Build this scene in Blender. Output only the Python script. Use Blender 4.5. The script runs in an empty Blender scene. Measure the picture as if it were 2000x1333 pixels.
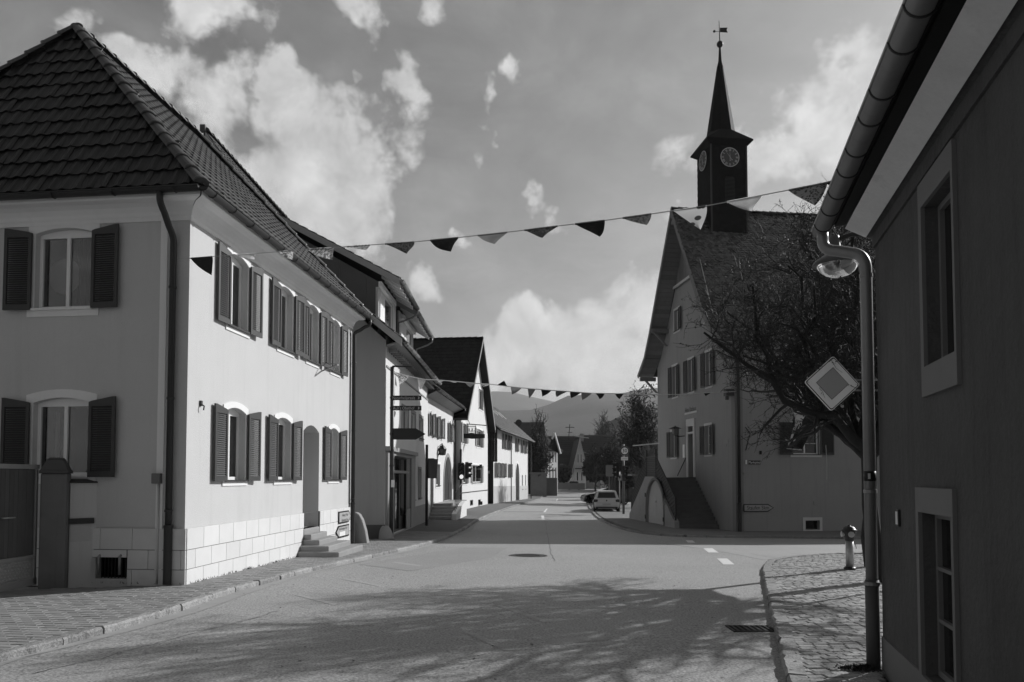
import bpy, bmesh, math, random
from mathutils import Vector, Matrix, noise
random.seed(7)
PI = math.pi
SC = bpy.context.scene
COL = SC.collection
# ------------------------------------------------------------------ camera, world, sun, exposure
CAMZ = 1.65
FPX = 1480.0            # focal length in photo pixels (photo is 2000 wide)
CY = 871.0              # principal point row
HORY = 933.0            # horizon row
TILT = math.atan((HORY - CY) / FPX)
cam = bpy.data.cameras.new('camera'); cam_o = bpy.data.objects.new('camera', cam); COL.objects.link(cam_o)
cam_o.location = (0, 0, CAMZ); cam_o.rotation_euler = (PI / 2 + TILT, 0, 0)
cam.sensor_width = 36; cam.lens = FPX / 2000 * 36
cam.shift_y = (CY - 666.5) / 2000
cam.clip_start = 0.05; cam.clip_end = 12000
SC.camera = cam_o

SUN_EL = math.radians(29)
SUN_H = Vector((0.80, 0.60, 0)).normalized()          # horizontal direction towards the sun
sun_dir = Vector((SUN_H.x * math.cos(SUN_EL), SUN_H.y * math.cos(SUN_EL), math.sin(SUN_EL)))
sl = bpy.data.lights.new('sun', 'SUN'); sl.energy = 5.0; sl.angle = math.radians(0.5); sl.color = (1, 1, 1)
so = bpy.data.objects.new('sun', sl); COL.objects.link(so)
so.rotation_euler = (-sun_dir).to_track_quat('-Z', 'Y').to_euler()
so.location = (20, 20, 40)

def W(px, py, Y):
    """world point seen at photo pixel (px, py) at depth Y"""
    d = Vector((0, math.cos(TILT), math.sin(TILT))) * FPX + Vector((1, 0, 0)) * (px - 1000) + Vector((0, -math.sin(TILT), math.cos(TILT))) * (CY - py)
    return Vector((0, 0, CAMZ)) + d * (Y / d.y)
def RAY(px, py):
    return (W(px, py, 1.0) - Vector((0, 0, CAMZ)))

world = bpy.data.worlds.new('World'); SC.world = world; world.use_nodes = True
SKYGAIN = 1.0
HAZE = 0.00016
USE_HAZE = True
def build_world():
    nt = world.node_tree; N = nt.nodes; L = nt.links
    for n in list(N): N.remove(n)
    out = N.new('ShaderNodeOutputWorld'); bg = N.new('ShaderNodeBackground')
    bg.inputs['Strength'].default_value = 0.070
    L.new(bg.outputs[0], out.inputs[0])
    sky = N.new('ShaderNodeTexSky'); sky.sky_type = 'NISHITA'; sky.sun_disc = False
    sky.sun_elevation = SUN_EL; sky.sun_rotation = math.atan2(SUN_H.x, SUN_H.y)
    sky.air_density = 1.0; sky.dust_density = 1.0; sky.ozone_density = 1.0
    # black-and-white film behind a yellow filter: mostly the red and green of the sky
    sep = N.new('ShaderNodeSeparateColor'); L.new(sky.outputs[0], sep.inputs[0])
    def M(op, a, b=None, c=None, clamp=False):
        n = N.new('ShaderNodeMath'); n.operation = op; n.use_clamp = clamp
        for i, v in enumerate((a, b, c)):
            if v is None: continue
            if isinstance(v, (int, float)): n.inputs[i].default_value = v
            else: L.new(v, n.inputs[i])
        return n.outputs[0]
    grey = M('ADD', M('MULTIPLY', sep.outputs[0], 0.8), M('MULTIPLY', sep.outputs[1], 0.2))
    tc = N.new('ShaderNodeTexCoord')
    nrm = N.new('ShaderNodeVectorMath'); nrm.operation = 'NORMALIZE'; L.new(tc.outputs['Generated'], nrm.inputs[0])
    sx = N.new('ShaderNodeSeparateXYZ'); L.new(nrm.outputs[0], sx.inputs[0])
    zz = M('ADD', M('MAXIMUM', sx.outputs[2], 0.0), 0.22)
    cb = N.new('ShaderNodeCombineXYZ')
    L.new(M('DIVIDE', sx.outputs[0], zz), cb.inputs[0]); L.new(M('DIVIDE', sx.outputs[1], zz), cb.inputs[1])
    def noise_n(vec, scale, detail, rough, dist=0.0, w=0.0):
        n = N.new('ShaderNodeTexNoise'); n.noise_dimensions = '4D'
        n.inputs['Scale'].default_value = scale; n.inputs['Detail'].default_value = detail
        n.inputs['Roughness'].default_value = rough; n.inputs['Distortion'].default_value = dist; n.inputs['W'].default_value = w
        L.new(vec, n.inputs['Vector']); return n.outputs['Fac']
    wn_ = N.new('ShaderNodeTexNoise'); wn_.inputs['Scale'].default_value = 5.0; wn_.inputs['Detail'].default_value = 5; wn_.inputs['Roughness'].default_value = .6; L.new(nrm.outputs[0], wn_.inputs['Vector'])
    wa = N.new('ShaderNodeVectorMath'); wa.operation = 'MULTIPLY_ADD'; L.new(wn_.outputs['Color'], wa.inputs[0]); wa.inputs[1].default_value = (.26, .26, .26); wa.inputs[2].default_value = (-.13, -.13, -.13)
    warp = N.new('ShaderNodeVectorMath'); warp.operation = 'ADD'; L.new(nrm.outputs[0], warp.inputs[0]); L.new(wa.outputs[0], warp.inputs[1])
    n1 = noise_n(nrm.outputs[0], 9.0, 14, 0.60, 0.25, 1.3)
    n2 = noise_n(cb.outputs[0], 1.6, 8, 0.6, 0.4, 4.2)
    n3 = noise_n(nrm.outputs[0], 12.0, 8, 0.65, 0.4, 7.7)
    blobs = [(640, 300, .125, 1.05), (560, 420, .15, 1.1), (700, 440, .10, .9), (420, 210, .085, .7), (450, 320, .09, .8), (780, 560, .055, .8), (830, 555, .05, .7),
             (760, 250, .07, .7), (560, 205, .05, .85), (440, 40, .085, .9), (740, 10, .075, .9), (870, 10, .06, .8), (950, 232, .05, .9), (985, 245, .04, .8), (770, 170, .06, .85), (900, 185, .035, .7), (650, 130, .03, .6), (300, 140, .07, .85), (345, 190, .07, .8), (1460, 90, .05, .6), (1040, 640, .07, .7), (870, 640, .05, .55),
             (1065, 395, .045, .95), (1030, 130, .04, .62), (1250, 620, .12, 1.0), (1180, 700, .13, 1.15), (1000, 715, .09, 1.05), (1100, 720, .09, 1.1), (1260, 720, .09, 1.05), (1330, 600, .12, 1.0), (1080, 700, .09, .9), (980, 690, .07, .6), (1400, 560, .1, .8),
             (1600, 290, .13, 1.0), (1500, 340, .10, .95), (1560, 370, .08, .95), (1350, 350, .06, .6), (1700, 90, .10, .85), (1750, 250, .14, .95), (1640, 330, .09, .9), (960, 490, .045, .8),
             (180, 30, .07, .75), (235, 100, .05, .75), (1480, 90, .05, .35), (1400, 120, .06, .3), (1000, 740, .06, .7)]
    acc = None
    for (px, py, r, wgt) in blobs:
        d = RAY(px, py).normalized()
        dn = N.new('ShaderNodeVectorMath'); dn.operation = 'DISTANCE'; L.new(warp.outputs[0], dn.inputs[0]); dn.inputs[1].default_value = d
        mr = N.new('ShaderNodeMapRange'); mr.interpolation_type = 'SMOOTHSTEP'
        mr.inputs['From Min'].default_value = r * 1.15; mr.inputs['From Max'].default_value = 0.0
        mr.inputs['To Min'].default_value = 0.0; mr.inputs['To Max'].default_value = wgt
        L.new(dn.outputs['Value'], mr.inputs['Value'])
        acc = mr.outputs[0] if acc is None else M('MAXIMUM', acc, mr.outputs[0])
    # away from the picture the same broken cloud goes on
    fy = N.new('ShaderNodeVectorMath'); fy.operation = 'DOT_PRODUCT'; L.new(nrm.outputs[0], fy.inputs[0]); fy.inputs[1].default_value = (0, 1, 0)
    away = N.new('ShaderNodeMapRange'); away.inputs['From Min'].default_value = .62; away.inputs['From Max'].default_value = .35
    away.inputs['To Min'].default_value = 0; away.inputs['To Max'].default_value = .75
    L.new(fy.outputs['Value'], away.inputs['Value'])
    fld = M('MULTIPLY', M('SUBTRACT', n2, 0.46, clamp=True), away.outputs[0])
    acc = M('MAXIMUM', acc, M('MULTIPLY', fld, 2.4))
    cl = N.new('ShaderNodeMapRange'); cl.interpolation_type = 'SMOOTHERSTEP'
    cl.inputs['From Min'].default_value = 0.76; cl.inputs['From Max'].default_value = 1.04
    L.new(M('ADD', M('MULTIPLY', acc, 0.55), M('MULTIPLY', n1, 1.15)), cl.inputs['Value'])
    # never cloud where there is no mask
    gate = N.new('ShaderNodeMapRange'); gate.inputs['From Min'].default_value = 0.0; gate.inputs['From Max'].default_value = 0.22
    L.new(acc, gate.inputs['Value'])
    fac = M('MULTIPLY', cl.outputs[0], gate.outputs[0], clamp=True)
    n4 = noise_n(cb.outputs[0], 3.2, 10, 0.62, 0.6, 9.1)      # thin high veil
    veil = N.new('ShaderNodeMapRange'); veil.inputs['From Min'].default_value = .40; veil.inputs['From Max'].default_value = .72; veil.inputs['To Max'].default_value = .26
    L.new(n4, veil.inputs['Value']); fac = M('MAXIMUM', fac, veil.outputs[0])
    shade = N.new('ShaderNodeMapRange'); shade.inputs['From Min'].default_value = .34; shade.inputs['From Max'].default_value = .66
    shade.inputs['To Min'].default_value = 6.4; shade.inputs['To Max'].default_value = 11.2
    L.new(n3, shade.inputs['Value'])
    mix = N.new('ShaderNodeMix'); mix.data_type = 'FLOAT'
    L.new(fac, mix.inputs[0]); L.new(M('MULTIPLY', grey, SKYGAIN), mix.inputs[2]); L.new(shade.outputs[0], mix.inputs[3])
    cc = N.new('ShaderNodeCombineColor')
    for i in range(3): L.new(mix.outputs[0], cc.inputs[i])
    L.new(cc.outputs[0], bg.inputs['Color'])
build_world()
SC.view_settings.view_transform = 'Standard'; SC.view_settings.look = 'None'
SC.view_settings.exposure = 0.0; SC.view_settings.gamma = 1.0; SC.view_settings.use_curve_mapping = False

# ------------------------------------------------------------------ ground height
def interp(tab, t):
    if t <= tab[0][0]: return tab[0][1]
    for (a, va), (b, vb) in zip(tab, tab[1:]):
        if t <= b: return va + (vb - va) * (t - a) / (b - a)
    return tab[-1][1]
def smooth_tab(tab, t, h=2.0):
    return (interp(tab, t - h) + interp(tab, t - h / 2) + interp(tab, t) + interp(tab, t + h / 2) + interp(tab, t + h)) / 5
DL = [(-40, 1.62), (0, 1.64), (12, 1.70), (22, 1.86), (33, 1.90), (43, 1.80), (54, 1.75), (73, 1.88), (118, 1.98), (200, 2.1), (5000, 2.6)]
DR = [(-40, 1.55), (0, 1.58), (8, 1.62), (14, 1.74), (22, 2.0), (33, 2.36), (50, 2.34), (75, 2.2), (118, 2.0), (200, 2.1), (5000, 2.6)]
def G(X, Y):
    """height of the pavement; the carriageway lies KH lower"""
    t = min(max((X + 4) / 13.0, 0), 1)
    return CAMZ - (smooth_tab(DL, Y) * (1 - t) + smooth_tab(DR, Y) * t)
KH = 0.085
def on_ground(px, py, off=0.0):
    r = RAY(px, py); lo, hi = 2.0, 400.0
    for _ in range(60):
        m = (lo + hi) / 2; p = Vector((0, 0, CAMZ)) + r * m
        if p.z > G(p.x, p.y) + off: lo = m
        else: hi = m
    return Vector((0, 0, CAMZ)) + r * lo

# ------------------------------------------------------------------ materials (all greys: the photograph is black and white)
MATS = {}
def mat(name, v, rough=0.8, var=0.12, scale=3.0, bump=0.0, bscale=40.0, spec=0.3, metal=0.0, fine=0.0, fscale=120.0, rand=0.0, island=0.0, stain=0.0, streak=0.0, trans=0.0, brough=.6):
    if name in MATS: return MATS[name]
    m = bpy.data.materials.new(name); m.use_nodes = True; nt = m.node_tree; N = nt.nodes; L = nt.links
    b = N['Principled BSDF']
    b.inputs['Roughness'].default_value = rough; b.inputs['Metallic'].default_value = metal
    b.inputs['Specular IOR Level'].default_value = spec
    if trans: b.inputs['Transmission Weight'].default_value = trans
    geo = N.new('ShaderNodeNewGeometry')
    def M(op, a, c=None):
        n = N.new('ShaderNodeMath'); n.operation = op
        for i, q in enumerate((a, c)):
            if q is None: continue
            if isinstance(q, (int, float)): n.inputs[i].default_value = q
            else: L.new(q, n.inputs[i])
        return n.outputs[0]
    def nz(scale, detail=4, rough=.55, vec=None):
        n = N.new('ShaderNodeTexNoise'); n.inputs['Scale'].default_value = scale; n.inputs['Detail'].default_value = detail; n.inputs['Roughness'].default_value = rough
        L.new(vec if vec is not None else geo.outputs['Position'], n.inputs['Vector']); return n.outputs['Fac']
    val = None
    def addt(x):
        nonlocal val
        val = x if val is None else M('ADD', val, x)
    if var: addt(M('MULTIPLY', M('SUBTRACT', nz(scale, 5), 0.5), var * 2.2))
    if fine: addt(M('MULTIPLY', M('SUBTRACT', nz(fscale, 3, .7), 0.5), fine * 2.2))
    if rand:
        oi = N.new('ShaderNodeObjectInfo'); addt(M('MULTIPLY', M('SUBTRACT', oi.outputs['Random'], 0.5), rand * 2))
    if island: addt(M('MULTIPLY', M('SUBTRACT', geo.outputs['Random Per Island'], 0.5), island * 2))
    if stain:
        st = N.new('ShaderNodeMapRange'); st.inputs['From Min'].default_value = .58; st.inputs['From Max'].default_value = .72
        st.inputs['To Max'].default_value = -stain; L.new(nz(scale * .45, 6, .65), st.inputs['Value']); addt(st.outputs[0])
    if streak:
        mp = N.new('ShaderNodeMapping'); mp.inputs['Scale'].default_value = (7, 7, .35); L.new(geo.outputs['Position'], mp.inputs[0])
        sk = N.new('ShaderNodeMapRange'); sk.inputs['From Min'].default_value = .52; sk.inputs['From Max'].default_value = .75
        sk.inputs['To Max'].default_value = -streak; L.new(nz(1.0, 5, .6, mp.outputs[0]), sk.inputs['Value']); addt(sk.outputs[0])
    if val is not None:
        f = M('MULTIPLY', M('ADD', val, 1.0), v); f = M('MAXIMUM', f, 0.002)
        cc = N.new('ShaderNodeCombineColor')
        for i in range(3): L.new(f, cc.inputs[i])
        L.new(cc.outputs[0], b.inputs['Base Color'])
    else: b.inputs['Base Color'].default_value = (v, v, v, 1)
    if bump:
        bp = N.new('ShaderNodeBump'); bp.inputs['Strength'].default_value = bump; bp.inputs['Distance'].default_value = 0.35 / bscale
        L.new(nz(bscale, 5, brough), bp.inputs['Height']); L.new(bp.outputs[0], b.inputs['Normal'])
    MATS[name] = m; return m

m_plaster1 = mat('plaster_pale', .59, .9, .06, 1.1, .8, 55, .2, fine=.10, fscale=60, stain=.06, streak=.06)
m_plaster2 = mat('plaster_white', .70, .9, .05, 1.0, .3, 50, .2, fine=.03, stain=.04, streak=.06)
m_plaster3 = mat('plaster_grey', .42, .9, .06, 1.0, .3, 50, .2, fine=.03, streak=.05)
m_town = mat('town_hall_render', .33, .92, .10, .5, .35, 30, .15, fine=.04, stain=.10, streak=.12)
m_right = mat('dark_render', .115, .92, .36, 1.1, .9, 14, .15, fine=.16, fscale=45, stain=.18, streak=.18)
m_trim = mat('white_trim', .84, .6, .05, 2.0, .12, 40, .3, stain=.05, streak=.05)
m_trimgrey = mat('stone_trim', .33, .85, .10, 2.0, .2, 60, .2, stain=.1)
m_rtrim = mat('dark_house_trim', .21, .8, .1, 1.5, .15, 30, .2, stain=.1)
m_soffit = mat('painted_soffit', .82, .6, .16, 2.6, .03, 12, .4, fine=.08, fscale=30, stain=.5)
m_plinth = mat('plinth_stone', .70, .85, .07, 2.6, .5, 60, .2, fine=.06, rand=.05, stain=.10)
m_joint = mat('dark_joint', .10, .9, .1, 3)
m_shutter = mat('painted_shutter', .055, .5, .08, 4, .05, 60, .35)
m_shutlight = mat('light_shutter', .26, .55, .08, 4, .05, 60, .3)
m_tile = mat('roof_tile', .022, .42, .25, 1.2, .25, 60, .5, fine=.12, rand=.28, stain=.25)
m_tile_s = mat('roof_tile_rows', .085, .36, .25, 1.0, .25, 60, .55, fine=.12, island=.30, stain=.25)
m_tile_t = mat('flat_roof_tile', .075, .22, .3, .7, .25, 50, .6, fine=.2, island=.45, stain=.3)
m_tile_d = mat('dark_roof_tile', .022, .7, .3, .5, .3, 30, .2, island=.3)
m_ridge = mat('ridge_tile', .07, .42, .25, 2.0, .3, 50, .5, fine=.2, rand=.25, stain=.3)
m_zinc = mat('weathered_zinc', .28, .40, .15, 2.5, .04, 20, .5, metal=.35, streak=.15)
m_zinc_dark = mat('dark_pipe_metal', .035, .45, .15, 3, .05, 30, .4)
m_zinc_mid = mat('grey_sheet_metal', .13, .38, .22, 1.0, .03, 8, .5, metal=.6, stain=.2)
m_iron = mat('dark_iron', .018, .5, .2, 8, .1, 60, .4)
m_darkwood = mat('dark_wood', .022, .75, .25, 3, .2, 40, .2, rand=.2)
m_greywood = mat('grey_painted_wood', .19, .7, .15, 4, .15, 50, .25, rand=.15)
m_frame = mat('window_frame_white', .86, .4, .03, 3, 0, 1, .4)
m_curtain = mat('curtain_cloth', .5, .95, .1, 6, 0, 1, .1)
m_room = mat('dark_room', .02, .95, 0)
m_asphalt = mat('asphalt', .325, .62, .16, .30, .6, 50, .45, fine=1.5, fscale=38, stain=.14, brough=.75)
m_paver = mat('concrete_paver', .25, .8, .12, 2.0, .2, 90, .22, fine=.15, rand=.14)
m_paver_s = mat('concrete_paver_rows', .25, .8, .12, 2.0, .2, 90, .22, fine=.15, island=.14)
m_cobble = mat('cobble_stone', .33, .68, .2, 3.0, 1.2, 50, .35, fine=.7, fscale=50, rand=.3)
m_cobble_s = mat('cobble_stone_rows', .33, .68, .2, 3.0, 1.2, 50, .35, fine=.7, fscale=50, island=.3)
m_kerb = mat('granite_kerb', .29, .8, .25, 6.0, 1.2, 40, .25, fine=.9, fscale=45, rand=.2)
m_bedding = mat('joint_sand', .05, .95, .3, 6)
m_strip = mat('gutter_concrete', .34, .85, .15, 3, .3, 80, .2, fine=.2, stain=.2)
m_paint = mat('road_paint', .72, .6, .12, 8, .1, 80, .2, fine=.25, fscale=50)
m_oldpaint = mat('worn_road_paint', .24, .8, .2, 5, .3, 80, .2, fine=.35, fscale=60)
m_step = mat('sandstone_step', .30, .85, .15, 3, .3, 50, .2, fine=.12, stain=.15)
m_bark = mat('bark', .035, .85, .3, 8, .4, 60, .2)
m_twig = mat('twig', .028, .7, .3, 8, 0, 1, .45)
m_bud = mat('bud', .05, .6, .5, 20, 0, 1, .3, island=.6)
m_leafd = mat('dark_foliage', .05, .7, .4, 3, 0, 1, .3, island=.4)
m_leafm = mat('dry_foliage', .12, .7, .4, 3, 0, 1, .3, island=.4)
m_grass = mat('field', .09, .95, .3, .05)
m_hill = mat('forest_hill', .045, .95, .35, .012, fine=.25, fscale=.08)
m_black = mat('black_plastic', .012, .45, 0, 1, 0, 1, .4)
m_rubber = mat('tyre_rubber', .015, .8, 0)
m_carwhite = mat('car_paint_silver', .50, .25, 0, 1, 0, 1, .5)
m_cardark = mat('car_paint_black', .012, .18, 0, 1, 0, 1, .6)
m_lampred = mat('tail_lamp', .02, .12, 0, 1, 0, 1, .6)
m_plate = mat('number_plate', .34, .5, 0)
m_signlight = mat('sign_face_yellow', .42, .5, .04, 8)
m_signdark = mat('sign_face_dark', .022, .45, .05, 8)
m_signmid = mat('sign_face_mid', .17, .45, .04, 8)
m_signwhite = mat('sign_face_white', .85, .42, .03, 8)
m_signbright = mat('sign_face_pale', .8, .42, .03, 8)
m_black2 = mat('sign_lettering', .01, .5, 0)
m_cord = mat('bunting_cord', .5, .8, 0)
m_alu = mat('aluminium', .45, .38, .05, 6, .03, 40, .5, metal=.5)
m_gateplank = mat('gate_plank', .09, .5, .1, 5, .05, 50, .35, rand=.1)
m_clock = mat('clock_dial', .10, .6, .1, 3)
m_clockgilt = mat('clock_gilt', .6, .5, .1, 6)
m_tower = mat('tower_slate', .010, .8, .3, 3, .3, 30, .15, island=.3)
m_dirt = mat('dark_planting_soil', .03, .95, .3, 8, .5, 30)

def glass_mat(name, base=.012, rough=.04, spec=.7):
    m = mat(name, base, rough, 0, 1, 0, 1, spec); return m
m_glass = glass_mat('dark_window_glass')
m_glass2 = glass_mat('grey_window_glass', .05, .08, .6)
def clear_glass(name, refl=.06, tint=.7):
    m = bpy.data.materials.new(name); m.use_nodes = True; nt = m.node_tree; N = nt.nodes; L = nt.links
    for n in list(N): N.remove(n)
    o = N.new('ShaderNodeOutputMaterial'); mx = N.new('ShaderNodeMixShader'); t = N.new('ShaderNodeBsdfTransparent'); g = N.new('ShaderNodeBsdfGlossy')
    t.inputs[0].default_value = (tint, tint, tint, 1); g.inputs['Roughness'].default_value = .03; g.inputs[0].default_value = (1, 1, 1, 1)
    fr = N.new('ShaderNodeFresnel'); fr.inputs[0].default_value = 1.5
    ad = N.new('ShaderNodeMath'); ad.operation = 'ADD'; ad.inputs[1].default_value = refl * .5
    L.new(fr.outputs[0], ad.inputs[0]); L.new(ad.outputs[0], mx.inputs[0]); L.new(t.outputs[0], mx.inputs[1]); L.new(g.outputs[0], mx.inputs[2]); L.new(mx.outputs[0], o.inputs[0])
    return m
m_clear = clear_glass('clear_pane')
def emit_mat(name, v, s):
    m = bpy.data.materials.new(name); m.use_nodes = True
    b = m.node_tree.nodes['Principled BSDF']; b.inputs['Base Color'].default_value = (v, v, v, 1)
    b.inputs['Emission Color'].default_value = (1, 1, 1, 1); b.inputs['Emission Strength'].default_value = s
    return m
m_lit = emit_mat('lit_signal_lens', .4, .8)
def pattern_mat(name, a, bv, scale, kind='spots', thr=.35, rough=.85, transl=.3):
    """two-tone printed cloth in object coordinates"""
    m = bpy.data.materials.new(name); m.use_nodes = True; nt = m.node_tree; N = nt.nodes; L = nt.links
    b = N['Principled BSDF']; b.inputs['Roughness'].default_value = rough; b.inputs['Specular IOR Level'].default_value = .1
    tc = N.new('ShaderNodeTexCoord')
    if kind == 'spots':
        t = N.new('ShaderNodeTexVoronoi'); t.inputs['Scale'].default_value = scale; L.new(tc.outputs['Object'], t.inputs['Vector']); o = t.outputs['Distance']
    else:
        t = N.new('ShaderNodeTexNoise'); t.inputs['Scale'].default_value = scale; t.inputs['Detail'].default_value = 3; L.new(tc.outputs['Object'], t.inputs['Vector']); o = t.outputs['Fac']
    mr = N.new('ShaderNodeMapRange'); mr.inputs['From Min'].default_value = thr - .03; mr.inputs['From Max'].default_value = thr + .03
    mr.inputs['To Min'].default_value = a; mr.inputs['To Max'].default_value = bv; L.new(o, mr.inputs['Value'])
    cc = N.new('ShaderNodeCombineColor')
    for i in range(3): L.new(mr.outputs[0], cc.inputs[i])
    L.new(cc.outputs[0], b.inputs['Base Color'])
    tr = N.new('ShaderNodeBsdfTranslucent'); L.new(cc.outputs[0], tr.inputs[0]); mx = N.new('ShaderNodeMixShader'); mx.inputs[0].default_value = transl
    out = N['Material Output']; L.new(b.outputs[0], mx.inputs[1]); L.new(tr.outputs[0], mx.inputs[2]); L.new(mx.outputs[0], out.inputs[0])
    return m
cl_dark = pattern_mat('flag_dark', .03, .02, 20, transl=.15)
cl_mid = pattern_mat('flag_grey', .22, .24, 6, 'noise', .5, transl=.45)
cl_light = pattern_mat('flag_pale', .6, .68, 8, 'noise', .5, transl=.5)
cl_spot = pattern_mat('flag_spotted', .06, .62, 9, 'spots', .32, transl=.5)
cl_lace = pattern_mat('flag_printed_dark', .03, .16, 38, 'spots', .42, transl=.35)
cl_print = pattern_mat('flag_printed_pale', .18, .6, 22, 'noise', .5, transl=.45)

# ------------------------------------------------------------------ mesh helpers
class MB:
    def __init__(s): s.v = []; s.f = []
    def add(s, vs, fs):
        o = len(s.v); s.v += [tuple(q) for q in vs]; s.f += [tuple(i + o for i in f) for f in fs]
    def quad(s, a, b, c, d): s.add((a, b, c, d), ((0, 1, 2, 3),))
    def poly(s, pts): s.add(pts, (tuple(range(len(pts))),))
    def box(s, c, size, ax=None):
        c = Vector(c); X, Y, Z = ax if ax else (Vector((1, 0, 0)), Vector((0, 1, 0)), Vector((0, 0, 1)))
        hx, hy, hz = [q / 2 for q in size]
        vs = [c + X * (i * hx) + Y * (j * hy) + Z * (k * hz) for k in (-1, 1) for j in (-1, 1) for i in (-1, 1)]
        s.add(vs, ((0, 2, 3, 1), (4, 5, 7, 6), (0, 1, 5, 4), (2, 6, 7, 3), (0, 4, 6, 2), (1, 3, 7, 5)))
    def prism(s, pts, ext):
        """closed polygon pts extruded by vector ext"""
        n = len(pts); ext = Vector(ext); a = [Vector(p) for p in pts]; b = [p + ext for p in a]
        s.add(a + b, [tuple(range(n))[::-1], tuple(range(n, 2 * n))] + [(i, (i + 1) % n, n + (i + 1) % n, n + i) for i in range(n)])
    def tube(s, pts, r, n=8, cap=True):
        pts = [Vector(p) for p in pts]; rs = r if isinstance(r, (list, tuple)) else [r] * len(pts)
        rings = []; prev = None
        for i, p in enumerate(pts):
            t = (pts[min(i + 1, len(pts) - 1)] - pts[max(i - 1, 0)])
            if t.length < 1e-9: t = Vector((0, 0, 1))
            t.normalize()
            if prev is None:
                a = t.cross(Vector((0, 0, 1)));
                if a.length < .05: a = t.cross(Vector((1, 0, 0)))
            else: a = prev - t * prev.dot(t)
            a.normalize(); prev = a; b = t.cross(a)
            rings.append([p + (a * math.cos(2 * PI * k / n) + b * math.sin(2 * PI * k / n)) * rs[i] for k in range(n)])
        vs = [q for rg in rings for q in rg]
        fs = [(i * n + k, i * n + (k + 1) % n, (i + 1) * n + (k + 1) % n, (i + 1) * n + k) for i in range(len(pts) - 1) for k in range(n)]
        if cap: fs += [tuple(range(n))[::-1], tuple((len(pts) - 1) * n + k for k in range(n))]
        s.add(vs, fs)
    def lathe(s, base, prof, n=20, ax=None):
        """profile [(radius, height)] round an axis through base"""
        X, Y, Z = ax if ax else (Vector((1, 0, 0)), Vector((0, 1, 0)), Vector((0, 0, 1)))
        base = Vector(base)
        vs = [base + (X * math.cos(2 * PI * k / n) + Y * math.sin(2 * PI * k / n)) * r + Z * h for r, h in prof for k in range(n)]
        fs = [(i * n + k, i * n + (k + 1) % n, (i + 1) * n + (k + 1) % n, (i + 1) * n + k) for i in range(len(prof) - 1) for k in range(n)]
        fs += [tuple(range(n))[::-1], tuple((len(prof) - 1) * n + k for k in range(n))]
        s.add(vs, fs)
ROOTLOC = {}
def obj(name, mb, m, parent=None, smooth=False, bevel=0.0, label=None, kind=None):
    """link the shape as ONE mesh object; vertices are given in world space"""
    root = parent
    while root is not None and root.parent is not None: root = root.parent
    me = bpy.data.meshes.new(name)
    off = Vector(ROOTLOC.get(root.name, (0, 0, 0))) if root is not None else Vector((0, 0, 0))
    me.from_pydata([(x - off.x, y - off.y, z - off.z) for x, y, z in mb.v], [], mb.f)
    me.materials.append(m)
    if smooth: me.polygons.foreach_set('use_smooth', [True] * len(me.polygons))
    me.update()
    o = bpy.data.objects.new(name, me); COL.objects.link(o)
    if parent is not None: o.parent = parent
    if bevel:
        b = o.modifiers.new('soft_edges', 'BEVEL'); b.width = bevel; b.segments = 2; b.limit_method = 'ANGLE'; b.angle_limit = math.radians(40)
    if label: o['label'] = label
    if kind: o['kind'] = kind
    return o
def thing(name, label, cat, loc, group=None):
    o = bpy.data.objects.new(name, None); COL.objects.link(o); o.location = loc; o.empty_display_size = .2
    ROOTLOC[o.name] = tuple(loc)
    o['label'] = label; o['category'] = cat
    if group: o['group'] = group
    return o
def solo(name, mb, m, label, cat, group=None, smooth=False, bevel=0.0, loc=(0, 0, 0)):
    """a thing that is one mesh"""
    me = bpy.data.meshes.new(name); L = Vector(loc)
    me.from_pydata([(x - L.x, y - L.y, z - L.z) for x, y, z in mb.v], [], mb.f); me.materials.append(m)
    if smooth: me.polygons.foreach_set('use_smooth', [True] * len(me.polygons))
    o = bpy.data.objects.new(name, me); COL.objects.link(o); o.location = loc; ROOTLOC[o.name] = tuple(loc)
    if bevel:
        b = o.modifiers.new('soft_edges', 'BEVEL'); b.width = bevel; b.segments = 2; b.limit_method = 'ANGLE'
    o['label'] = label; o['category'] = cat
    if group: o['group'] = group
    return o
def struct(name, mb, m, smooth=False, kind='structure'):
    me = bpy.data.meshes.new(name); me.from_pydata(mb.v, [], mb.f); me.materials.append(m)
    if smooth: me.polygons.foreach_set('use_smooth', [True] * len(me.polygons))
    o = bpy.data.objects.new(name, me); COL.objects.link(o); o['kind'] = kind; ROOTLOC[o.name] = (0, 0, 0)
    return o
def inst(name, me, parent, M4):
    """instance of shared mesh data as a part, placed by a world matrix"""
    o = bpy.data.objects.new(name, me); COL.objects.link(o); o.parent = parent
    root = parent
    while root.parent is not None: root = root.parent
    o.matrix_local = Matrix.Translation(-Vector(ROOTLOC[root.name])) @ M4
    return o
def mesh_of(name, mb, m, smooth=False):
    me = bpy.data.meshes.new(name); me.from_pydata(mb.v, [], mb.f); me.materials.append(m)
    if smooth: me.polygons.foreach_set('use_smooth', [True] * len(me.polygons))
    return me
def frame4(o, X, Y, Z):
    return Matrix(((X.x, Y.x, Z.x, o.x), (X.y, Y.y, Z.y, o.y), (X.z, Y.z, Z.z, o.z), (0, 0, 0, 1)))
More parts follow.
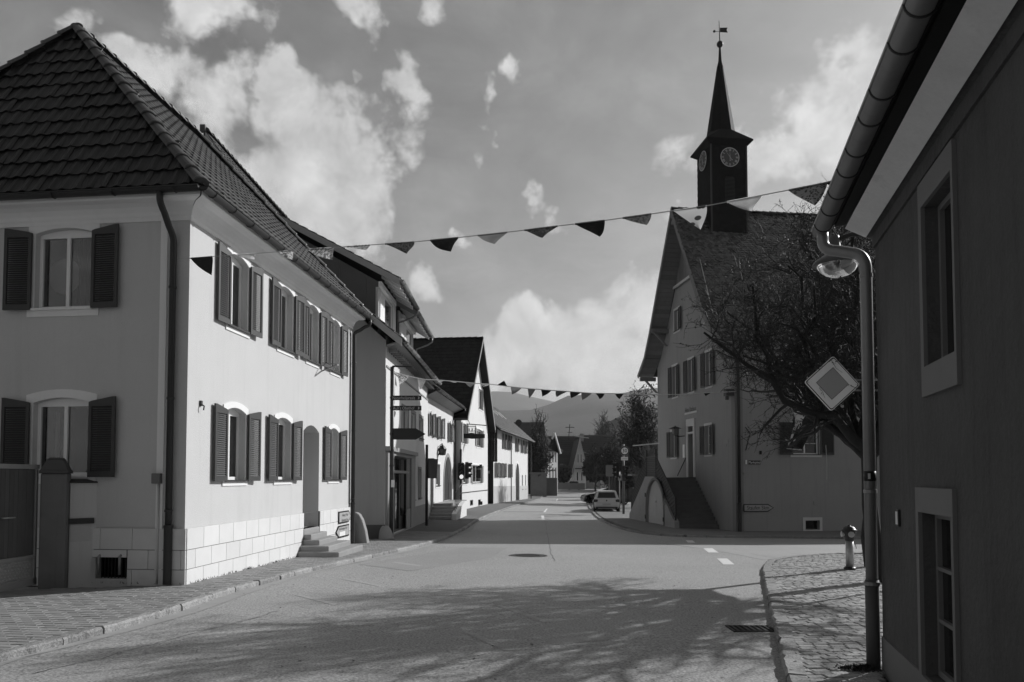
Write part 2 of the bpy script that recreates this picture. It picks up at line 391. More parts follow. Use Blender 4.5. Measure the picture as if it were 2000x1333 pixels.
def text_mb(s, size, origin, U, V, depth=.002, align='CENTER', sx=1.0):
    """lettering as mesh: text laid along U with up V, origin = middle of the line"""
    cu = bpy.data.curves.new('t', 'FONT'); cu.body = s; cu.size = size; cu.align_x = align; cu.align_y = 'CENTER'; cu.extrude = 0; cu.resolution_u = 2
    ob = bpy.data.objects.new('t', cu); COL.objects.link(ob)
    dg = bpy.context.evaluated_depsgraph_get(); me = bpy.data.meshes.new_from_object(ob.evaluated_get(dg))
    U = Vector(U).normalized(); V = Vector(V).normalized(); Nn = U.cross(V); o = Vector(origin)
    mb = MB(); mb.add([o + U * (v.co.x * sx) + V * v.co.y + Nn * depth for v in me.vertices], [tuple(p.vertices) for p in me.polygons])
    bpy.data.objects.remove(ob); bpy.data.curves.remove(cu); bpy.data.meshes.remove(me)
    return mb

class Facade:
    """vertical plane through ground points a, b; u runs a->b, w outward, z world height"""
    def __init__(s, a, b, out):
        s.a = Vector((a[0], a[1], 0)); s.b = Vector((b[0], b[1], 0)); s.d = (s.b - s.a).normalized(); s.len = (s.b - s.a).length
        n = Vector((s.d.y, -s.d.x, 0)); s.n = n if n.dot(Vector((out[0], out[1], 0))) > 0 else -n
    def P(s, u, w, z): return s.a + s.d * u + s.n * w + Vector((0, 0, z))
    def uv(s, px, py, w=0.0):
        r = RAY(px, py); c = Vector((0, 0, CAMZ)); p0 = s.a + s.n * w
        t = (p0 - c).dot(s.n) / r.dot(s.n); p = c + r * t
        return (p - s.a).dot(s.d), p.z
    def U(s, px, py=800, w=0.0): return s.uv(px, py, w)[0]
    def Z(s, px, py, w=0.0): return s.uv(px, py, w)[1]
    def g(s, u, w=0.0):
        p = s.P(u, w, 0); return G(p.x, p.y)
def arc_top(o, u):
    """opening (u0,u1,z0,z1,rise): height of its top at u; z1 is the crown"""
    u0, u1, z0, z1, rise = o
    if rise <= 0: return z1
    t = (u - (u0 + u1) / 2) / ((u1 - u0) / 2); t = max(-1, min(1, t))
    if rise > (u1 - u0) * .45: return z1 - rise + rise * math.sqrt(max(0, 1 - t * t))
    return z1 - rise * t * t
def slab(mb, F, u0, u1, bot, top, holes, w1, w0, sides=True, extra=(), back=False):
    """wall / frame of thickness w1..w0 with (arched) holes; bot, top are numbers or functions of u"""
    fb = bot if callable(bot) else (lambda u: bot); ft = top if callable(top) else (lambda u: top)
    br = {round(u0, 5), round(u1, 5)} | {round(e, 5) for e in extra if u0 < e < u1}
    for o in holes:
        k = 10 if o[4] > 0 else 1
        for i in range(k + 1):
            x = o[0] + (o[1] - o[0]) * i / k
            if u0 <= x <= u1: br.add(round(x, 5))
    br = sorted(br)
    br = [b for i, b in enumerate(br) if i == 0 or b - br[i - 1] > 1e-4]
    P = F.P
    for a, b in zip(br, br[1:]):
        m = (a + b) / 2
        hs = sorted([o for o in holes if o[0] < m < o[1]], key=lambda o: o[2])
        la, lb = fb(a), fb(b)
        for o in hs:
            if o[2] > min(la, lb) + 1e-4: mb.quad(P(a, w1, la), P(b, w1, lb), P(b, w1, o[2]), P(a, w1, o[2]))
            ta, tb = arc_top(o, a), arc_top(o, b)
            mb.quad(P(a, w1, ta), P(b, w1, tb), P(b, w0, tb), P(a, w0, ta))
            if o[2] > min(la, lb) + 1e-4 or True: mb.quad(P(a, w1, o[2]), P(b, w1, o[2]), P(b, w0, o[2]), P(a, w0, o[2]))
            la, lb = ta, tb
        mb.quad(P(a, w1, la), P(b, w1, lb), P(b, w1, ft(b)), P(a, w1, ft(a)))
        if sides:
            mb.quad(P(a, w1, ft(a)), P(b, w1, ft(b)), P(b, w0, ft(b)), P(a, w0, ft(a)))
            mb.quad(P(a, w1, fb(a)), P(b, w1, fb(b)), P(b, w0, fb(b)), P(a, w0, fb(a)))
    for o in holes:
        for e in (o[0], o[1]):
            zt = arc_top(o, e); mb.quad(P(e, w1, o[2]), P(e, w0, o[2]), P(e, w0, zt), P(e, w1, zt))
    if sides:
        for e in (u0, u1): mb.quad(P(e, w1, fb(e)), P(e, w0, fb(e)), P(e, w0, ft(e)), P(e, w1, ft(e)))
def fbox(mb, F, u0, u1, w0, w1, z0, z1):
    mb.box(F.P((u0 + u1) / 2, (w0 + w1) / 2, (z0 + z1) / 2), (abs(u1 - u0), abs(w1 - w0), abs(z1 - z0)), (F.d, F.n, Vector((0, 0, 1))))

SHUT_CACHE = {}
def shutter_mesh(wd, ht, rise, key, m, side):
    """local frame: x from hinge outwards, y = thickness (outward), z up; returns (frame mesh, louvre mesh)"""
    k = (round(wd, 2), round(ht, 2), round(rise, 2), key, side)
    if k in SHUT_CACHE: return SHUT_CACHE[k]
    th = .035; fr = .055; mb = MB()
    class L:  # local facade
        @staticmethod
        def P(u, w, z): return Vector((u, w, z))
    # the top slopes like the half of the segmental arch it closes: high at the free edge's far side when shut
    top = (lambda u: ht - rise * (1 - u / wd) ** 2) if False else (lambda u: ht - rise * (u / wd) ** 2 * 0 - rise * (1 - u / wd) ** 2)
    slab(mb, L, 0, wd, 0, top, [(fr, wd - fr, fr * 1.6, ht - rise - fr * 1.3, 0)], th, 0, True)
    fm = mesh_of('shutter', mb, m)
    sl = MB(); z0, z1 = fr * 1.6, ht - rise - fr * 1.3; n = max(8, int((z1 - z0) / .036))
    for i in range(n):
        z = z0 + (i + .5) * (z1 - z0) / n
        sl.box((wd / 2, th / 2, z), (wd - 2 * fr, .040, .006), (Vector((1, 0, 0)), Vector((0, .6, -.8)), Vector((0, .8, .6))))
    lm = mesh_of('louvres', sl, m)
    SHUT_CACHE[k] = (fm, lm); return fm, lm
def place_shutter(root, F, uh, z0, wd, ht, rise, direction, angle, m, w=.045, latch=True):
    """hinged at uh; direction -1/+1 = folded back towards smaller/larger u; angle = how far it stands off the wall"""
    fm, lm = shutter_mesh(wd, ht, rise, m.name, m, direction)
    X = (F.d * direction * math.cos(angle) + F.n * math.sin(angle)).normalized(); Z = Vector((0, 0, 1)); Y = (F.n - X * F.n.dot(X)).normalized()
    M4 = frame4(F.P(uh, w, z0), X, Y, Z)
    s = inst('shutter', fm, root, M4)
    l = bpy.data.objects.new('louvres', lm); COL.objects.link(l); l.parent = s; l['kind'] = 'stuff'
    return s

def window(root, F, o, reveal=.16, fmat=None, gmat=None, sur=None, surmat=None, sash=2, cross=0, sill=True, shut=None, shutmat=None, shang=(.2, .2), shw=None, glassw=None, ft=.06, sillmat=None, curtain=False, proud=.02, shoff=.045):
    """window in opening o=(u0,u1,z0,z1,rise) -> parts window > pane, window_surround, window_sill, shutter"""
    u0, u1, z0, z1, rise = o; fmat = fmat or m_frame; gmat = gmat or m_glass; wg = -reveal
    W_ = u1 - u0
    mb = MB(); holes = []; n = sash; cell = (W_ - ft * (n + 1)) / n
    zt = z1 - rise - ft * .9
    rows = cross + 1; ch = (zt - z0 - ft - .025 * cross) / rows
    for i in range(n):
        a = u0 + ft + i * (cell + ft)
        for r in range(rows):
            b = z0 + ft + r * (ch + .025)
            holes.append((a, a + cell, b, b + ch, 0))
    slab(mb, F, u0 + .002, u1 - .002, z0 + .002, lambda u: arc_top(o, u) - .002, holes, wg + .05, wg, True, extra=[u0 + (u1 - u0) * i / 10 for i in range(11)])
    wn = obj('window', mb, fmat, root)
    for h in holes:
        p = MB(); fbox(p, F, h[0] - .004, h[1] + .004, wg + .012, wg + .020, h[2] - .004, h[3] + .004); obj('pane', p, gmat, wn)
    if sur:
        b = sur; mb = MB(); oo = (u0 - b, u1 + b, z0, z1 + b * 1.15, rise * 1.05)
        slab(mb, F, u0 - b, u1 + b, z0 - b * 1.1, lambda u: arc_top(oo, u), [o], proud, -.002, True, extra=[u0 - b + (W_ + 2 * b) * i / 12 for i in range(13)])
        obj('window_surround', mb, surmat or m_trim, root)
    if sill:
        mb = MB(); fbox(mb, F, u0 - .03, u1 + .03, wg + .052, proud + .045, z0 - .028, z0 + .004); obj('window_sill', mb, sillmat or m_zinc_dark, root)
    if shut:
        sw = shw or W_ / 2 + .01
        zb = z0 - .02; hh = z1 - z0 + .02
        for sd, (uh, ang) in ((-1, (u0 - (.02 if sur else .01), shang[0])), (1, (u1 + (.02 if sur else .01), shang[1]))):
            if shut in ('both', sd): place_shutter(root, F, uh, zb, sw, hh, rise, sd, ang, shutmat or m_shutter, w=shoff)
    return wn

# ------------------------------------------------------------------ ground, road, pavements
def grid_sheet(name, xs, ys, zf, m):
    mb = MB(); vs = [(x, y, zf(x, y)) for y in ys for x in xs]; n = len(xs)
    mb.add(vs, [(j * n + i, j * n + i + 1, (j + 1) * n + i + 1, (j + 1) * n + i) for j in range(len(ys) - 1) for i in range(n - 1)])
    return struct(name, mb, m, True)
def rng(a, b, s):
    n = max(1, round((b - a) / s)); return [a + (b - a) * i / n for i in range(n + 1)]
xs_n = rng(-34, 40, 2); ys_n = rng(-22, 190, 2)
xs = [-6000, -2500, -900, -400, -200, -90] + xs_n + [90, 200, 400, 900, 2500, 6000]
ys = [-3000, -900, -200] + ys_n + [260, 400, 700, 1200, 2200, 4500]
grid_sheet('ground', xs, ys, lambda x, y: G(x, y) - KH - .13, m_grass)
grid_sheet('road', rng(-30, 38, 1), rng(-16, 180, 1), lambda x, y: G(x, y) - KH, m_asphalt)

KL_PX = [(-130, 1345), (0, 1290), (120, 1262), (250, 1226), (350, 1196), (450, 1160), (540, 1135), (620, 1114), (690, 1099), (760, 1083), (820, 1069), (866, 1056), (890, 1045), (907, 1036), (930, 1020), (950, 1010), (975, 1000), (1000, 991), (1022, 985), (1045, 979), (1056, 975), (1062, 968)]
KL = [on_ground(x, y, -KH) for x, y in KL_PX]
KL = [Vector((KL[0].x - 1.0, KL[0].y - 4.5, 0)), Vector((KL[0].x - .3, KL[0].y - 1.6, 0))] + KL
KL.append(Vector((KL[-1].x - .2, KL[-1].y + 14, 0))); KL.append(Vector((KL[-1].x + 3, KL[-1].y + 60, 0)))
KLX = [(p.y, p.x) for p in KL]
def kx(Y): return interp(KLX, Y)
# house fronts (world XY)
H1A, H1B = (-5.27, 12.25), (-4.55, 21.4)
H1L = (-11.9, 13.05)
H2A, H2B = (-3.89, 23.2), (-3.74, 33.6)
H3A, H3B = (-3.86, 33.6), (-3.27, 42.9)
H4A, H4B = (-2.88, 43.0), (-1.70, 53.0)
H5A, H5B = (-1.39, 54.0), (1.52, 72.7)
RA, RB = (9.74, 33.0), (8.39, 43.5)      # town hall gable, near and far corner
LIN = [(-6, -14), (11.0, -11), (11.5, -8.2), (12.2, -5.29), (21.4, -4.57), (21.5, -4.57), (23.1, -4.4), (23.2, -3.9), (33.6, -3.75), (42.9, -3.3), (43, -2.9), (53, -1.7), (54, -1.4), (72.7, 1.5), (90, 3.2), (150, 5)]
def left_in(Y): return interp(LIN, Y)
def strip_sheet(name, ys_, xa, xb, zf, m, n=4):
    mb = MB(); vs = []
    for y in ys_:
        a, b = xa(y), xb(y)
        for i in range(n + 1):
            x = a + (b - a) * i / n; vs.append((x, y, zf(x, y)))
    k = n + 1
    mb.add(vs, [(j * k + i, j * k + i + 1, (j + 1) * k + i + 1, (j + 1) * k + i) for j in range(len(ys_) - 1) for i in range(n)])
    return struct(name, mb, m)
YP = 27.0    # pavers are built as pieces this far out
strip_sheet('pavement', [KL[0].y] + rng(3, 150, 1.0), lambda y: left_in(y) - .3, lambda y: kx(y) - .11, lambda x, y: G(x, y) - .035 + (.035 if y > YP else 0), mat('pavement_bed', .155, .9, .15, 2, .3, 60, .2, fine=.2), 5)
pave = bpy.data.objects['pavement']
strip_sheet('gutter_strip', rng(2, 90, .5), lambda y: kx(y) + .01, lambda y: kx(y) + .2 + .08 * math.sin(y * .7), lambda x, y: G(x, y) - KH + .005, m_strip, 1)
# kerb stones along a polyline, each its own piece
def kerb_line(parent, pts, zf, w=.14, h=.16, L0=1.0, near=45, side=-1, top=0.0):
    acc = 0; seg = []
    P = [Vector((p[0], p[1], 0)) for p in pts]
    dist = [0]
    for a, b in zip(P, P[1:]): dist.append(dist[-1] + (b - a).length)
    def at(s):
        for i in range(len(P) - 1):
            if s <= dist[i + 1]: t = (s - dist[i]) / (dist[i + 1] - dist[i]); return P[i].lerp(P[i + 1], t)
        return P[-1]
    s = 0; far = MB(); base = {}
    R = random.Random(5)
    while s < dist[-1] - .2:
        ln = L0 * R.choice((.8, .95, 1.0, 1.1, .6)); a = at(s + .012); b = at(min(s + ln, dist[-1]) - .012); s += ln
        d = (b - a); l = d.length
        if l < .1: continue
        d.normalize(); n = Vector((-d.y, d.x, 0)) * (1 if side > 0 else -1) * -1
        c = (a + b) / 2 + n * (w / 2); za, zb = zf(a.x, a.y), zf(b.x, b.y); dz = zb - za
        D = Vector((d.x * l, d.y * l, dz)).normalized(); N2 = n.normalized(); U = D.cross(N2); U = U if U.z > 0 else -U
        ctr = Vector((c.x, c.y, (za + zb) / 2 + top + R.uniform(-.004, .004)))
        tgt = MB() if c.y < near else far
        nseg = 8; vs = []
        # rough-hewn face: a few cross sections with uneven edges
        for i in range(nseg + 1):
            t = -l / 2 + l * i / nseg; o = ctr + D * t
            j1, j2, j3 = R.uniform(-.016, .014), R.uniform(-.010, .008), R.uniform(-.02, .016)
            vs += [o + N2 * (-w / 2 + j3) - U * h, o + N2 * (-w / 2 + j1) - U * .025, o + N2 * (-w / 2 + .022 + j1) + U * j2, o + N2 * (w / 2 + j1 * .3) + U * j2 * .5, o + N2 * (w / 2) - U * h]
        fs = [(i * 5 + k, (i + 1) * 5 + k, (i + 1) * 5 + k + 1, i * 5 + k + 1) for i in range(nseg) for k in range(4)] + [(0, 1, 2, 3, 4), tuple(nseg * 5 + k for k in (4, 3, 2, 1, 0))]
        tgt.add(vs, fs)
        if tgt is not far: obj('kerb_stone', tgt, m_kerb, parent)
    if far.v: obj('far_kerb_stones', far, m_kerb, parent, kind='stuff')
kerb_line(pave, [(p.x, p.y) for p in KL[:-1]], lambda x, y: G(x, y), w=.12, side=-1)

def piece_mesh(name, l, w, h, m, ch=.006):
    mb = MB(); a, b = l / 2, w / 2; c = ch
    vs = [(-a, -b, -h), (a, -b, -h), (a, b, -h), (-a, b, -h), (-a, -b, -c), (a, -b, -c), (a, b, -c), (-a, b, -c), (-a + c, -b + c, 0), (a - c, -b + c, 0), (a - c, b - c, 0), (-a + c, b - c, 0)]
    fs = [(0, 1, 5, 4), (1, 2, 6, 5), (2, 3, 7, 6), (3, 0, 4, 7), (4, 5, 9, 8), (5, 6, 10, 9), (6, 7, 11, 10), (7, 4, 8, 11), (8, 9, 10, 11)]
    mb.add(vs, fs); return mesh_of(name, mb, m), mb
def lay(parent, name, cells, me, mbp, zf, ang, jit, stuffname, stuffmat, limit=300, tilt=.012, lift=0.0):
    """cells = [(x, y, scale_x)] laid as pieces; nearest `limit` are objects, the rest one mesh"""
    R = random.Random(11)
    cells = sorted(cells, key=lambda c: c[0] ** 2 + c[1] ** 2 if c[1] > 5 else 1e6)
    rest = MB()
    for i, (x, y, sx) in enumerate(cells):
        gx = (zf(x + .2, y) - zf(x - .2, y)) / .4; gy = (zf(x, y + .2) - zf(x, y - .2)) / .4
        Z = Vector((-gx + R.uniform(-tilt, tilt), -gy + R.uniform(-tilt, tilt), 1)).normalized()
        X = Vector((math.cos(ang), math.sin(ang), 0)); Y = Z.cross(X).normalized(); X = Y.cross(Z)
        o = Vector((x, y, zf(x, y) + R.uniform(-jit, jit) + lift)); M4 = frame4(o, X * sx, Y, Z)
        if i < limit: inst(name, me, parent, M4)
        else: rest.add([M4 @ Vector(v) for v in mbp.v], mbp.f)
    if rest.v: obj(stuffname, rest, stuffmat, parent, kind='stuff')
pm, pmb = piece_mesh('paver', .232, .112, .03, m_paver, .005)
cells = []
ang = math.atan2(H1L[1] - H1A[1], H1L[0] - H1A[0]) + PI    # courses run parallel to the gable front
ca, sa = math.cos(ang), math.sin(ang)
for j in range(-10, 300):
    for i in range(-60, 40):
        u = (i + (j % 2) * .5) * .24; v = j * .12
        x = u * ca - v * sa - 5.3; y = u * sa + v * ca + 3.0
        if y < 5.2 or y > YP: continue
        if x - .116 > kx(y) - .10 or x < left_in(y) - .1: continue
        if x / y < -.95: continue
        rt = min(x + .116, kx(y) - .06); lf_ = x - .116
        if rt - lf_ < .04: continue
        cells.append(((rt + lf_) / 2, y, (rt - lf_) / .232))
lay(pave, 'paver', cells, pm, pmb, lambda x, y: G(x, y) - .009, ang, .0022, 'far_pavers', m_paver_s)

# right-hand corner pavement (cobbled) with its kerb
KR_PX = [(1560, 1400), (1535, 1333), (1520, 1262), (1508, 1210), (1498, 1165), (1491, 1130), (1489, 1112), (1500, 1100), (1528, 1094), (1560, 1091), (1620, 1087), (1700, 1084), (1800, 1082)]
KR = [on_ground(x, y, -KH) for x, y in KR_PX]
KR = [Vector((KR[0].x - .3, KR[0].y - 6, 0))] + KR + [Vector((22, KR[-1].y + 1.5, 0))]
RW_A, RW_B = Vector((3.2, 6.6, 0)), Vector((3.2 - .264 * 9, 6.6 - 9, 0))     # dark house wall on the right
def inside_poly(x, y, poly):
    c = False; n = len(poly)
    for i in range(n):
        x1, y1 = poly[i][0], poly[i][1]; x2, y2 = poly[(i + 1) % n][0], poly[(i + 1) % n][1]
        if (y1 > y) != (y2 > y) and x < (x2 - x1) * (y - y1) / (y2 - y1) + x1: c = not c
    return c
def poly_sheet(name, poly, zf, m, step=.5):
    bm = bmesh.new(); vs = [bm.verts.new((p[0], p[1], 0)) for p in poly]; bm.faces.new(vs)
    x0, x1 = min(p[0] for p in poly), max(p[0] for p in poly); y0, y1 = min(p[1] for p in poly), max(p[1] for p in poly)
    for ax, lo, hi in ((0, x0, x1), (1, y0, y1)):
        t = lo + step
        while t < hi:
            co = [0, 0, 0]; no = [0, 0, 0]; co[ax] = t; no[ax] = 1
            bmesh.ops.bisect_plane(bm, geom=bm.verts[:] + bm.edges[:] + bm.faces[:], plane_co=co, plane_no=no); t += step
    for v in bm.verts: v.co.z = zf(v.co.x, v.co.y)
    bmesh.ops.triangulate(bm, faces=bm.faces[:])
    me = bpy.data.meshes.new(name); bm.to_mesh(me); bm.free(); me.materials.append(m)
    o = bpy.data.objects.new(name, me); COL.objects.link(o); o['kind'] = 'structure'; ROOTLOC[o.name] = (0, 0, 0); return o
rp_poly = [(p.x + .02, p.y) for p in KR] + [(22, 0), (KR[0].x, KR[0].y)]
rp_poly = [(p.x + .05, p.y + (-.05 if i > 7 else 0)) for i, p in enumerate(KR)] + [(22.0, KR[0].y)]
corner = poly_sheet('corner_pavement', rp_poly, lambda x, y: G(x, y) - .045, m_bedding, .7)
kerb_line(corner, [(p.x, p.y) for p in KR], lambda x, y: G(x, y), w=.16, side=1, near=30)
cm, cmb = piece_mesh('cobble', .154, .099, .04, m_cobble, .007)
cells = []
R_ = random.Random(3)
KRY = [(p.y, p.x) for p in KR[:8]]
ck = math.radians(4)
row_off = [R_.random() for _ in range(140)]
for j in range(0, 135):
    for i in range(-5, 75):
        u = (i + row_off[j]) * .160; v = j * .104
        x = u * math.cos(ck) - v * math.sin(ck) + 2.2; y = u * math.sin(ck) + v * math.cos(ck) + 4.6
        if y < KR[7].y: 
            ke = interp(KRY, y) + .09
            if x + .077 < ke + .03: continue
            if x - .077 < ke: nx = (ke + x + .077) / 2; sx_c = (x + .077 - ke) / .154; x = nx
            else: sx_c = 1.0
        else:
            sx_c = 1.0
            if not inside_poly(x - .15, y, rp_poly): continue
        if not inside_poly(x, y + .09, rp_poly): continue
        if y < 6.65 and x > 3.2 - .264 * (6.6 - y) - .05: continue
        if x / y > .66 or y < 5.4: continue
        cells.append((x, y, R_.uniform(.95, 1.0) * sx_c))
lay(corner, 'cobble', cells, cm, cmb, lambda x, y: G(x, y) - .012, ck, .005, 'far_cobbles', m_cobble_s, tilt=.022)

# town hall pavement and its kerb
KT_PX = [(1149, 975), (1150, 985), (1156, 996), (1168, 1010), (1185, 1021), (1205, 1030), (1232, 1038), (1265, 1044), (1316, 1049), (1380, 1050), (1460, 1051), (1560, 1052), (1720, 1054), (1900, 1058)]
KT = [on_ground(x, y, -KH) for x, y in KT_PX]
th_poly = [(p.x + .1, p.y + .06) for p in KT] + [(40, 31), (40, 60), (KT[0].x + .1, 60)]
tp = poly_sheet('town_hall_pavement', th_poly, lambda x, y: G(x, y) - .004, mat('town_pavement', .2, .85, .15, 1.5, .3, 60, .2, fine=.25), 1.5)
kerb_line(tp, [(p.x, p.y) for p in KT], lambda x, y: G(x, y), w=.15, side=1, near=60)

# painted markings
def ground_quad(mb, pts, off): mb.poly([(p.x, p.y, G(p.x, p.y) - KH + off) for p in pts])
def px_mark(mb, q, off=.005): ground_quad(mb, [on_ground(x, y, -KH) for x, y in q], off)
mb = MB()
for q in ([(1339, 1056), (1352, 1056), (1362, 1063), (1346, 1063)], [(1371, 1070), (1389, 1070), (1404, 1080), (1384, 1080)], [(1400, 1091.5), (1420, 1091.5), (1435, 1103.5), (1413, 1103.5)]):
    px_mark(mb, q)
struct('edge_line_dashes', mb, m_paint)
mb = MB()
for q in ([(1057, 1007.5), (1062, 1007.5), (1064, 1015), (1058, 1015)], [(1067, 994), (1070, 994), (1065, 1001), (1061, 1001)], [(1088, 975), (1090, 975), (1088, 979), (1085.5, 979)]):
    px_mark(mb, q)
struct('centre_line_dashes', mb, m_paint)
mb = MB()
px_mark(mb, [(968, 999.3), (1062, 999.6), (1062, 1001), (966, 1000.8)]); px_mark(mb, [(1064, 1008), (1216, 1004.5), (1218, 1006), (1064, 1009.8)])
struct('stop_line', mb, m_oldpaint)
mb = MB()
for q in ([(906, 1236), (922, 1236), (1010, 1272), (985, 1272)], [(968, 1183), (980, 1183), (1075, 1215), (1060, 1216)], [(668, 1132), (676, 1131), (742, 1143), (738, 1146)], [(575, 1163), (586, 1162), (660, 1180), (652, 1183)], [(765, 1099), (772, 1098), (824, 1105), (820, 1107)], [(1120, 1050), (1190, 1047), (1190, 1048), (1120, 1051)], [(1070, 1250), (1180, 1242), (1190, 1250), (1080, 1260)]):
    px_mark(mb, q, .004)
struct('worn_markings', mb, mat('ghost_paint', .38, .65, .2, 3, .3, 85, .4, fine=.9, fscale=62))
# tarmac repairs and cracks
mb = MB()
pt = [on_ground(x, y, -KH) for x, y in ((1290, 1061), (1650, 1058), (1690, 1078), (1560, 1086), (1490, 1094), (1400, 1076))]
ground_quad(mb, pt, .0035); struct('road_repair', mb, mat('asphalt_new', .34, .62, .1, .6, .3, 85, .45, fine=.7, fscale=62))
def crack(name, pts, w):
    mb = MB(); R = random.Random(len(pts) * 7); P = [on_ground(x, y, -KH) for x, y in pts]; Q = []
    for a, b in zip(P, P[1:]):
        for k in range(8): Q.append(a.lerp(b, k / 8) + Vector((R.uniform(-.03, .03), R.uniform(-.05, .05), 0)))
    for a, b in zip(Q, Q[1:]):
        d = (b - a).normalized(); n = Vector((-d.y, d.x, 0)) * w * R.uniform(.4, 1.2)
        mb.quad(*[(p.x, p.y, G(p.x, p.y) - KH + .0045) for p in (a - n, a + n, b + n, b - n)])
    return mb
mb = crack('c', [(60, 1318), (200, 1285), (330, 1250), (470, 1215), (560, 1190)], .008)
c2 = crack('c', [(1066, 1020), (1070, 1045), (1075, 1075), (1083, 1100)], .009); mb.add(c2.v, c2.f)
c3 = crack('c', [(1395, 1062), (1480, 1085), (1530, 1093)], .010); mb.add(c3.v, c3.f)
c3 = crack('c', [(1450, 1062), (1520, 1078), (1600, 1087)], .010); mb.add(c3.v, c3.f)
struct('tarmac_joints', mb, mat('tar', .12, .5, .1, 4))

mb = MB(); ground_quad(mb, [on_ground(x, y, -KH) for x, y in ((700, 1103), (905, 1070), (990, 1071), (960, 1090), (800, 1116))], .0038); struct('older_repair', mb, mat('asphalt_patch', .29, .62, .14, .6, .3, 60, .45, fine=.9, fscale=45))
# manhole, drain
c = on_ground(1031, 1086, -KH); mb = MB(); R = .42
mb.lathe((c.x, c.y, G(c.x, c.y) - KH - .02), [(R + .06, .0), (R + .06, .026), (R + .01, .027), (R + .01, .018), (R, .018), (R, .028), (.001, .030)], 28)
mh = thing('manhole_cover', 'round iron manhole cover in the sunlit road before the shadow band', 'manhole cover', (c.x, c.y, G(c.x, c.y) - KH))
obj('iron_lid', mb, m_iron, mh)
mb = MB()
for i in range(-3, 4): mb.box((c.x, c.y + i * .1, G(c.x, c.y) - KH + .012), (.6 * math.cos(i * .35), .03, .008))
obj('lid_rib', mb, mat('rubbed_iron', .12, .4, .2, 6), mh)
c = on_ground(1468, 1229, -KH); mb = MB(); z = G(c.x, c.y) - KH
dr = thing('storm_drain', 'slotted iron storm drain beside the right hand kerb', 'storm drain', (c.x, c.y, z))
fr = MB()
for dx in (-.24, .24): fr.box((c.x + dx, c.y, z), (.03, .36, .02))
for dy in (-.165, .165): fr.box((c.x, c.y + dy, z), (.51, .03, .02))
obj('drain_frame', fr, m_iron, dr); mb.box((c.x, c.y, z - .001), (.45, .3, .008)); obj('pit', mb, m_room, dr)
for i in range(7):
    b = MB(); b.box((c.x - .19 + i * .063, c.y, z + .006), (.03, .3, .012)); obj('grate_bar', b, m_iron, dr)

# small debris on the road and pavement
deb = MB(); R = random.Random(21)
for i in range(420):
    y = R.uniform(6.3, 15); x = R.uniform(-.64, .6) * y
    z = G(x, y) - KH + .004
    if x < kx(y): z += KH - .009
    if inside_poly(x, y, rp_poly): z += KH
    if (y < 6.8 and x > 2.8) : continue
    s = R.uniform(.006, .018); a = R.uniform(0, PI); q = Vector((math.cos(a), math.sin(a), R.uniform(-.3, .3))) * s; r2 = Vector((-math.sin(a), math.cos(a), R.uniform(-.3, .3))) * s * .6; c = Vector((x, y, z + .004))
    deb.quad(c - q - r2, c + q - r2, c + q * .6 + r2, c - q + r2)
struct('leaf_litter', deb, m_leafm, kind='stuff')

# ------------------------------------------------------------------ roofs
def tile_profile(kind, tw):
    if kind == 'pan': return [(-.5 * tw, .006), (-.30 * tw, -.004), (-.05 * tw, .004), (.15 * tw, .034), (.33 * tw, .040), (.52 * tw, .012)]
    if kind == 'low': return [(-.5 * tw, .004), (-.30 * tw, -.002), (-.05 * tw, .002), (.15 * tw, .024), (.33 * tw, .029), (.52 * tw, .010)]
    if kind == 'flat': return [(-.485 * tw, 0), (0, .004), (.485 * tw, 0)]
def tile_shape(kind, tw, th, thick=.016, round_end=False):
    """local: x across, y up the slope (0..th*1.12), z out; the lower edge is lifted over the course below"""
    pr = tile_profile(kind, tw); n = len(pr); mb = MB(); L = th * 1.1
    lo = .042 if kind in ('pan', 'low') else .020; hi = .006
    vs = [(x, (.0 if not round_end else -.03 + .05 * abs(x / (tw / 2)) ** 2), z + lo) for x, z in pr] + [(x, L, z + hi) for x, z in pr] + [(x, (0 if not round_end else -.03 + .05 * abs(x / (tw / 2)) ** 2), z + lo - thick) for x, z in pr]
    fs = [(i, i + 1, n + i + 1, n + i) for i in range(n - 1)] + [(2 * n + i, 2 * n + i + 1, i + 1, i) for i in range(n - 1)]
    fs += [(2 * n, 0, n), (2 * n + n - 1, n + n - 1, n - 1)]
    mb.add(vs, fs); return mb
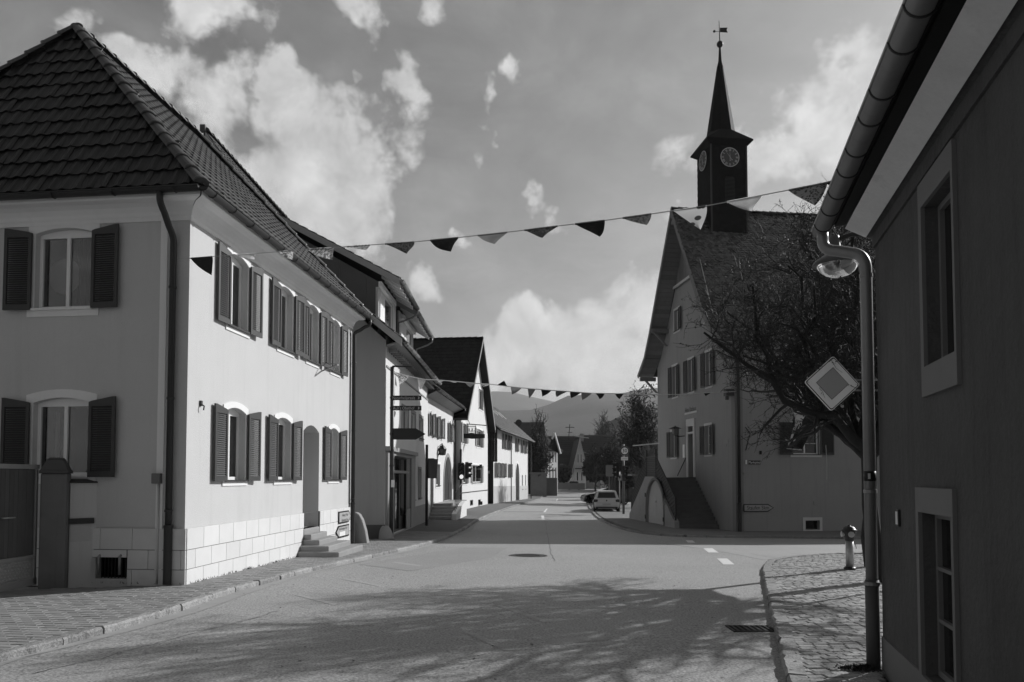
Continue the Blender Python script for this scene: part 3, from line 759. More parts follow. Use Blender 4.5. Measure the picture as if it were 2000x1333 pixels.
def tile_field(O, U, V, ufn, vlen, tw, th, kind='pan', pieces=None, stuff=None, tilt=.02, limit=300, stagger=False, rnd=9):
    """cover plane O + u*U + v*V (v up the slope) between ufn(v)=(u0,u1). pieces=(root, mesh) instances, stuff=MB"""
    R = random.Random(rnd); U = Vector(U).normalized(); V = Vector(V).normalized(); N = U.cross(V)
    if N.z < 0: N = -N
    base = tile_shape(kind, tw, th, round_end=(kind == 'flat')); out = []
    rows = int(vlen / th)
    thr = vlen / rows
    for j in range(rows):
        v = j * thr; a, b = ufn(v + thr * .5)
        n = int((b - a) / tw + .5)
        off = (.5 * tw if (stagger and j % 2) else 0)
        i0 = math.ceil((a - off) / tw - .5)
        i = i0
        while (i + .5) * tw + off < b:
            u = (i + .5) * tw + off; i += 1
            if u < a: continue
            tx = R.uniform(-tilt, tilt); ty = R.uniform(-tilt, tilt)
            Vr = (V + N * tx).normalized(); Ur = (U + N * ty - Vr * (U + N * ty).dot(Vr)).normalized(); Nr = Ur.cross(Vr)
            if Nr.z < 0: Nr = -Nr
            o = O + U * u + V * v + N * R.uniform(0, .003)
            out.append((o, frame4(o, Ur, Vr, Nr)))
    if pieces:
        root, me = pieces; out.sort(key=lambda q: q[0].length)
        for k, (o, M4) in enumerate(out):
            if k < limit: inst('roof_tile', me, root, M4)
            else: stuff.add([M4 @ Vector(v) for v in base.v], base.f)
    else:
        for o, M4 in out: stuff.add([M4 @ Vector(v) for v in base.v], base.f)
    return len(out)
def ridge_cap_mesh(L, r, m, name='ridge_tile'):
    mb = MB(); n = 8; vs = []
    for (y, rr, zz) in ((0, r * 1.14, .012), (.03, r * 1.16, .014), (.07, r * 1.10, .01), (L * 1.12, r * .92, 0)):
        for k in range(n + 1):
            a = PI * k / n; vs.append((math.cos(a) * rr, y, math.sin(a) * rr * .85 + zz - .02))
    k = n + 1
    fs = [(i * k + j, i * k + j + 1, (i + 1) * k + j + 1, (i + 1) * k + j) for i in range(3) for j in range(n)] + [tuple(range(k))]
    mb.add(vs, fs); return mesh_of(name, mb, m, False), mb
def ridge_caps(root, A, B, L, me, mbp, asobj=True, mat_=None, seed=1, up=Vector((0, 0, 1))):
    A = Vector(A); B = Vector(B); D = (B - A); n = max(1, round(D.length / L)); D.normalize(); X = D.cross(up).normalized(); Z = X.cross(D); R = random.Random(seed); rest = MB()
    st = (Vector(B) - Vector(A)).length / n
    for i in range(n):
        o = A + D * (st * i) + Z * R.uniform(-.004, .006)
        X2 = (X + D * R.uniform(-.02, .02)).normalized(); M4 = frame4(o, X2, D, Z)
        if asobj: inst('ridge_tile', me, root, M4)
        else: rest.add([M4 @ Vector(v) for v in mbp.v], mbp.f)
    if rest.v: obj('ridge_tiles', rest, mat_, root, kind='stuff')
def half_gutter(mb, A, B, r, n=8, lip=.012):
    """half round gutter between A and B, open upwards"""
    A = Vector(A); B = Vector(B); D = (B - A).normalized(); X = D.cross(Vector((0, 0, 1))).normalized(); Z = X.cross(D)
    if Z.z < 0: Z = -Z
    vs = []
    for p in (A, B):
        for k in range(n + 1):
            a = PI + PI * k / n; vs.append(p + X * math.cos(a) * r + Z * math.sin(a) * r)
        for k in range(n, -1, -1):
            a = PI + PI * k / n; vs.append(p + X * math.cos(a) * (r - .006) + Z * math.sin(a) * (r - .006))
    m = 2 * (n + 1)
    mb.add(vs, [(k, (k + 1) % m, m + (k + 1) % m, m + k) for k in range(m)] + [tuple(range(n + 1)), tuple(m + k for k in range(n + 1))])
    for s in (-1, 1): mb.tube([A + X * s * r, B + X * s * r], lip * .8, 6)
def gutter_parts(root, A, B, r, m, hooks=.8, hname='gutter_bracket', name='gutter'):
    mb = MB(); half_gutter(mb, A, B, r, 10); g = obj(name, mb, m, root, smooth=True)
    A = Vector(A); B = Vector(B); D = (B - A).normalized(); X = D.cross(Vector((0, 0, 1))).normalized(); Z = Vector((0, 0, 1)); n = int((B - A).length / hooks)
    hk = MB()
    for i in range(n + 1):
        p = A.lerp(B, (i + .4) / (n + 1)); hk = MB()
        hk.tube([p + X * math.cos(PI + PI * k / 8) * (r + .006) + Z * math.sin(PI + PI * k / 8) * (r + .006) for k in range(9)], .008, 4)
        obj(hname, hk, m, g)
    return g
def arc_pts(a, b, c, n=6):
    return [a * (1 - t) ** 2 + b * 2 * t * (1 - t) + c * t * t for t in [i / n for i in range(n + 1)]]
def swan_neck(P0, P1, drop0=.12, drop1=.15):
    """smooth S from gutter outlet P0 down and across to the wall pipe top P1"""
    P0 = Vector(P0); P1 = Vector(P1); z = Vector((0, 0, 1)); a = P0 - z * drop0; b = P1 + z * drop1
    m = (a + b) / 2
    return [P0] + arc_pts(a + z * .02, a - z * .06, a.lerp(b, .32), 5) + arc_pts(a.lerp(b, .68), b + z * .06, b - z * .04, 5) + [P1]

# ------------------------------------------------------------------ house 1: pale corner house
h1 = thing('corner_house', 'pale rendered corner house with hipped tile roof and dark louvred shutters', 'house', (H1A[0], H1A[1], G(*H1A)))
FS = Facade(H1A, H1B, (1, 0)); FF = Facade(H1A, H1L, (0, -1))
EZ = CAMZ + 4.47      # underside of the eaves
def openS(px0, px1, pt, pb, pm=None):
    u0, u1 = FS.U(px0), FS.U(px1); return (u0, u1)
zu1 = FS.Z(462, 498); zu0 = FS.Z(459, 640); zl1 = FS.Z(459, 797); zl0 = FS.Z(459, 938)
RIS = .085
up = [(446, 483.5), (545, 572), (601, 622), (648, 663.5)]; lo = [(439, 478.6), (538, 567), (643, 660)]
opsU = [(FS.U(a, 560), FS.U(b, 560), zu0, zu1, RIS) for a, b in up]
opsL = [(FS.U(a, 860), FS.U(b, 860), zl0, zl1, RIS) for a, b in lo]
dz = FS.g(FS.U(607, 900)) + .60
door = (FS.U(592, 900), FS.U(623, 900), dz, FS.Z(607, 831), .16)
mb = MB()
slab(mb, FS, 0, FS.len, lambda u: FS.g(u) - .2, EZ + .02, opsU + opsL + [door], 0, -.20, sides=False)
# front
fo_u = (FF.U(182, 520), FF.U(69, 520), FF.Z(125, 603), FF.Z(125, 446), RIS)
fo_l = (FF.U(176, 850), FF.U(64, 850), FF.Z(120, 930), FF.Z(120, 777), RIS)
fo_c = (FF.U(248, 1110), FF.U(184, 1110), FF.Z(215, 1131), FF.Z(215, 1089), 0)
slab(mb, FF, 0, FF.len, lambda u: FF.g(u) - .2, EZ + .02, [fo_u, fo_l, fo_c], 0, -.20, sides=False)
# back and far walls
c3 = Vector(H1L + (0,)) + (FS.b - FS.a); P3 = Vector((c3.x, c3.y, 0))
for a, b in ((FS.b, P3), (P3, FF.b)):
    mb.quad((a.x, a.y, G(a.x, a.y) - .2), (b.x, b.y, G(b.x, b.y) - .2), (b.x, b.y, EZ + .02), (a.x, a.y, EZ + .02))
obj('wall', mb, m_plaster1, h1)
# dark rooms behind the front windows
for o in (fo_u, fo_l, fo_c):
    mb = MB(); w0, w1 = -.215, -1.4; a, b, z0, z1 = o[0] - .3, o[1] + .3, o[2] - .3, o[3] + .2; P = FF.P
    mb.quad(P(a, w1, z0), P(b, w1, z0), P(b, w1, z1), P(a, w1, z1)); mb.quad(P(a, w0, z0), P(a, w1, z0), P(a, w1, z1), P(a, w0, z1)); mb.quad(P(b, w0, z0), P(b, w1, z0), P(b, w1, z1), P(b, w0, z1))
    mb.quad(P(a, w0, z1), P(b, w0, z1), P(b, w1, z1), P(a, w1, z1)); mb.quad(P(a, w0, z0), P(b, w0, z0), P(b, w1, z0), P(a, w1, z0))
    obj('room', mb, m_room, h1)
SH = .2
for i, o in enumerate(opsU): window(h1, FS, o, .17, sur=.095, sash=2, shut='both', shang=(-.03 + .02 * (i % 2), .07 + .02 * (i % 3)), shw=(.47 if i != 2 else .40), shoff=.042)
for i, o in enumerate(opsL): window(h1, FS, o, .17, sur=.095, sash=2, shut='both', shang=(-.02 + .02 * (i % 2), .08 - .02 * (i % 2)), shw=.47, shoff=.042)
window(h1, FF, fo_u, .15, sur=.12, sash=2, shut='both', shang=(.05, .05), shw=.48, gmat=m_clear, sillmat=m_trim)
window(h1, FF, fo_l, .15, sur=.12, sash=2, shut='both', shang=(.05, .05), shw=.48, gmat=m_clear, sillmat=m_trim)
def curtain(root, F, u0, u1, w, z0, z1, fold=.03, waves=7, m=m_curtain):
    mb = MB(); n = waves * 6
    for i in range(n):
        a, b = i / n, (i + 1) / n; wa, wb = w + math.sin(a * waves * 2 * PI) * fold, w + math.sin(b * waves * 2 * PI) * fold
        mb.quad(F.P(u0 + (u1 - u0) * a, wa, z0), F.P(u0 + (u1 - u0) * b, wb, z0), F.P(u0 + (u1 - u0) * b, wb, z1), F.P(u0 + (u1 - u0) * a, wa, z1))
    obj('curtain', mb, m, root, smooth=True)
um = (fo_u[0] + fo_u[1]) / 2
curtain(h1, FF, fo_u[0] - .02, um - .02, -.34, fo_u[2] - .1, fo_u[3], .02, 6, mat('grey_curtain', .09, .95, .1, 6))
mb = MB(); mb.lathe(FF.P(um + .30, -.42, (fo_u[2] + fo_u[3]) / 2 - .02), [(.30, 0), (.31, .01), (.30, .02)], 28, (FF.d, Vector((0, 0, 1)), FF.n)); obj('disc_reflection', mb, mat('reflection_tone', .7, .9), h1)  # pale disc behind the pane, a painted stand-in for a bright reflection
lm_ = (fo_l[0] + fo_l[1]) / 2
curtain(h1, FF, lm_ + .10, lm_ + .17, -.30, fo_l[2] - .1, fo_l[3] - .35, .02, 1); curtain(h1, FF, lm_ + .26, lm_ + .34, -.30, fo_l[2] - .1, fo_l[3] - .22, .02, 1)
# corner strips, cornice
mb = MB(); fbox(mb, FF, FF.U(325, 700), FF.U(312, 700), 0, .035, FF.g(.5) - .05, EZ - .10); obj('pilaster_strip', mb, m_trim, h1)
mb = MB()
def cornice(mb, F, u0, u1, prof, mitre=False):
    for (w0, z0), (w1, z1) in zip(prof, prof[1:]):
        a, b = (0, 0) if not mitre else (-w0, -w1)
        mb.quad(F.P(u0 + a, w0, z0), F.P(u1, w0, z0), F.P(u1, w1, z1), F.P(u0 + b, w1, z1))
OH = .40
cpr = [(0, EZ - .26), (.03, EZ - .26), (.03, EZ - .20), (.05, EZ - .17), (.06, EZ - .12), (.11, EZ - .045), (.19, EZ - .0), (OH - .05, EZ), (OH - .02, EZ + .02), (OH - .02, EZ + .15)]
cornice(mb, FS, 0, FS.len + .02, cpr, True); cornice(mb, FF, 0, FF.len, cpr, True)
obj('cornice', mb, m_trim, h1)
# hipped roof
ez = EZ + .16; RH = 4.02
def E(u, w, F=FS): p = F.P(u, w, 0); return Vector((p.x, p.y, ez))
nS = FS.n; cA = FS.a + nS * OH + FF.n * OH; cB = FS.b + nS * OH + FS.d * OH
wid = FF.len; cD = FF.b + FF.d * OH + FF.n * OH; cC = cD + (FS.d * (FS.len + 2 * OH))
for v in (cA, cB, cC, cD): v.z = ez
rm = (cA + cD) / 2; rn = (cB + cC) / 2
R1 = W(150, 60, 14.4); y2 = 17.0
while W(388, 268, y2).z < R1.z: y2 += .02
R2 = W(388, 268, y2)
mb = MB()
mb.quad(cA, cB, R2, R1); mb.add([cD, cA, R1], ((0, 1, 2),)); mb.add([cB, cC, R2], ((0, 1, 2),)); mb.quad(cC, cD, R1, R2)
mb.quad(cA, cB, cC, cD)
obj('roof_boarding', mb, m_tile_d, h1)
def slope_field(root, A, B, T0, T1, tw, th, kind, pieces=None, stuff=None, **kw):
    """A,B eave ends; T0 above A side, T1 above B side (upper edge)"""
    U = (B - A).normalized(); r0 = T0 - A; v_ = r0 - U * r0.dot(U); V = v_.normalized(); vl = v_.length
    a0 = r0.dot(U); a1 = (T1 - A).dot(U); LL = (B - A).length
    return tile_field(A, U, V, lambda v: (a0 * v / vl, LL + (a1 - LL) * v / vl), vl, tw, th, kind, pieces, stuff, **kw)
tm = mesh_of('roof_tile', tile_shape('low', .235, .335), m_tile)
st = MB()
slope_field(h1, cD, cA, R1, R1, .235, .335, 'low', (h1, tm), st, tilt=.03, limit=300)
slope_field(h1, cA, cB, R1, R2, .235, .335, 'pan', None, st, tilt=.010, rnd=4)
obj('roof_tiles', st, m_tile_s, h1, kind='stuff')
rc, rcm = ridge_cap_mesh(.37, .115, m_ridge)
ridge_caps(h1, cA + Vector((0, 0, .03)), R1 + Vector((0, 0, .06)), .37, rc, rcm)
ridge_caps(h1, cD + Vector((0, 0, .03)), R1 + Vector((0, 0, .06)), .37, rc, rcm)
ridge_caps(h1, R1 + Vector((0, 0, .06)), R2 + Vector((0, 0, .06)), .37, rc, rcm)
ridge_caps(h1, cB + Vector((0, 0, .03)), R2 + Vector((0, 0, .06)), .37, rc, rcm)
# gutters and downpipes
gr = .075
gA = FS.P(-OH - .08, OH + .06, ez - .05); gB = FS.P(FS.len + OH + .06, OH + .06, ez - .05)
gutter_parts(h1, gA, gB, gr, m_zinc_dark, .75)
gF0 = FF.P(-OH - .02, OH + .06, ez - .05); gF1 = FF.P(FF.len + .2, OH + .06, ez - .05)
gutter_parts(h1, gF0, gF1, gr, m_zinc_dark, 1.1)
def downpipe(root, top, wallpt, bottom, r, m, clips=3, name='downpipe', foot=None):
    mb = MB(); mb.tube(swan_neck(top, wallpt) + [bottom], r, 10); p = obj(name, mb, m, root, smooth=True)
    for i in range(clips):
        c = Vector(wallpt).lerp(Vector(bottom), (i + .35) / clips); k = MB(); k.lathe(c, [(r + .008, -.02), (r + .012, 0), (r + .008, .02)], 10); obj('pipe_clip', k, m, p)
    if foot: k = MB(); k.lathe(Vector(bottom) + Vector((0, 0, .0)), [(r * 1.25, 0), (r * 1.25, foot), (r * 1.4, foot + .01), (r * 1.4, foot + .04), (r, foot + .05)], 12); obj('pipe_foot', k, m, p, smooth=False)
    return p
uq = FF.U(335, 700, .08)
downpipe(h1, FF.P(uq + .02, OH + .06, ez - .10), FF.P(uq, .085, EZ - .75), FF.P(uq, .085, FF.g(uq)), .052, m_zinc_dark, 3, foot=.9)
downpipe(h1, FS.P(FS.len + .22, OH + .06, ez - .10), FS.P(FS.len - .04, .08, EZ - .55), FS.P(FS.len - .04, .08, FS.g(FS.len)), .05, m_zinc_dark, 3, foot=1.1)
mb = MB(); mb.tube([FS.P(FS.len - .20, .02, EZ - .4), FS.P(FS.len - .20, .02, FS.g(FS.len - .2) + 1.1)], .014, 6); obj('lightning_conductor', mb, m_zinc_dark, h1)
# plinth stones
pz = [FS.Z(361, 1033), FS.Z(361, 1075), FS.Z(361, 1113)]
def plinth(F, u0, u1, skip, left_start=0):
    back = MB(); slab(back, F, u0 + .02, u1, lambda u: F.g(u) - .1, pz[0] - .004, [(s[0], s[1], s[2], min(s[3], pz[0] - .006), 0) for s in skip], .022, 0, True); obj('plinth_bed', back, m_joint, h1)
    rows = [(pz[1] + .005, pz[0] - .002), (pz[2] + .005, pz[1] - .005), (None, pz[2] - .005)]
    for r, (za, zb) in enumerate(rows):
        L = .56; u = u0 - (.28 if r % 2 else 0) - left_start
        while u < u1:
            a, b = max(u, u0) + .004, min(u + L, u1) - .004; u += L
            segs = [(a, b)]
            for s in skip:
                z0, z1 = (za if za is not None else F.g(a)), zb
                if s[2] < z1 - .05 and s[3] > z0 + .05:
                    ns = []
                    for (p, q) in segs:
                        if q <= s[0] or p >= s[1]: ns.append((p, q)); continue
                        if p < s[0] - .05: ns.append((p, s[0] - .012))
                        if q > s[1] + .05: ns.append((s[1] + .012, q))
                    segs = ns
            for (p, q) in segs:
                if q - p < .03: continue
                m = MB()
                zl = (lambda x: (za if za is not None else F.g(x) - .06))
                P = F.P
                if za is None or True:
                    pts = [P(p, .02, max(zl(p), F.g(p) - .1)), P(q, .02, max(zl(q), F.g(q) - .1)), P(q, .02, zb), P(p, .02, zb)]
                if zb - max(zl(p), F.g(p) - .1) < .03: continue
                m.prism(pts, F.n * .022); obj('plinth_stone', m, m_plinth, h1, bevel=.003)
plinth(FS, .0, FS.len, [(door[0], door[1], 0, door[2] + 2, 0)])
plinth(FF, -.042, 4.6, [(fo_c[0] - .02, fo_c[1] + .02, fo_c[2] - .3, fo_c[3] + .02, 0)], .2)
mb = MB(); fbox(mb, FF, fo_c[0] - .012, fo_c[1] + .012, .02, .042, fo_c[3] + .004, pz[1] - .006); obj('plinth_stone', mb, m_plinth, h1, bevel=.003)
# door leaf in the deep recess, steps
mb = MB(); o = door; slab(mb, FS, o[0] - .02, o[1] + .02, o[2] - .1, lambda u: arc_top(o, u) + .05, [], -.60, -.66, True, extra=[o[0] + i * .1 for i in range(12)])
dl = obj('door', mb, m_darkwood, h1)
mb = MB(); mb.box(FS.P(o[0] + .18, -.56, o[2] + 1.0), (.03, .12, .03), (FS.d, FS.n, Vector((0, 0, 1)))); obj('door_handle', mb, m_alu, dl)
mb = MB()
zt = door[3]
for e in (o[0] - .004, o[1] + .004): mb.quad(FS.P(e, -.19, o[2] - .1), FS.P(e, -.62, o[2] - .1), FS.P(e, -.62, arc_top(o, e)), FS.P(e, -.19, arc_top(o, e)))
for i in range(10):
    a = o[0] + (o[1] - o[0]) * i / 10; b = o[0] + (o[1] - o[0]) * (i + 1) / 10; mb.quad(FS.P(a, -.19, arc_top(o, a)), FS.P(b, -.19, arc_top(o, b)), FS.P(b, -.62, arc_top(o, b)), FS.P(a, -.62, arc_top(o, a)))
mb.quad(FS.P(o[0], -.0, o[2]), FS.P(o[1], -.0, o[2]), FS.P(o[1], -.62, o[2]), FS.P(o[0], -.62, o[2]))
obj('door_recess', mb, m_plaster1, h1)
gz = FS.g((o[0] + o[1]) / 2, .5)
for k in range(5):
    zt = gz + (o[2] - gz) * (k + 1) / 5; w1 = [1.0, .72, .44, .22, .03][k]
    u0 = o[0] - [.42, .28, .10, .03, 0][k]; u1 = o[1] + [.45, .34, .16, .03, 0][k]
    m = MB()
    if k < 4: fbox(m, FS, u0, u1, .045, w1, zt - .20 - (.1 if k == 0 else 0), zt)
    else: fbox(m, FS, o[0] + .005, o[1] - .005, -.45, .04, zt - .17, zt - .003)
    obj('step', m, m_step, h1, bevel=.025)
# cellar hatch with two vent pipes, fuse box and conduit
mb = MB()
for i in range(9): fbox(mb, FF, fo_c[0] + .02 + i * .06, fo_c[0] + .035 + i * .06, -.1, -.085, fo_c[2], fo_c[3])
obj('cellar_grille', mb, m_iron, h1)
for px in (194, 235):
    u = FF.U(px, 1100, .05); mb = MB(); z1_ = FF.Z(px, 1087); mb.tube([FF.P(u, .07, FF.Z(px, 1122)), FF.P(u, .07, z1_), FF.P(u, .02, z1_ + .03)], .022, 8); obj('vent_pipe', mb, m_zinc, h1, smooth=True)
u = FF.U(307, 935, .06); mb = MB(); fbox(mb, FF, u - .075, u + .075, .0, .11, FF.Z(307, 945), FF.Z(307, 925)); obj('meter_box', mb, m_signmid, h1, bevel=.01)
mb = MB(); mb.tube([FF.P(u - .02, .05, FF.Z(307, 945)), FF.P(u - .02, .05, FF.g(u))], .018, 8); obj('conduit', mb, m_plaster1, h1, smooth=True)
# small fixtures on the street side
mb = MB(); u, z = FS.uv(391, 790); fbox(mb, FS, u - .03, u + .03, 0, .03, z - .03, z + .06); mb.tube([FS.P(u, .02, z), FS.P(u, .07, z - .03), FS.P(u, .06, z - .1)], .012, 6); obj('wall_hook', mb, m_zinc_dark, h1)
u, z = FS.uv(628, 716); mb = MB(); mb.tube([FS.P(u, 0, z - .12), FS.P(u - .1, .45, z + .02)], .018, 6); mb.tube([FS.P(u, 0, z + .1), FS.P(u - .1, .45, z + .02)], .012, 6); obj('flag_bracket', mb, m_zinc, h1)
# direction signs on the wall
def arrow_sign(name, label, F, px0, px1, py0, py1, point, lines, m_face, w=.05, th=.02, tip=.16, tsize=.08, group=None, txtmat=None, plate=None):
    (u0, z1), (u1, z0) = F.uv(px0, py0), F.uv(px1, py1)
    zc = (z0 + z1) / 2; t = thing(name, label, 'direction sign', F.P((u0 + u1) / 2, w, zc), group)
    body = [(u0, z0), (u1, z0), (u1, z1), (u0, z1)]
    if point == 1: pts = [(u0, z0), (u1 - tip, z0), (u1, zc), (u1 - tip, z1), (u0, z1)]
    elif point == -1: pts = [(u0 + tip, z0), (u1, z0), (u1, z1), (u0 + tip, z1), (u0, zc)]
    else: pts = body
    mb = MB(); mb.prism([F.P(u, w, z) for u, z in pts], F.n * th); obj('sign_border', mb, m_black2, t)
    cu, cz = (u0 + u1) / 2, zc
    k = .035
    ins = [(cu + (u - cu) * (1 - k / (u1 - u0) * 2.0), cz + (z - cz) * (1 - k / (z1 - z0) * 2.0)) for u, z in pts]
    mb = MB(); mb.prism([F.P(u, w + th, z) for u, z in ins], F.n * .003); obj('sign_face', mb, m_face, t)
    lz = z1
    # text must read left to right as seen from outside
    Udir = F.d if F.n.cross(F.d).z < 0 else F.d
    right = Vector((0, 0, 1)).cross(F.n) * 1.0   # viewer's right when looking against the normal
    for i, (s, off) in enumerate(lines):
        q = text_mb(s, tsize, F.P(cu + (.0 if point == 0 else -.03 * point), w + th + .004, zc + off), right, Vector((0, 0, 1)), .001, sx=.85)
        obj('lettering', q, txtmat or m_black2, t)
    if plate:
        mb = MB(); fbox(mb, F, plate[0] + cu, plate[1] + cu, w + th + .004, w + th + .007, zc + plate[2], zc + plate[3]); obj('cover_plate', mb, m_signwhite, t)
    return t
uA = FS.len - 1.02
def arrow_at(name, label, F, u0, u1, z0, z1, *a, **k):
    class Q: pass
    q = Facade((F.a.x, F.a.y), (F.b.x, F.b.y), (F.n.x, F.n.y))
    vals = {0: (u0, z1), 1: (u1, z0)}; cnt = [0]
    q.uv = lambda px, py, w=0: vals[px]
    return arrow_sign(name, label, q, 0, 1, 0, 0, *a, **k)
zA = FS.Z(673, 1009); zB = FS.Z(668, 1037)
arrow_at('direction_sign', 'pale arrow sign to Freiburg pointing right, upper of two on the plinth', FS, FS.U(661.5, 1009, .06), FS.U(685, 1009, .06), zA - .16, zA + .16, 1, [('Freiburg 14 km', .05), ('Bollschweil 3 km', -.085)], m_signlight, tsize=.105, tip=.22, group='arrow signs on the corner house')
arrow_at('direction_sign', 'pale arrow sign pointing left with a white patch, lower of two on the plinth', FS, FS.U(656, 1037, .06), FS.U(681, 1037, .06), zB - .16, zB + .16, -1, [('Bad Krozingen 6 km', .07)], m_signlight, tsize=.10, tip=.22, group='arrow signs on the corner house', plate=(-.30, .2, -.12, -.01))

# weeds along the foot of the wall
wd = MB(); R = random.Random(8)
for i in range(260):
    u = R.uniform(0, door[0]) if R.random() < .8 else R.uniform(0, 4); F = FS if i % 4 else FF
    if F is FS and R.random() < .4: u = R.choice([1.6, 2.3, 3.6, 4.1]) + R.gauss(0, .12)
    b = F.P(u, .05 + abs(R.gauss(0, .02)), F.g(u, .05)); h = R.uniform(.01, .05); a = R.uniform(0, 6.28)
    wd.add([b, b + Vector((.01, .004, 0)), b + Vector((math.cos(a) * .02, math.sin(a) * .02, h))], ((0, 1, 2),))
struct('wall_weeds', wd, m_leafd, kind='stuff')

# ---- gate, post, low wall with letterbox
pp = on_ground(103, 1147); gz = G(pp.x, pp.y)
ax = (Vector((.94, .34, 0)).normalized(), Vector((-.34, .94, 0)).normalized(), Vector((0, 0, 1)))
gp = thing('gate_post', 'tall dark stone gate post with faceted cap beside the board gate', 'gate post', (pp.x, pp.y, gz))
c0 = W(100, 1147, pp.y + .1); c0.z = 0
mb = MB(); cx = Vector((c0.x, pp.y + .16, 0)); hpost = W(100, 925, pp.y).z - gz
mb.box(cx + Vector((0, 0, gz + hpost / 2 - .1)), (.36, .36, hpost + .2), ax); obj('shaft', mb, mat('post_stone', .17, .85, .2, 3, .3, 50, .2, stain=.2, streak=.2), gp, bevel=.02)
mb = MB(); zc = gz + hpost
def frust(mb, c, z0, z1, a, b, ax):
    vs = [c + ax[0] * i * a + ax[1] * j * a + Vector((0, 0, z0)) for j in (-1, 1) for i in (-1, 1)] + [c + ax[0] * i * b + ax[1] * j * b + Vector((0, 0, z1)) for j in (-1, 1) for i in (-1, 1)]
    mb.add(vs, ((0, 1, 3, 2), (4, 5, 7, 6), (0, 1, 5, 4), (1, 3, 7, 5), (3, 2, 6, 7), (2, 0, 4, 6)))
frust(mb, cx, zc, zc + .05, .20, .20, ax); frust(mb, cx, zc + .05, zc + .22, .19, .11, ax); frust(mb, cx, zc + .22, zc + .25, .11, .09, ax)
obj('cap', mb, mat('post_cap', .09, .85, .2, 4, .3, 50), gp, bevel=.008)
# low wall
LWa = (cx.x + .16, cx.y + .12); LWb = (FF.P(FF.U(186, 1130), 0, 0).x, FF.P(FF.U(186, 1130), 0, 0).y)
FLW = Facade(LWa, LWb, (1, -.2))
lw = thing('garden_wall', 'low rendered wall with a letter flap between gate post and house', 'wall', (LWa[0], LWa[1], G(*LWa)))
zt = W(131, 944, LWa[1]).z
mb = MB(); slab(mb, FLW, 0, FLW.len, lambda u: FLW.g(u) - .1, lambda u: zt, [], 0, -.22, True); obj('wall_body', mb, mat('garden_wall_render', .55, .9, .08, 2, .3, 50, .2, stain=.2, streak=.15), lw)
mb = MB(); mb.prism([FLW.P(-.02, .03, zt), FLW.P(FLW.len, .03, zt), FLW.P(FLW.len, -.12, zt + .05), FLW.P(-.02, -.12, zt + .05)], (0, 0, .015)); obj('coping', mb, m_zinc_dark, lw)
(um_, zm_) = FLW.uv(158, 1018); mb = MB(); fbox(mb, FLW, um_ - .19, um_ + .19, 0, .03, zm_ - .045, zm_ + .045); fl = obj('letter_flap', mb, m_zinc_dark, lw, bevel=.005)
mb = MB(); fbox(mb, FLW, um_ - .15, um_ + .15, .0, .006, zm_ - .33, zm_ - .06); obj('letter_plate', mb, mat('letter_plate_m', .48, .8, .1, 5), lw)
# gate
GA = Vector((cx.x - .22, cx.y - .12, 0)); ge = on_ground(-60, 1172); GB = Vector((ge.x, ge.y, 0)); FG = Facade((GA.x, GA.y), (GB.x, GB.y), (0, -1))
gt = thing('yard_gate', 'yard gate of dark upright boards in a pale metal frame with embossed panel', 'gate', (GA.x, GA.y, G(GA.x, GA.y)))
zt = FG.Z(35, 907, .0); zb = FG.g(.5) + .03
def gbar(u0, u1, z0, z1, nm='frame_bar', m=m_alu, w0=-.02, w1=.03):
    mb = MB(); fbox(mb, FG, u0, u1, w0, w1, z0, z1); obj(nm, mb, m, gt, bevel=.004)
gbar(0, FG.len, zt - .07, zt); gbar(0.02, .07, zb, zt - .072, m=m_alu); gbar(0, FG.len, zb, zb + .11); zp = zb + .42
gbar(.072, FG.len, zp, zp + .05)
k = 0; u = .08
while u < FG.len - .05:
    gbar(u, u + .088, zp + .052, zt - .072, 'board', m_gateplank, -.01, .012 + .002 * (k % 2)); u += .093; k += 1
gbar(.072, FG.len, zb + .112, zp - .002, 'embossed_panel', m_alu, -.005, .005)
bump = MB()
for i in range(int((FG.len - .2) / .07)):
    for j in range(6):
        c = FG.P(.14 + i * .07 + (.035 if j % 2 else 0), .006, zb + .15 + j * .045); bump.lathe(c, [(.018, 0), (.010, .008), (.001, .010)], 6, (FG.d, Vector((0, 0, 1)), FG.n))
obj('embossing', bump, m_alu, gt, kind='stuff')
(uh, zh) = FG.uv(8, 1012); mb = MB(); mb.tube([FG.P(uh + .1, .02, zh), FG.P(uh + .1, .08, zh), FG.P(uh - .12, .08, zh)], .012, 8); obj('gate_handle', mb, m_alu, gt, smooth=True)

# ------------------------------------------------------------------ house 2: shop house with two big dormers
def V3(x, y, z): return Vector((x, y, z))
h2 = thing('dormer_house', 'white shop house with two wide roof dormers and a steep tiled roof', 'house', (H2A[0], H2A[1], G(*H2A)))
F2 = Facade(H2A, H2B, (1, 0)); G2 = Facade(H2A, (H2A[0] - 12, H2A[1] + .15), (0, -1))
Z0 = CAMZ
e2z = Z0 + 4.25; kz = Z0 + 7.25
def opn(F, px0, px1, y0, y1, rise=0, w=0.0, pm=None):
    """opening from photo pixels: y0 top, y1 bottom read at the middle column"""
    m = (px0 + px1) / 2 if pm is None else pm
    return (F.U(px0, (y0 + y1) / 2, w), F.U(px1, (y0 + y1) / 2, w), F.Z(m, y1, w), F.Z(m, y0, w), rise)
shop = opn(F2, 765.5, 800, 893, 1036); shop = (shop[0], shop[1], F2.g(shop[0]) + .02, shop[3], 0)
nar = [opn(F2, 804.5, 810, 914, 977), opn(F2, 817, 822, 916, 973)]
upw = [opn(F2, 785, 797, 800, 846), opn(F2, 803.5, 811, 808, 851), opn(F2, 819, 826, 813, 852)]
upw = [(a, b, upw[1][2], upw[1][3], 0) for a, b, _, _, _ in upw]
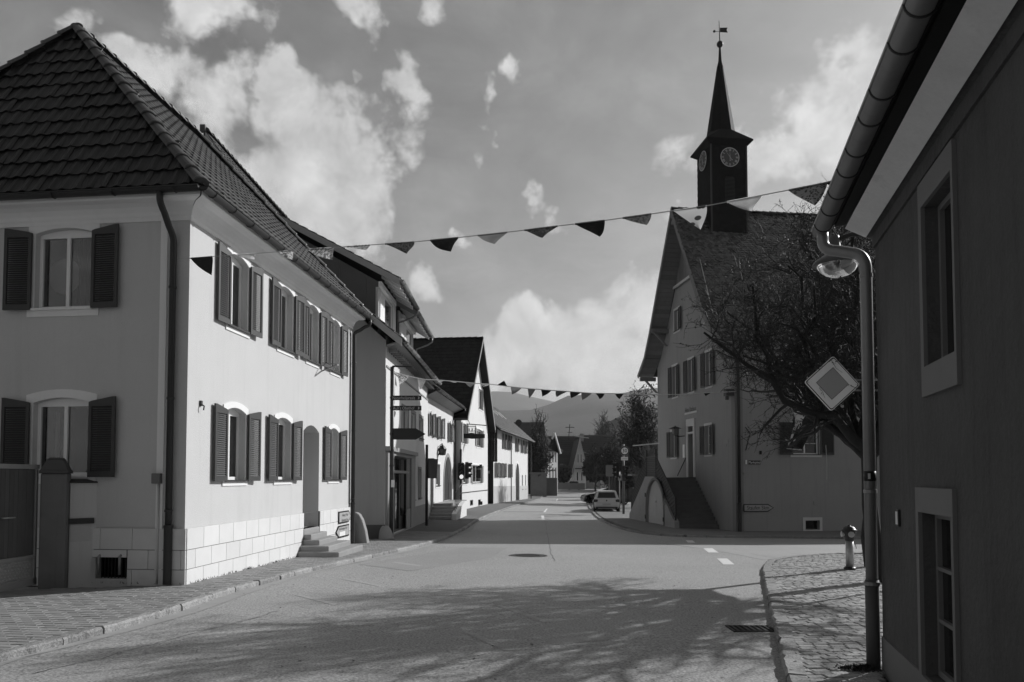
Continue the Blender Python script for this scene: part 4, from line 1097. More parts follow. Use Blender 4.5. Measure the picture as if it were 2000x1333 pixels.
mb = MB(); slab(mb, F2, 0, F2.len, lambda u: F2.g(u) - .2, e2z + .1, [shop] + nar + upw, 0, -.22, False)
obj('wall', mb, m_plaster2, h2)
prof2 = [(-3.35, 4.20), (-7.1, 7.25), (-9.44, 10.62), (-11.9, 7.25), (-15.6, 4.2)]
mb = MB(); gy = H2A[1]
pts = [V3(H2A[0], gy, G(-4, gy) - .2), V3(H2A[0], gy, e2z - .02)] + [V3(x, gy, Z0 + z - .16) for x, z in prof2[1:-1]] + [V3(-15.2, gy, e2z), V3(-15.2, gy, 0)]
mb.poly(pts); mb.poly([p + V3(.12, H2B[1] - gy, 0) for p in pts]); mb.quad(V3(-15.2, gy, 0), V3(-15.2, H2B[1], 0), V3(-15.2, H2B[1], e2z), V3(-15.2, gy, e2z))
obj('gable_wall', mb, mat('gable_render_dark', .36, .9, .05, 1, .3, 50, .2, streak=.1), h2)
mb = MB(); fbox(mb, G2, -.02, 7, 0, .02, G(-4, gy) - .1, G(-4, gy) + .42); obj('plinth', mb, m_joint, h2)
ya, yb = gy - .3, H2B[1] + .1
mb = MB()
for (x0, z0), (x1, z1) in zip(prof2, prof2[1:]):
    a, b = V3(x0, 0, Z0 + z0), V3(x1, 0, Z0 + z1); d = (b - a).normalized(); n = Vector((-d.z, 0, d.x)); n = n if n.z > 0 else -n
    mb.prism([V3(x0, ya, Z0 + z0), V3(x0, yb, Z0 + z0), V3(x1, yb, Z0 + z1), V3(x1, ya, Z0 + z1)], -n * .08)
obj('roof_boarding', mb, m_tile_d, h2)
mb = MB()
for (x0, z0), (x1, z1) in list(zip(prof2, prof2[1:]))[:2]:
    mb.prism([V3(x0, ya - .025, Z0 + z0 - .22), V3(x1, ya - .025, Z0 + z1 - .22), V3(x1, ya - .025, Z0 + z1 + .02), V3(x0, ya - .025, Z0 + z0 + .02)], (0, .024, 0))
obj('verge_board', mb, mat('verge_paint', .42, .8, .1, 3, stain=.3), h2)
st = MB()
for i in (0, 1):
    (x0, z0), (x1, z1) = prof2[i], prof2[i + 1]; O = V3(x0, ya, Z0 + z0 + .01); Vv = V3(x1 - x0, 0, z1 - z0); L = Vv.length; ul = yb - ya
    tile_field(O, V3(0, 1, 0), Vv, (lambda v: (0, 8.5)) if i else (lambda v: (0, ul)), L, .24, .33, 'pan', None, st, rnd=i)
obj('roof_tiles', st, m_tile_s, h2, kind='stuff')
ridge_caps(h2, V3(-9.44, ya, Z0 + 10.68), V3(-9.3, yb, Z0 + 10.68), .38, rc, rcm, False, m_ridge)
mb = MB(); mb.box(V3(-9.5, ya - .02, Z0 + 10.72), (.16, .12, .22)); obj('ridge_end', mb, m_ridge, h2)
# dormers: shed roof from the main roof out to a front wall
def dormer(y0, y1, cheek0, wn, pxs, nm):
    d = MB(); xf = -4.2; zt = Z0 + 6.22
    FD = Facade((xf, y0), (xf + .015 * (y1 - y0), y1), (1, 0))
    zb = Z0 + 4.95
    ops = [(FD.U(a, 600), FD.U(b, 600), zb + .10, zb + 1.06, 0) for a, b in pxs]
    slab(d, FD, 0, FD.len, zb - .5, zt, ops, 0, -.1, True); p = obj('dormer_front', d, m_plaster2, h2)
    for y in (y0 + .001, y1 - .001):
        c = MB(); c.poly([V3(xf, y, zb - .3), V3(xf, y, zt), V3(-8.1, y, Z0 + 8.42), V3(-6.95, y, Z0 + 7.0)])
        obj('dormer_cheek', c, m_zinc_mid, h2)
    for k, fx in enumerate((.12, .34, .56, .78)):
        s = MB(); x = xf - (3.9) * fx; zt_ = zt + (2.2) * fx
        s.box(V3(x, y0 - .008, (zt_ + zb + 3.0 * fx - .4) / 2), (.02, .02, zt_ - (zb + 3.0 * fx - .4))); obj('sheet_seam', s, m_zinc_mid, h2)
    for o in ops:
        # roller blind, half of it let down, and a glazed leaf
        um = (o[0] + o[1]) / 2
        f = MB(); slab(f, FD, o[0], o[1], o[2], o[3], [(o[0] + .05, um - .03, o[2] + .05, o[3] - .05, 0), (um + .03, o[1] - .05, o[2] + .05, o[3] - .05, 0)], -.05, -.1, True); w_ = obj('window', f, m_frame, h2)
        q = MB(); n = 22
        for i in range(n):
            z = o[2] + .05 + (o[3] - o[2] - .1) * (i + .5) / n; fbox(q, FD, o[0] + .04, um - .02, -.055, -.043, z - .018, z + .018)
        obj('blind', q, m_trim, w_)
        q = MB(); fbox(q, FD, um + .03, o[1] - .05, -.09, -.08, o[2] + .05, o[3] - .05); obj('pane', q, m_glass2, w_)
        q = MB(); fbox(q, FD, o[0] - .06, o[1] + .06, 0, .10, o[3] + .0, o[3] + .16); obj('blind_box', q, m_trim, h2)
        q = MB(); fbox(q, FD, o[0] - .04, o[1] + .04, 0, .05, o[2] - .05, o[2]); obj('window_sill', q, m_trim, h2)
    return FD
D1 = dormer(24.0, 26.9, 0, 1, [(739.5, 768)], 'a'); D2 = dormer(28.0, 31.6, 0, 1, [(784, 807.5)], 'b')
for (y0, y1, dz_) in ((23.72, 27.75, 0.0), (27.8, 32.9, -.10)):
    sl_ = .53; xe, ze = -3.55, Z0 + 6.28 + dz_; xt = -8.03; zt = ze + sl_ * (xe - xt)
    mb = MB(); mb.prism([V3(xe, y0, ze), V3(xe, y1, ze), V3(xt, y1, zt), V3(xt, y0, zt)], (0, 0, -.10)); obj('dormer_roof', mb, m_greywood, h2)
    st = MB(); tile_field(V3(xe - .02, y0 - .04, ze + .012), V3(0, 1, 0), V3(xt - xe, 0, zt - ze), lambda v: (0, y1 - y0 + .08), V3(xt - xe, 0, zt - ze).length, .24, .33, 'pan', None, st, rnd=2); obj('dormer_tiles', st, m_tile_s, h2, kind='stuff')
    mb = MB(); mb.prism([V3(xe, y0 - .03, ze - .20), V3(xt, y0 - .03, zt - .20), V3(xt, y0 - .03, zt + .01), V3(xe, y0 - .03, ze + .01)], (0, .028, 0)); obj('verge_board', mb, mat('verge_paint', .42), h2)
    for i in range(int((y1 - y0) / .6)):
        r = MB(); y = y0 + .35 + i * .6; r.prism([V3(xe - .03, y, ze - .24), V3(-4.19, y, ze + .11), V3(-4.19, y, ze + .23), V3(xe - .03, y, ze - .101)], (0, .09, 0)); obj('rafter', r, m_trim, h2)
    gutter_parts(h2, V3(xe + .07, y0 - .05, ze - .05), V3(xe + .07, y1 + .05, ze - .05), .065, m_zinc, 1.2)
    mb = MB(); a = V3(xe + .07, y1 - .1, ze - .1); mb.tube([a, a - V3(0, 0, .18), V3(xe - .12, y1 - .12, ze - .42), V3(-4.15, y1 - .2, ze - .62), V3(-4.15, y1 - .2, ze - 1.2)], .035, 8); obj('gutter_spout', mb, m_zinc, h2, smooth=True)
gutter_parts(h2, V3(-3.30, 23.3, e2z - .06), V3(-3.2, 33.7, e2z - .06), .075, m_zinc, .9)
mb = MB(); mb.prism([V3(-3.4, 23.25, e2z - .06), V3(-3.3, 33.6, e2z - .06), V3(-3.72, 33.6, e2z - .20), V3(-3.87, 23.25, e2z - .20)], (0, 0, .05)); obj('eaves_soffit', mb, m_trimgrey, h2)
for i in range(26):
    r = MB(); y = 23.5 + i * .39; x = -3.86 + .015 * (y - 23.2); r.box(V3(x + .14, y, e2z - .30), (.26, .10, .12)); obj('rafter_end', r, m_greywood, h2)
mb = MB(); fbox(mb, F2, .1, F2.len - .1, 0, .03, e2z - .84, e2z - .78); obj('string_course', mb, m_trimgrey, h2)
# shop front
mb = MB(); s0, s1 = F2.U(752.5, 950), F2.U(808, 950); zt = F2.Z(780, 886)
slab(mb, F2, max(.03, s0), s1, lambda u: F2.g(u), zt, [shop], .07, 0, True); fbox(mb, F2, max(.0, s0 - .05), s1 + .08, .002, .16, zt + .002, zt + .14); obj('shop_surround', mb, m_trimgrey, h2)
w3 = (shop[1] - shop[0]); zr = shop[3] - .52
mb = MB(); slab(mb, F2, shop[0], shop[1], shop[2], shop[3], [(shop[0] + .08, shop[1] - .08, zr + .06, shop[3] - .06, 0), (shop[0] + .08, shop[0] + w3 * .30, shop[2] + .5, zr - .06, 0), (shop[0] + w3 * .34, shop[0] + w3 * .56, shop[2] + .06, zr - .06, 0), (shop[0] + w3 * .62, shop[1] - .08, shop[2] + .5, zr - .06, 0)], -.12, -.18, True)
sf = obj('shop_front', mb, m_zinc_dark, h2)
for a, b, c, d in ((shop[0] + .08, shop[1] - .08, zr + .06, shop[3] - .06), (shop[0] + .08, shop[0] + w3 * .30, shop[2] + .5, zr - .06), (shop[0] + w3 * .34, shop[0] + w3 * .56, shop[2] + .06, zr - .06), (shop[0] + w3 * .62, shop[1] - .08, shop[2] + .5, zr - .06)):
    p = MB(); fbox(p, F2, a, b, -.17, -.16, c, d); obj('pane', p, m_glass, sf)
mb = MB(); fbox(mb, F2, shop[0] + .05, shop[1] - .05, -.12, -.03, zr - .04, zr + .05); obj('transom', mb, m_trimgrey, sf)
for o in nar: window(h2, F2, o, .14, sash=1, fmat=m_greywood, sur=.07, surmat=m_trimgrey)
for o in upw: window(h2, F2, o, .12, sash=2, sur=.10, surmat=mat('mid_trim', .30, .8, .1, 3))
mb = MB(); fbox(mb, F2, 4.2, F2.len, 0, .03, F2.g(6) - .1, F2.g(6) + .75); obj('plinth', mb, m_trimgrey, h2)
def guard_stone(name, c, h, r, lean, label, m):
    z = G(c[0], c[1]); mb = MB(); n = 9; pts = []; rs = []
    for i in range(n):
        t = i / (n - 1); pts.append(Vector((c[0] + lean[0] * (1 - t) ** 1.6, c[1] + lean[1] * (1 - t) ** 1.6, z - .05 + h * t))); rs.append(r * (1 - .42 * t - .25 * t ** 6))
    mb.tube(pts, rs, 12); return solo(name, mb, m, label, 'guard stone', smooth=True, loc=(c[0], c[1], z))
gx, gy_ = -4.46, 21.55; z_ = G(gx, gy_); mb = MB()
mb.prism([V3(gx, gy_, z_ - .05), V3(gx + .37, gy_, z_ - .05), V3(gx + .30, gy_, z_ + .34), V3(gx + .21, gy_, z_ + .64), V3(gx + .12, gy_, z_ + .80), V3(gx + .03, gy_, z_ + .86), V3(gx - .05, gy_, z_ + .86), V3(gx - .05, gy_, z_ - .05)], (.02, .26, 0))
solo('guard_stone', mb, m_step, 'tall curved guard stone beside the pale house downpipe', 'guard stone', loc=(gx, gy_, z_), bevel=.04)
guard_stone('guard_stone', (-3.86, 23.12), .45, .26, (.06, -.04), 'squat rounded guard stone at the foot of the shop house corner', m_step)

# ------------------------------------------------------------------ house 3: inn with arched door and outside steps
h3 = thing('inn_house', 'white inn with shuttered upper windows, arched door and downpipe', 'house', (H3A[0], H3A[1], G(*H3A)))
F3 = Facade(H3A, H3B, (1, 0)); e3 = Z0 + 3.95
u3 = [opn(F3, 838.5, 842.5, 805, 850), opn(F3, 848, 852, 811, 853), opn(F3, 857.5, 861, 817, 856)]; u3 = [(a, b, u3[1][2], u3[1][3], .06) for a, b, *_ in u3]
u3b = opn(F3, 876.5, 880.5, 824, 866); u3b = (u3b[0], u3b[1], u3[0][2], u3[0][3], .06)
l3 = opn(F3, 851, 859, 907, 949); arch = opn(F3, 866.5, 881.5, 893, 978); arch = (arch[0], arch[1], arch[2], arch[3], (arch[1] - arch[0]) * .55)
sd = opn(F3, 840, 846, 930, 985); sd = (sd[0], sd[1], F3.g(sd[0]) + .05, sd[3], 0)
mb = MB(); slab(mb, F3, 0, F3.len, lambda u: F3.g(u) - .2, e3, u3 + [u3b, l3, arch, sd], 0, -.2, False)
for fx in (0, 1):
    u = F3.len * fx; a, b = F3.P(u, 0, 0), F3.P(u, -9, 0); mb.poly([V3(a.x, a.y, 0), V3(a.x, a.y, e3), V3((a.x + b.x) / 2, a.y, e3 + 3.7), V3(b.x, b.y, e3), V3(b.x, b.y, 0)])
obj('wall', mb, m_plaster2, h3)
for i, o in enumerate(u3): window(h3, F3, o, .14, sur=.08, shut='both', shang=(.22, .2), shw=.42)
window(h3, F3, u3b, .14, sur=.08, shut='both', shang=(.2, .2), shw=.42)
window(h3, F3, l3, .14, sur=.10, sash=2, surmat=m_trim)
window(h3, F3, sd, .14, sur=.05, sash=1, fmat=m_greywood, sill=False)
mb = MB(); o = arch
ring = (o[0] - .16, o[1] + .16, o[2], o[3] + .2, o[4] + .14); slab(mb, F3, ring[0], ring[1], o[2], lambda u: arc_top(ring, u), [o], .03, 0, True, extra=[ring[0] + i * .1 for i in range(30)]); obj('door_surround', mb, m_trimgrey, h3)
mb = MB(); slab(mb, F3, o[0], o[1], o[2], lambda u: arc_top(o, u), [], -.15, -.2, True, extra=[o[0] + i * .1 for i in range(20)]); obj('door', mb, m_darkwood, h3)
a, b = F3.P(-.05, .55, e3 - .0), F3.P(F3.len + .1, .55, e3 - .0); c_, d_ = F3.P(-.05, -4.5, e3 + 3.7), F3.P(F3.len + .1, -4.5, e3 + 3.7); e_, f_ = F3.P(-.05, -9.6, e3), F3.P(F3.len + .1, -9.6, e3)
mb = MB(); mb.prism([a, b, d_, c_], (0, 0, -.1)); mb.prism([c_, d_, f_, e_], (0, 0, -.1)); obj('roof_boarding', mb, m_tile_d, h3)
st = MB(); tile_field(a + V3(0, 0, .01), b - a, c_ - a, lambda v: (0, (b - a).length), (c_ - a).length, .25, .34, 'pan', None, st); obj('roof_tiles', st, m_tile_s, h3, kind='stuff')
mb = MB(); mb.quad(F3.P(0, .01, e3 - .32), F3.P(F3.len, .01, e3 - .32), F3.P(F3.len, .5, e3 - .1), F3.P(0, .5, e3 - .1)); obj('eaves_cove', mb, m_trimgrey, h3)
gutter_parts(h3, F3.P(-.1, .6, e3 - .04), F3.P(F3.len + .05, .6, e3 - .04), .075, m_zinc_dark, 1.6)
downpipe(h3, F3.P(F3.len - .1, .6, e3 - .1), F3.P(F3.len - .25, .09, e3 - .6), F3.P(F3.len - .25, .09, F3.g(F3.len)), .06, m_zinc_dark, 3, foot=1.0)
# steps up to the door with a stone cheek and iron railing
us0, us1 = F3.U(841, 1005), arch[0] - .1; gz = F3.g(us0, .5); zl = arch[2]
ya0 = 34.4; nst = 5
for k in range(nst):
    zt = gz + (zl - gz) * (k + 1) / nst; y = .9 + k * .32; m = MB(); fbox(m, F3, y, arch[0] - .7 if k < nst - 1 else arch[1], .01, 1.05 if k < nst - 1 else .85, zt - (zl - gz) / nst + .002, zt); obj('step', m, m_step, h3, bevel=.012)
m = MB(); P = F3.P
m.prism([P(1.0, 1.06, gz - .1), P(arch[0] - .7, 1.06, gz - .1), P(arch[0] - .7, 1.06, zl + .05), P(arch[0] - 1.2, 1.06, zl + .05), P(1.4, 1.06, gz + .35), P(1.0, 1.06, gz + .25)], F3.n * .22); obj('stair_cheek', m, m_plaster2, h3)
rl = MB()
for i in range(6):
    u = 1.3 + i * .42; zb = gz + .35 + (zl - gz - .3) * min(1, i / 4.5); rl.tube([P(u, 1.17, zb), P(u, 1.17, zb + .85)], .014, 5)
rl.tube([P(1.3, 1.17, gz + 1.2), P(3.5, 1.17, zl + .9), P(3.6, 1.17, zl + .9)], .02, 6); rl.tube([P(1.3, 1.17, gz + .8), P(3.5, 1.17, zl + .5), P(3.6, 1.17, zl + .5)], .012, 5)
obj('stair_railing', rl, m_iron, h3)
# hanging lantern on a scrolled bracket
t = thing('inn_lantern', 'hexagonal iron lantern on a scrolled bracket at the inn wall', 'lantern', F3.P(F3.U(858, 880), .2, F3.Z(858, 880)))
c = W(864, 868, 37.2); ul = F3.U(853, 880); zc = c.z
L_ = V3(c.x, c.y, zc); wp = F3.P((L_ - F3.a).dot(F3.d) - .0, 0, 0); wl = (L_ - F3.a).dot(F3.n)
sc = MB(); u_ = (L_ - F3.a).dot(F3.d)
sp = [F3.P(u_, wl * .45 + .16 * (1 - k / 22) * math.cos(k * .55), zc - .22 + .16 * (1 - k / 22) * math.sin(k * .55)) for k in range(22)]
sc.tube(sp, .014, 5); sc.tube([F3.P(u_, .0, zc - .6), F3.P(u_, .08, zc - .3), F3.P(u_, wl * .45, zc - .05), F3.P(u_, wl, zc + .04)], .018, 5); obj('scroll_bracket', sc, m_iron, t)
sc = MB(); sc.lathe(L_ - V3(0, 0, .55), [(.09, 0), (.16, .02), (.20, .30), (.23, .31), (.12, .44), (.04, .5), (.02, .58)], 6); obj('lantern_body', sc, m_iron, t)
sc = MB(); sc.lathe(L_ - V3(0, 0, .52), [(.165, .03), (.2, .26)], 6); obj('lantern_glass', sc, m_glass2, t)

# ------------------------------------------------------------------ house 4: gable house facing the street
h4 = thing('gable_house', 'white house with a tall dark roof and its gable to the street', 'house', (H4A[0], H4A[1], G(*H4A)))
F4 = Facade(H4A, H4B, (1, 0)); e4 = Z0 + 3.45; r4 = Z0 + 8.8
ops = [opn(F4, 904, 911, 828, 865), opn(F4, 930.5, 942, 834, 872)]; zz0, zz1 = ops[0][2], ops[0][3]; ops = [(a, b, zz0, zz1, .05) for a, b, *_ in ops]
lo4 = [opn(F4, 904, 912, 907, 944), opn(F4, 922, 941, 907, 944)]; lo4 = [(a, b, lo4[0][2], lo4[0][3], 0) for a, b, *_ in lo4]
gb = opn(F4, 935, 943, 762, 799); ce = [opn(F4, 918, 924, 977, 988), opn(F4, 934, 939, 976, 986)]
sg = Facade(H4A, (H4A[0] - 6, H4A[1] + .6), (0, -1))
def gtop(u): return e4 + (r4 - e4) * (1 - abs(u - F4.len / 2) / (F4.len / 2)) - .05
mb = MB(); slab(mb, F4, 0, F4.len, lambda u: F4.g(u) - .2, gtop, ops + lo4 + [gb] + ce, 0, -.2, False, extra=[F4.len / 2])
a = F4.P(0, 0, 0); b = a - F4.n * 14; mb.quad((a.x, a.y, 0), (b.x, b.y, 0), (b.x, b.y, e4), (a.x, a.y, e4)); a = F4.P(F4.len, 0, 0); b = a - F4.n * 14; mb.quad((a.x, a.y, 0), (b.x, b.y, 0), (b.x, b.y, e4), (a.x, a.y, e4))
obj('wall', mb, m_plaster2, h4)
for o in ops: window(h4, F4, o, .14, sur=.12, surmat=m_trim, shut=None)
for o in lo4: window(h4, F4, o, .14, sur=.10, sash=2)
window(h4, F4, gb, .14, sur=.12)
for o in ce: window(h4, F4, o, .1, sash=1, fmat=m_iron, sill=False)
for i, o in enumerate(ops + lo4):
    if i in (0, 1, 2, 3):
        q = MB(); fbox(q, F4, o[1] + .05, o[1] + .50, .01, .05, o[2], o[3]); obj('shutter', q, m_shutlight, h4)
        q = MB(); fbox(q, F4, o[0] - .50, o[0] - .05, .01, .05, o[2], o[3]); obj('shutter', q, m_shutlight, h4)
mb = MB(); fbox(mb, F4, 0, F4.len, 0, .025, F4.g(4) + .95, F4.g(4) + 1.0); obj('plinth_line', mb, m_zinc_dark, h4)
n = -F4.n
def r4plane(sgn, w0=.46):
    u = -.55 if sgn < 0 else F4.len + .55
    A = F4.P(u, w0, e4 - .1); B = F4.P(F4.len / 2, w0, r4 + .05); return A, B, A + n * 15, B + n * 15
for sgn in (-1, 1):
    A, B, A2, B2 = r4plane(sgn); mb = MB(); mb.prism([A, A2, B2, B], (0, 0, -.14)); obj('roof_boarding', mb, m_tile_d, h4)
    st = MB(); tile_field(A2 + V3(0, 0, .01), A - A2, B - A, lambda v: (0, 15), (B - A).length, .25, .34, 'flat', None, st, stagger=True, rnd=3); obj('roof_tiles', st, m_tile_d, h4, kind='stuff')
    mb = MB(); mb.prism([A + F4.n * .03 - V3(0, 0, .2), B + F4.n * .03 - V3(0, 0, .2), B + F4.n * .03 + V3(0, 0, .06), A + F4.n * .03 + V3(0, 0, .06)], -F4.n * .03); obj('verge_board', mb, m_trimgrey, h4)
ridge_caps(h4, F4.P(F4.len / 2, .46, r4 + .08), F4.P(F4.len / 2, -14.2, r4 + .08), .4, rc, rcm, False, m_tile_d)
A, B, A2, B2 = r4plane(-1); gutter_parts(h4, A + V3(0, -.07, -.05), A2 + V3(0, -.07, -.05), .07, m_zinc_dark, 2)
# hanging inn sign of house 4
c = W(921, 839, 44.5); t = thing('inn_sign', 'wrought iron inn sign with a framed pale emblem hung over a dark board', 'inn sign', tuple(c))
ir = MB(); us = (c - F4.a).dot(F4.d); ws = (c - F4.a).dot(F4.n)
ir.tube([F4.P(us, 0, c.z + .32), F4.P(us, ws + .9, c.z + .22)], .03, 6); ir.tube([F4.P(us, 0, c.z + .85), F4.P(us, ws * .7, c.z + .3)], .015, 5); obj('sign_arm', ir, m_iron, t)
X = V3(.97, 0, 0).normalized(); fr = MB()
def vbox(mb, x0, x1, z0, z1, y, th): mb.box(V3((x0 + x1) / 2, y, (z0 + z1) / 2), (x1 - x0, th, z1 - z0))
x0, x1, z0, z1 = c.x - .26, c.x + .26, c.z - .24, c.z + .2
for q in ((x0, x1, z1 - .04, z1), (x0, x1, z0, z0 + .04), (x0, x0 + .04, z0, z1), (x1 - .04, x1, z0, z1)): vbox(fr, *q, c.y, .05)
obj('emblem_frame', fr, m_iron, t)
em = MB(); R = random.Random(2)
for k in range(5):
    bx = x0 + .08 + k * .09; em.tube([V3(bx, c.y - .01, z0 + .07), V3(bx + .03 * (-1) ** k, c.y - .01, z0 + .2), V3(bx, c.y - .01, z1 - .07)], [.02, .034, .012], 6)
for k in range(4):
    bx = x0 + .10 + k * .09; em.tube([V3(bx, c.y - .01, z0 + .1), V3(bx + .07, c.y - .01, z0 + .22)], .014, 5)
obj('emblem', em, m_signwhite, t)
bd = MB(); bd.prism([V3(c.x - .72, c.y, c.z - .50), V3(c.x - .2, c.y, c.z - .53), V3(c.x, c.y, c.z - .56), V3(c.x + .2, c.y, c.z - .55), V3(c.x + .78, c.y, c.z - .52), V3(c.x + .78, c.y, c.z - .28), V3(c.x + .2, c.y, c.z - .26), V3(c.x, c.y, c.z - .235), V3(c.x - .2, c.y, c.z - .255), V3(c.x - .72, c.y, c.z - .25)], (0, .05, 0)); obj('board', bd, m_signdark, t)
hg = MB()
for dx in (-.24, .24): hg.tube([V3(c.x + dx, c.y, c.z + .2), V3(c.x + dx, c.y, c.z + .3)], .01, 4); hg.tube([V3(c.x + dx, c.y, c.z - .24), V3(c.x + dx, c.y, c.z - .27)], .01, 4)
obj('hanger', hg, m_iron, t)

# ------------------------------------------------------------------ house 5 : long white house with arched gate
h5 = thing('long_house', 'long white farmhouse with arched gateway and paired dark shutters', 'house', (H5A[0], H5A[1], G(*H5A)))
F5 = Facade(H5A, H5B, (1, 0)); e5 = Z0 + 3.7; r5 = Z0 + 6.75
def row(F, lst, y0, y1, pm): z0, z1 = F.Z(pm, y1), F.Z(pm, y0); return [(F.U(a, 880), F.U(b, 880), z0, z1, 0) for a, b in lst]
u5 = row(F5, [(982.5, 985.5), (989, 991.5), (993.8, 996), (1007.5, 1010.5), (1018, 1020.5), (1024.8, 1027)], 857, 882, 1010)
l5 = row(F5, [(968, 971), (976, 979), (983, 985.5), (994, 997)], 905, 932, 980)
s5 = row(F5, [(1019.3, 1021), (1025.6, 1027)], 928, 956, 1022)
ar = opn(F5, 1006.5, 1014, 905.5, 974); ar = (ar[0], ar[1], F5.g(ar[0]) - .1, ar[3], (ar[1] - ar[0]) * .6)
mb = MB(); slab(mb, F5, 0, F5.len, lambda u: F5.g(u) - .2, e5, u5 + l5 + s5 + [ar], 0, -.2, False)
for u in (F5.len,):
    a, b, c_ = F5.P(u, 0, 0), F5.P(u, -6.4, 0), F5.P(u, -3.2, 0); mb.poly([V3(a.x, a.y, 0), V3(a.x, a.y, e5), V3(c_.x, c_.y, r5 - .1), V3(b.x, b.y, e5), V3(b.x, b.y, 0)])
obj('wall', mb, m_plaster2, h5)
for o in u5 + l5: window(h5, F5, o, .12, sur=.06, sash=1, shut='both', shang=(.12, .12), shw=.40)
for o in s5: window(h5, F5, o, .12, sur=.06, sash=1)
mb = MB(); slab(mb, F5, ar[0], ar[1], ar[2], lambda u: arc_top(ar, u), [], -.18, -.2, True, extra=[ar[0] + i * .15 for i in range(20)]); obj('gate_leaf', mb, m_darkwood, h5)
rg = (ar[0] - .15, ar[1] + .15, ar[2], ar[3] + .2, ar[4] + .1); mb = MB(); slab(mb, F5, rg[0], rg[1], ar[2], lambda u: arc_top(rg, u), [ar], .03, 0, True, extra=[rg[0] + i * .15 for i in range(30)]); obj('gate_surround', mb, m_trim, h5)
mb = MB(); slab(mb, F5, 0, ar[0] - .2, lambda u: F5.g(u) - .1, lambda u: F5.g(u) + 1.25, [], .03, 0, True); slab(mb, F5, ar[1] + .2, F5.len, lambda u: F5.g(u) - .1, lambda u: F5.g(u) + 1.25, [], .03, 0, True); obj('plinth', mb, mat('plinth_grey', .5, .9, .1, 2), h5)
P = F5.P
A, B, Cc, D = P(-.3, .55, e5 - .25), P(F5.len + .3, .55, e5 - .25), P(F5.len + .3, -3.2, r5), P(-.3, -3.2, r5)
mb = MB(); mb.prism([A, B, Cc, D], (0, 0, -.12)); mb.prism([D, Cc, P(F5.len + .3, -6.9, e5 - .25), P(-.3, -6.9, e5 - .25)], (0, 0, -.12)); obj('roof_boarding', mb, m_tile_d, h5)
st = MB(); tile_field(A + V3(0, 0, .012), B - A, D - A, lambda v: (0, (B - A).length), (D - A).length, .26, .35, 'pan', None, st, rnd=8); obj('roof_tiles', st, m_tile_s, h5, kind='stuff')
for fx in (.25, .38, .52, .64, .74):
    sk = MB(); c0 = A.lerp(B, fx).lerp(D.lerp(Cc, fx), .62); U_, V_ = (B - A).normalized(), (D - A).normalized(); N_ = U_.cross(V_); N_ = N_ if N_.z > 0 else -N_
    sk.box(c0 + N_ * .10, (.7, .9, .06), (U_, V_, N_)); obj('skylight', sk, m_alu, h5)
gutter_parts(h5, A + F5.n * .07, B + F5.n * .07, .07, m_zinc, 3)
a = P(8.2, .06, 0); mb = MB(); mb.tube([P(8.2, .08, e5 - .4), P(8.2, .08, F5.g(8.2))], .045, 6); obj('downpipe', mb, m_zinc, h5)
mb = MB(); mb.tube([P(F5.len + .1, .3, e5 - .4), P(F5.len + .1, .3, F5.g(F5.len) - .1)], .05, 8); obj('corner_pipe', mb, m_zinc_dark, h5)
# barn front between house 4 and 5
bf = thing('barn', 'dark weathered timber barn end closing the gap between the white houses', 'barn', (-1.9, 53.6, G(-2, 54)))
FB = Facade((H5A[0] + .35, 53.75), (H5A[0] - 5.5, 54.1), (0, -1))
zt = G(-2, 54); k = 0; u = 0
while u < 5.6:
    m = MB(); top = min(Z0 + 6.6, Z0 + 3.6 + u * .95); fbox(m, FB, u, u + .185, .002 * (k % 2), .03 + .004 * (k % 3), zt + 2.95, top); obj('plank', m, m_darkwood, bf); u += .19; k += 1
gbm = thing('plank_gate', 'tall grey plank gate under the barn front', 'gate', (-1.6, 53.5, zt))
u = .62; k = 0
while u < 2.6:
    m = MB(); fbox(m, FB, u, u + .17, .10 + .004 * (k % 2), .13 + .004 * (k % 2), zt + .02, zt + 2.1); obj('plank', m, m_greywood, gbm); u += .175; k += 1
m = MB(); fbox(m, FB, .55, 2.7, .08, .16, zt + 2.12, zt + 2.32); obj('top_rail', m, m_trimgrey, gbm)
m = MB(); fbox(m, FB, .3, 5.6, -.3, -.05, zt, zt + 3); obj('back_boards', m, m_darkwood, bf)
m = MB(); m.box(FB.P(.9, .1, zt + 2.62), (.12, .12, .7)); obj('bracket_post', m, m_darkwood, bf)

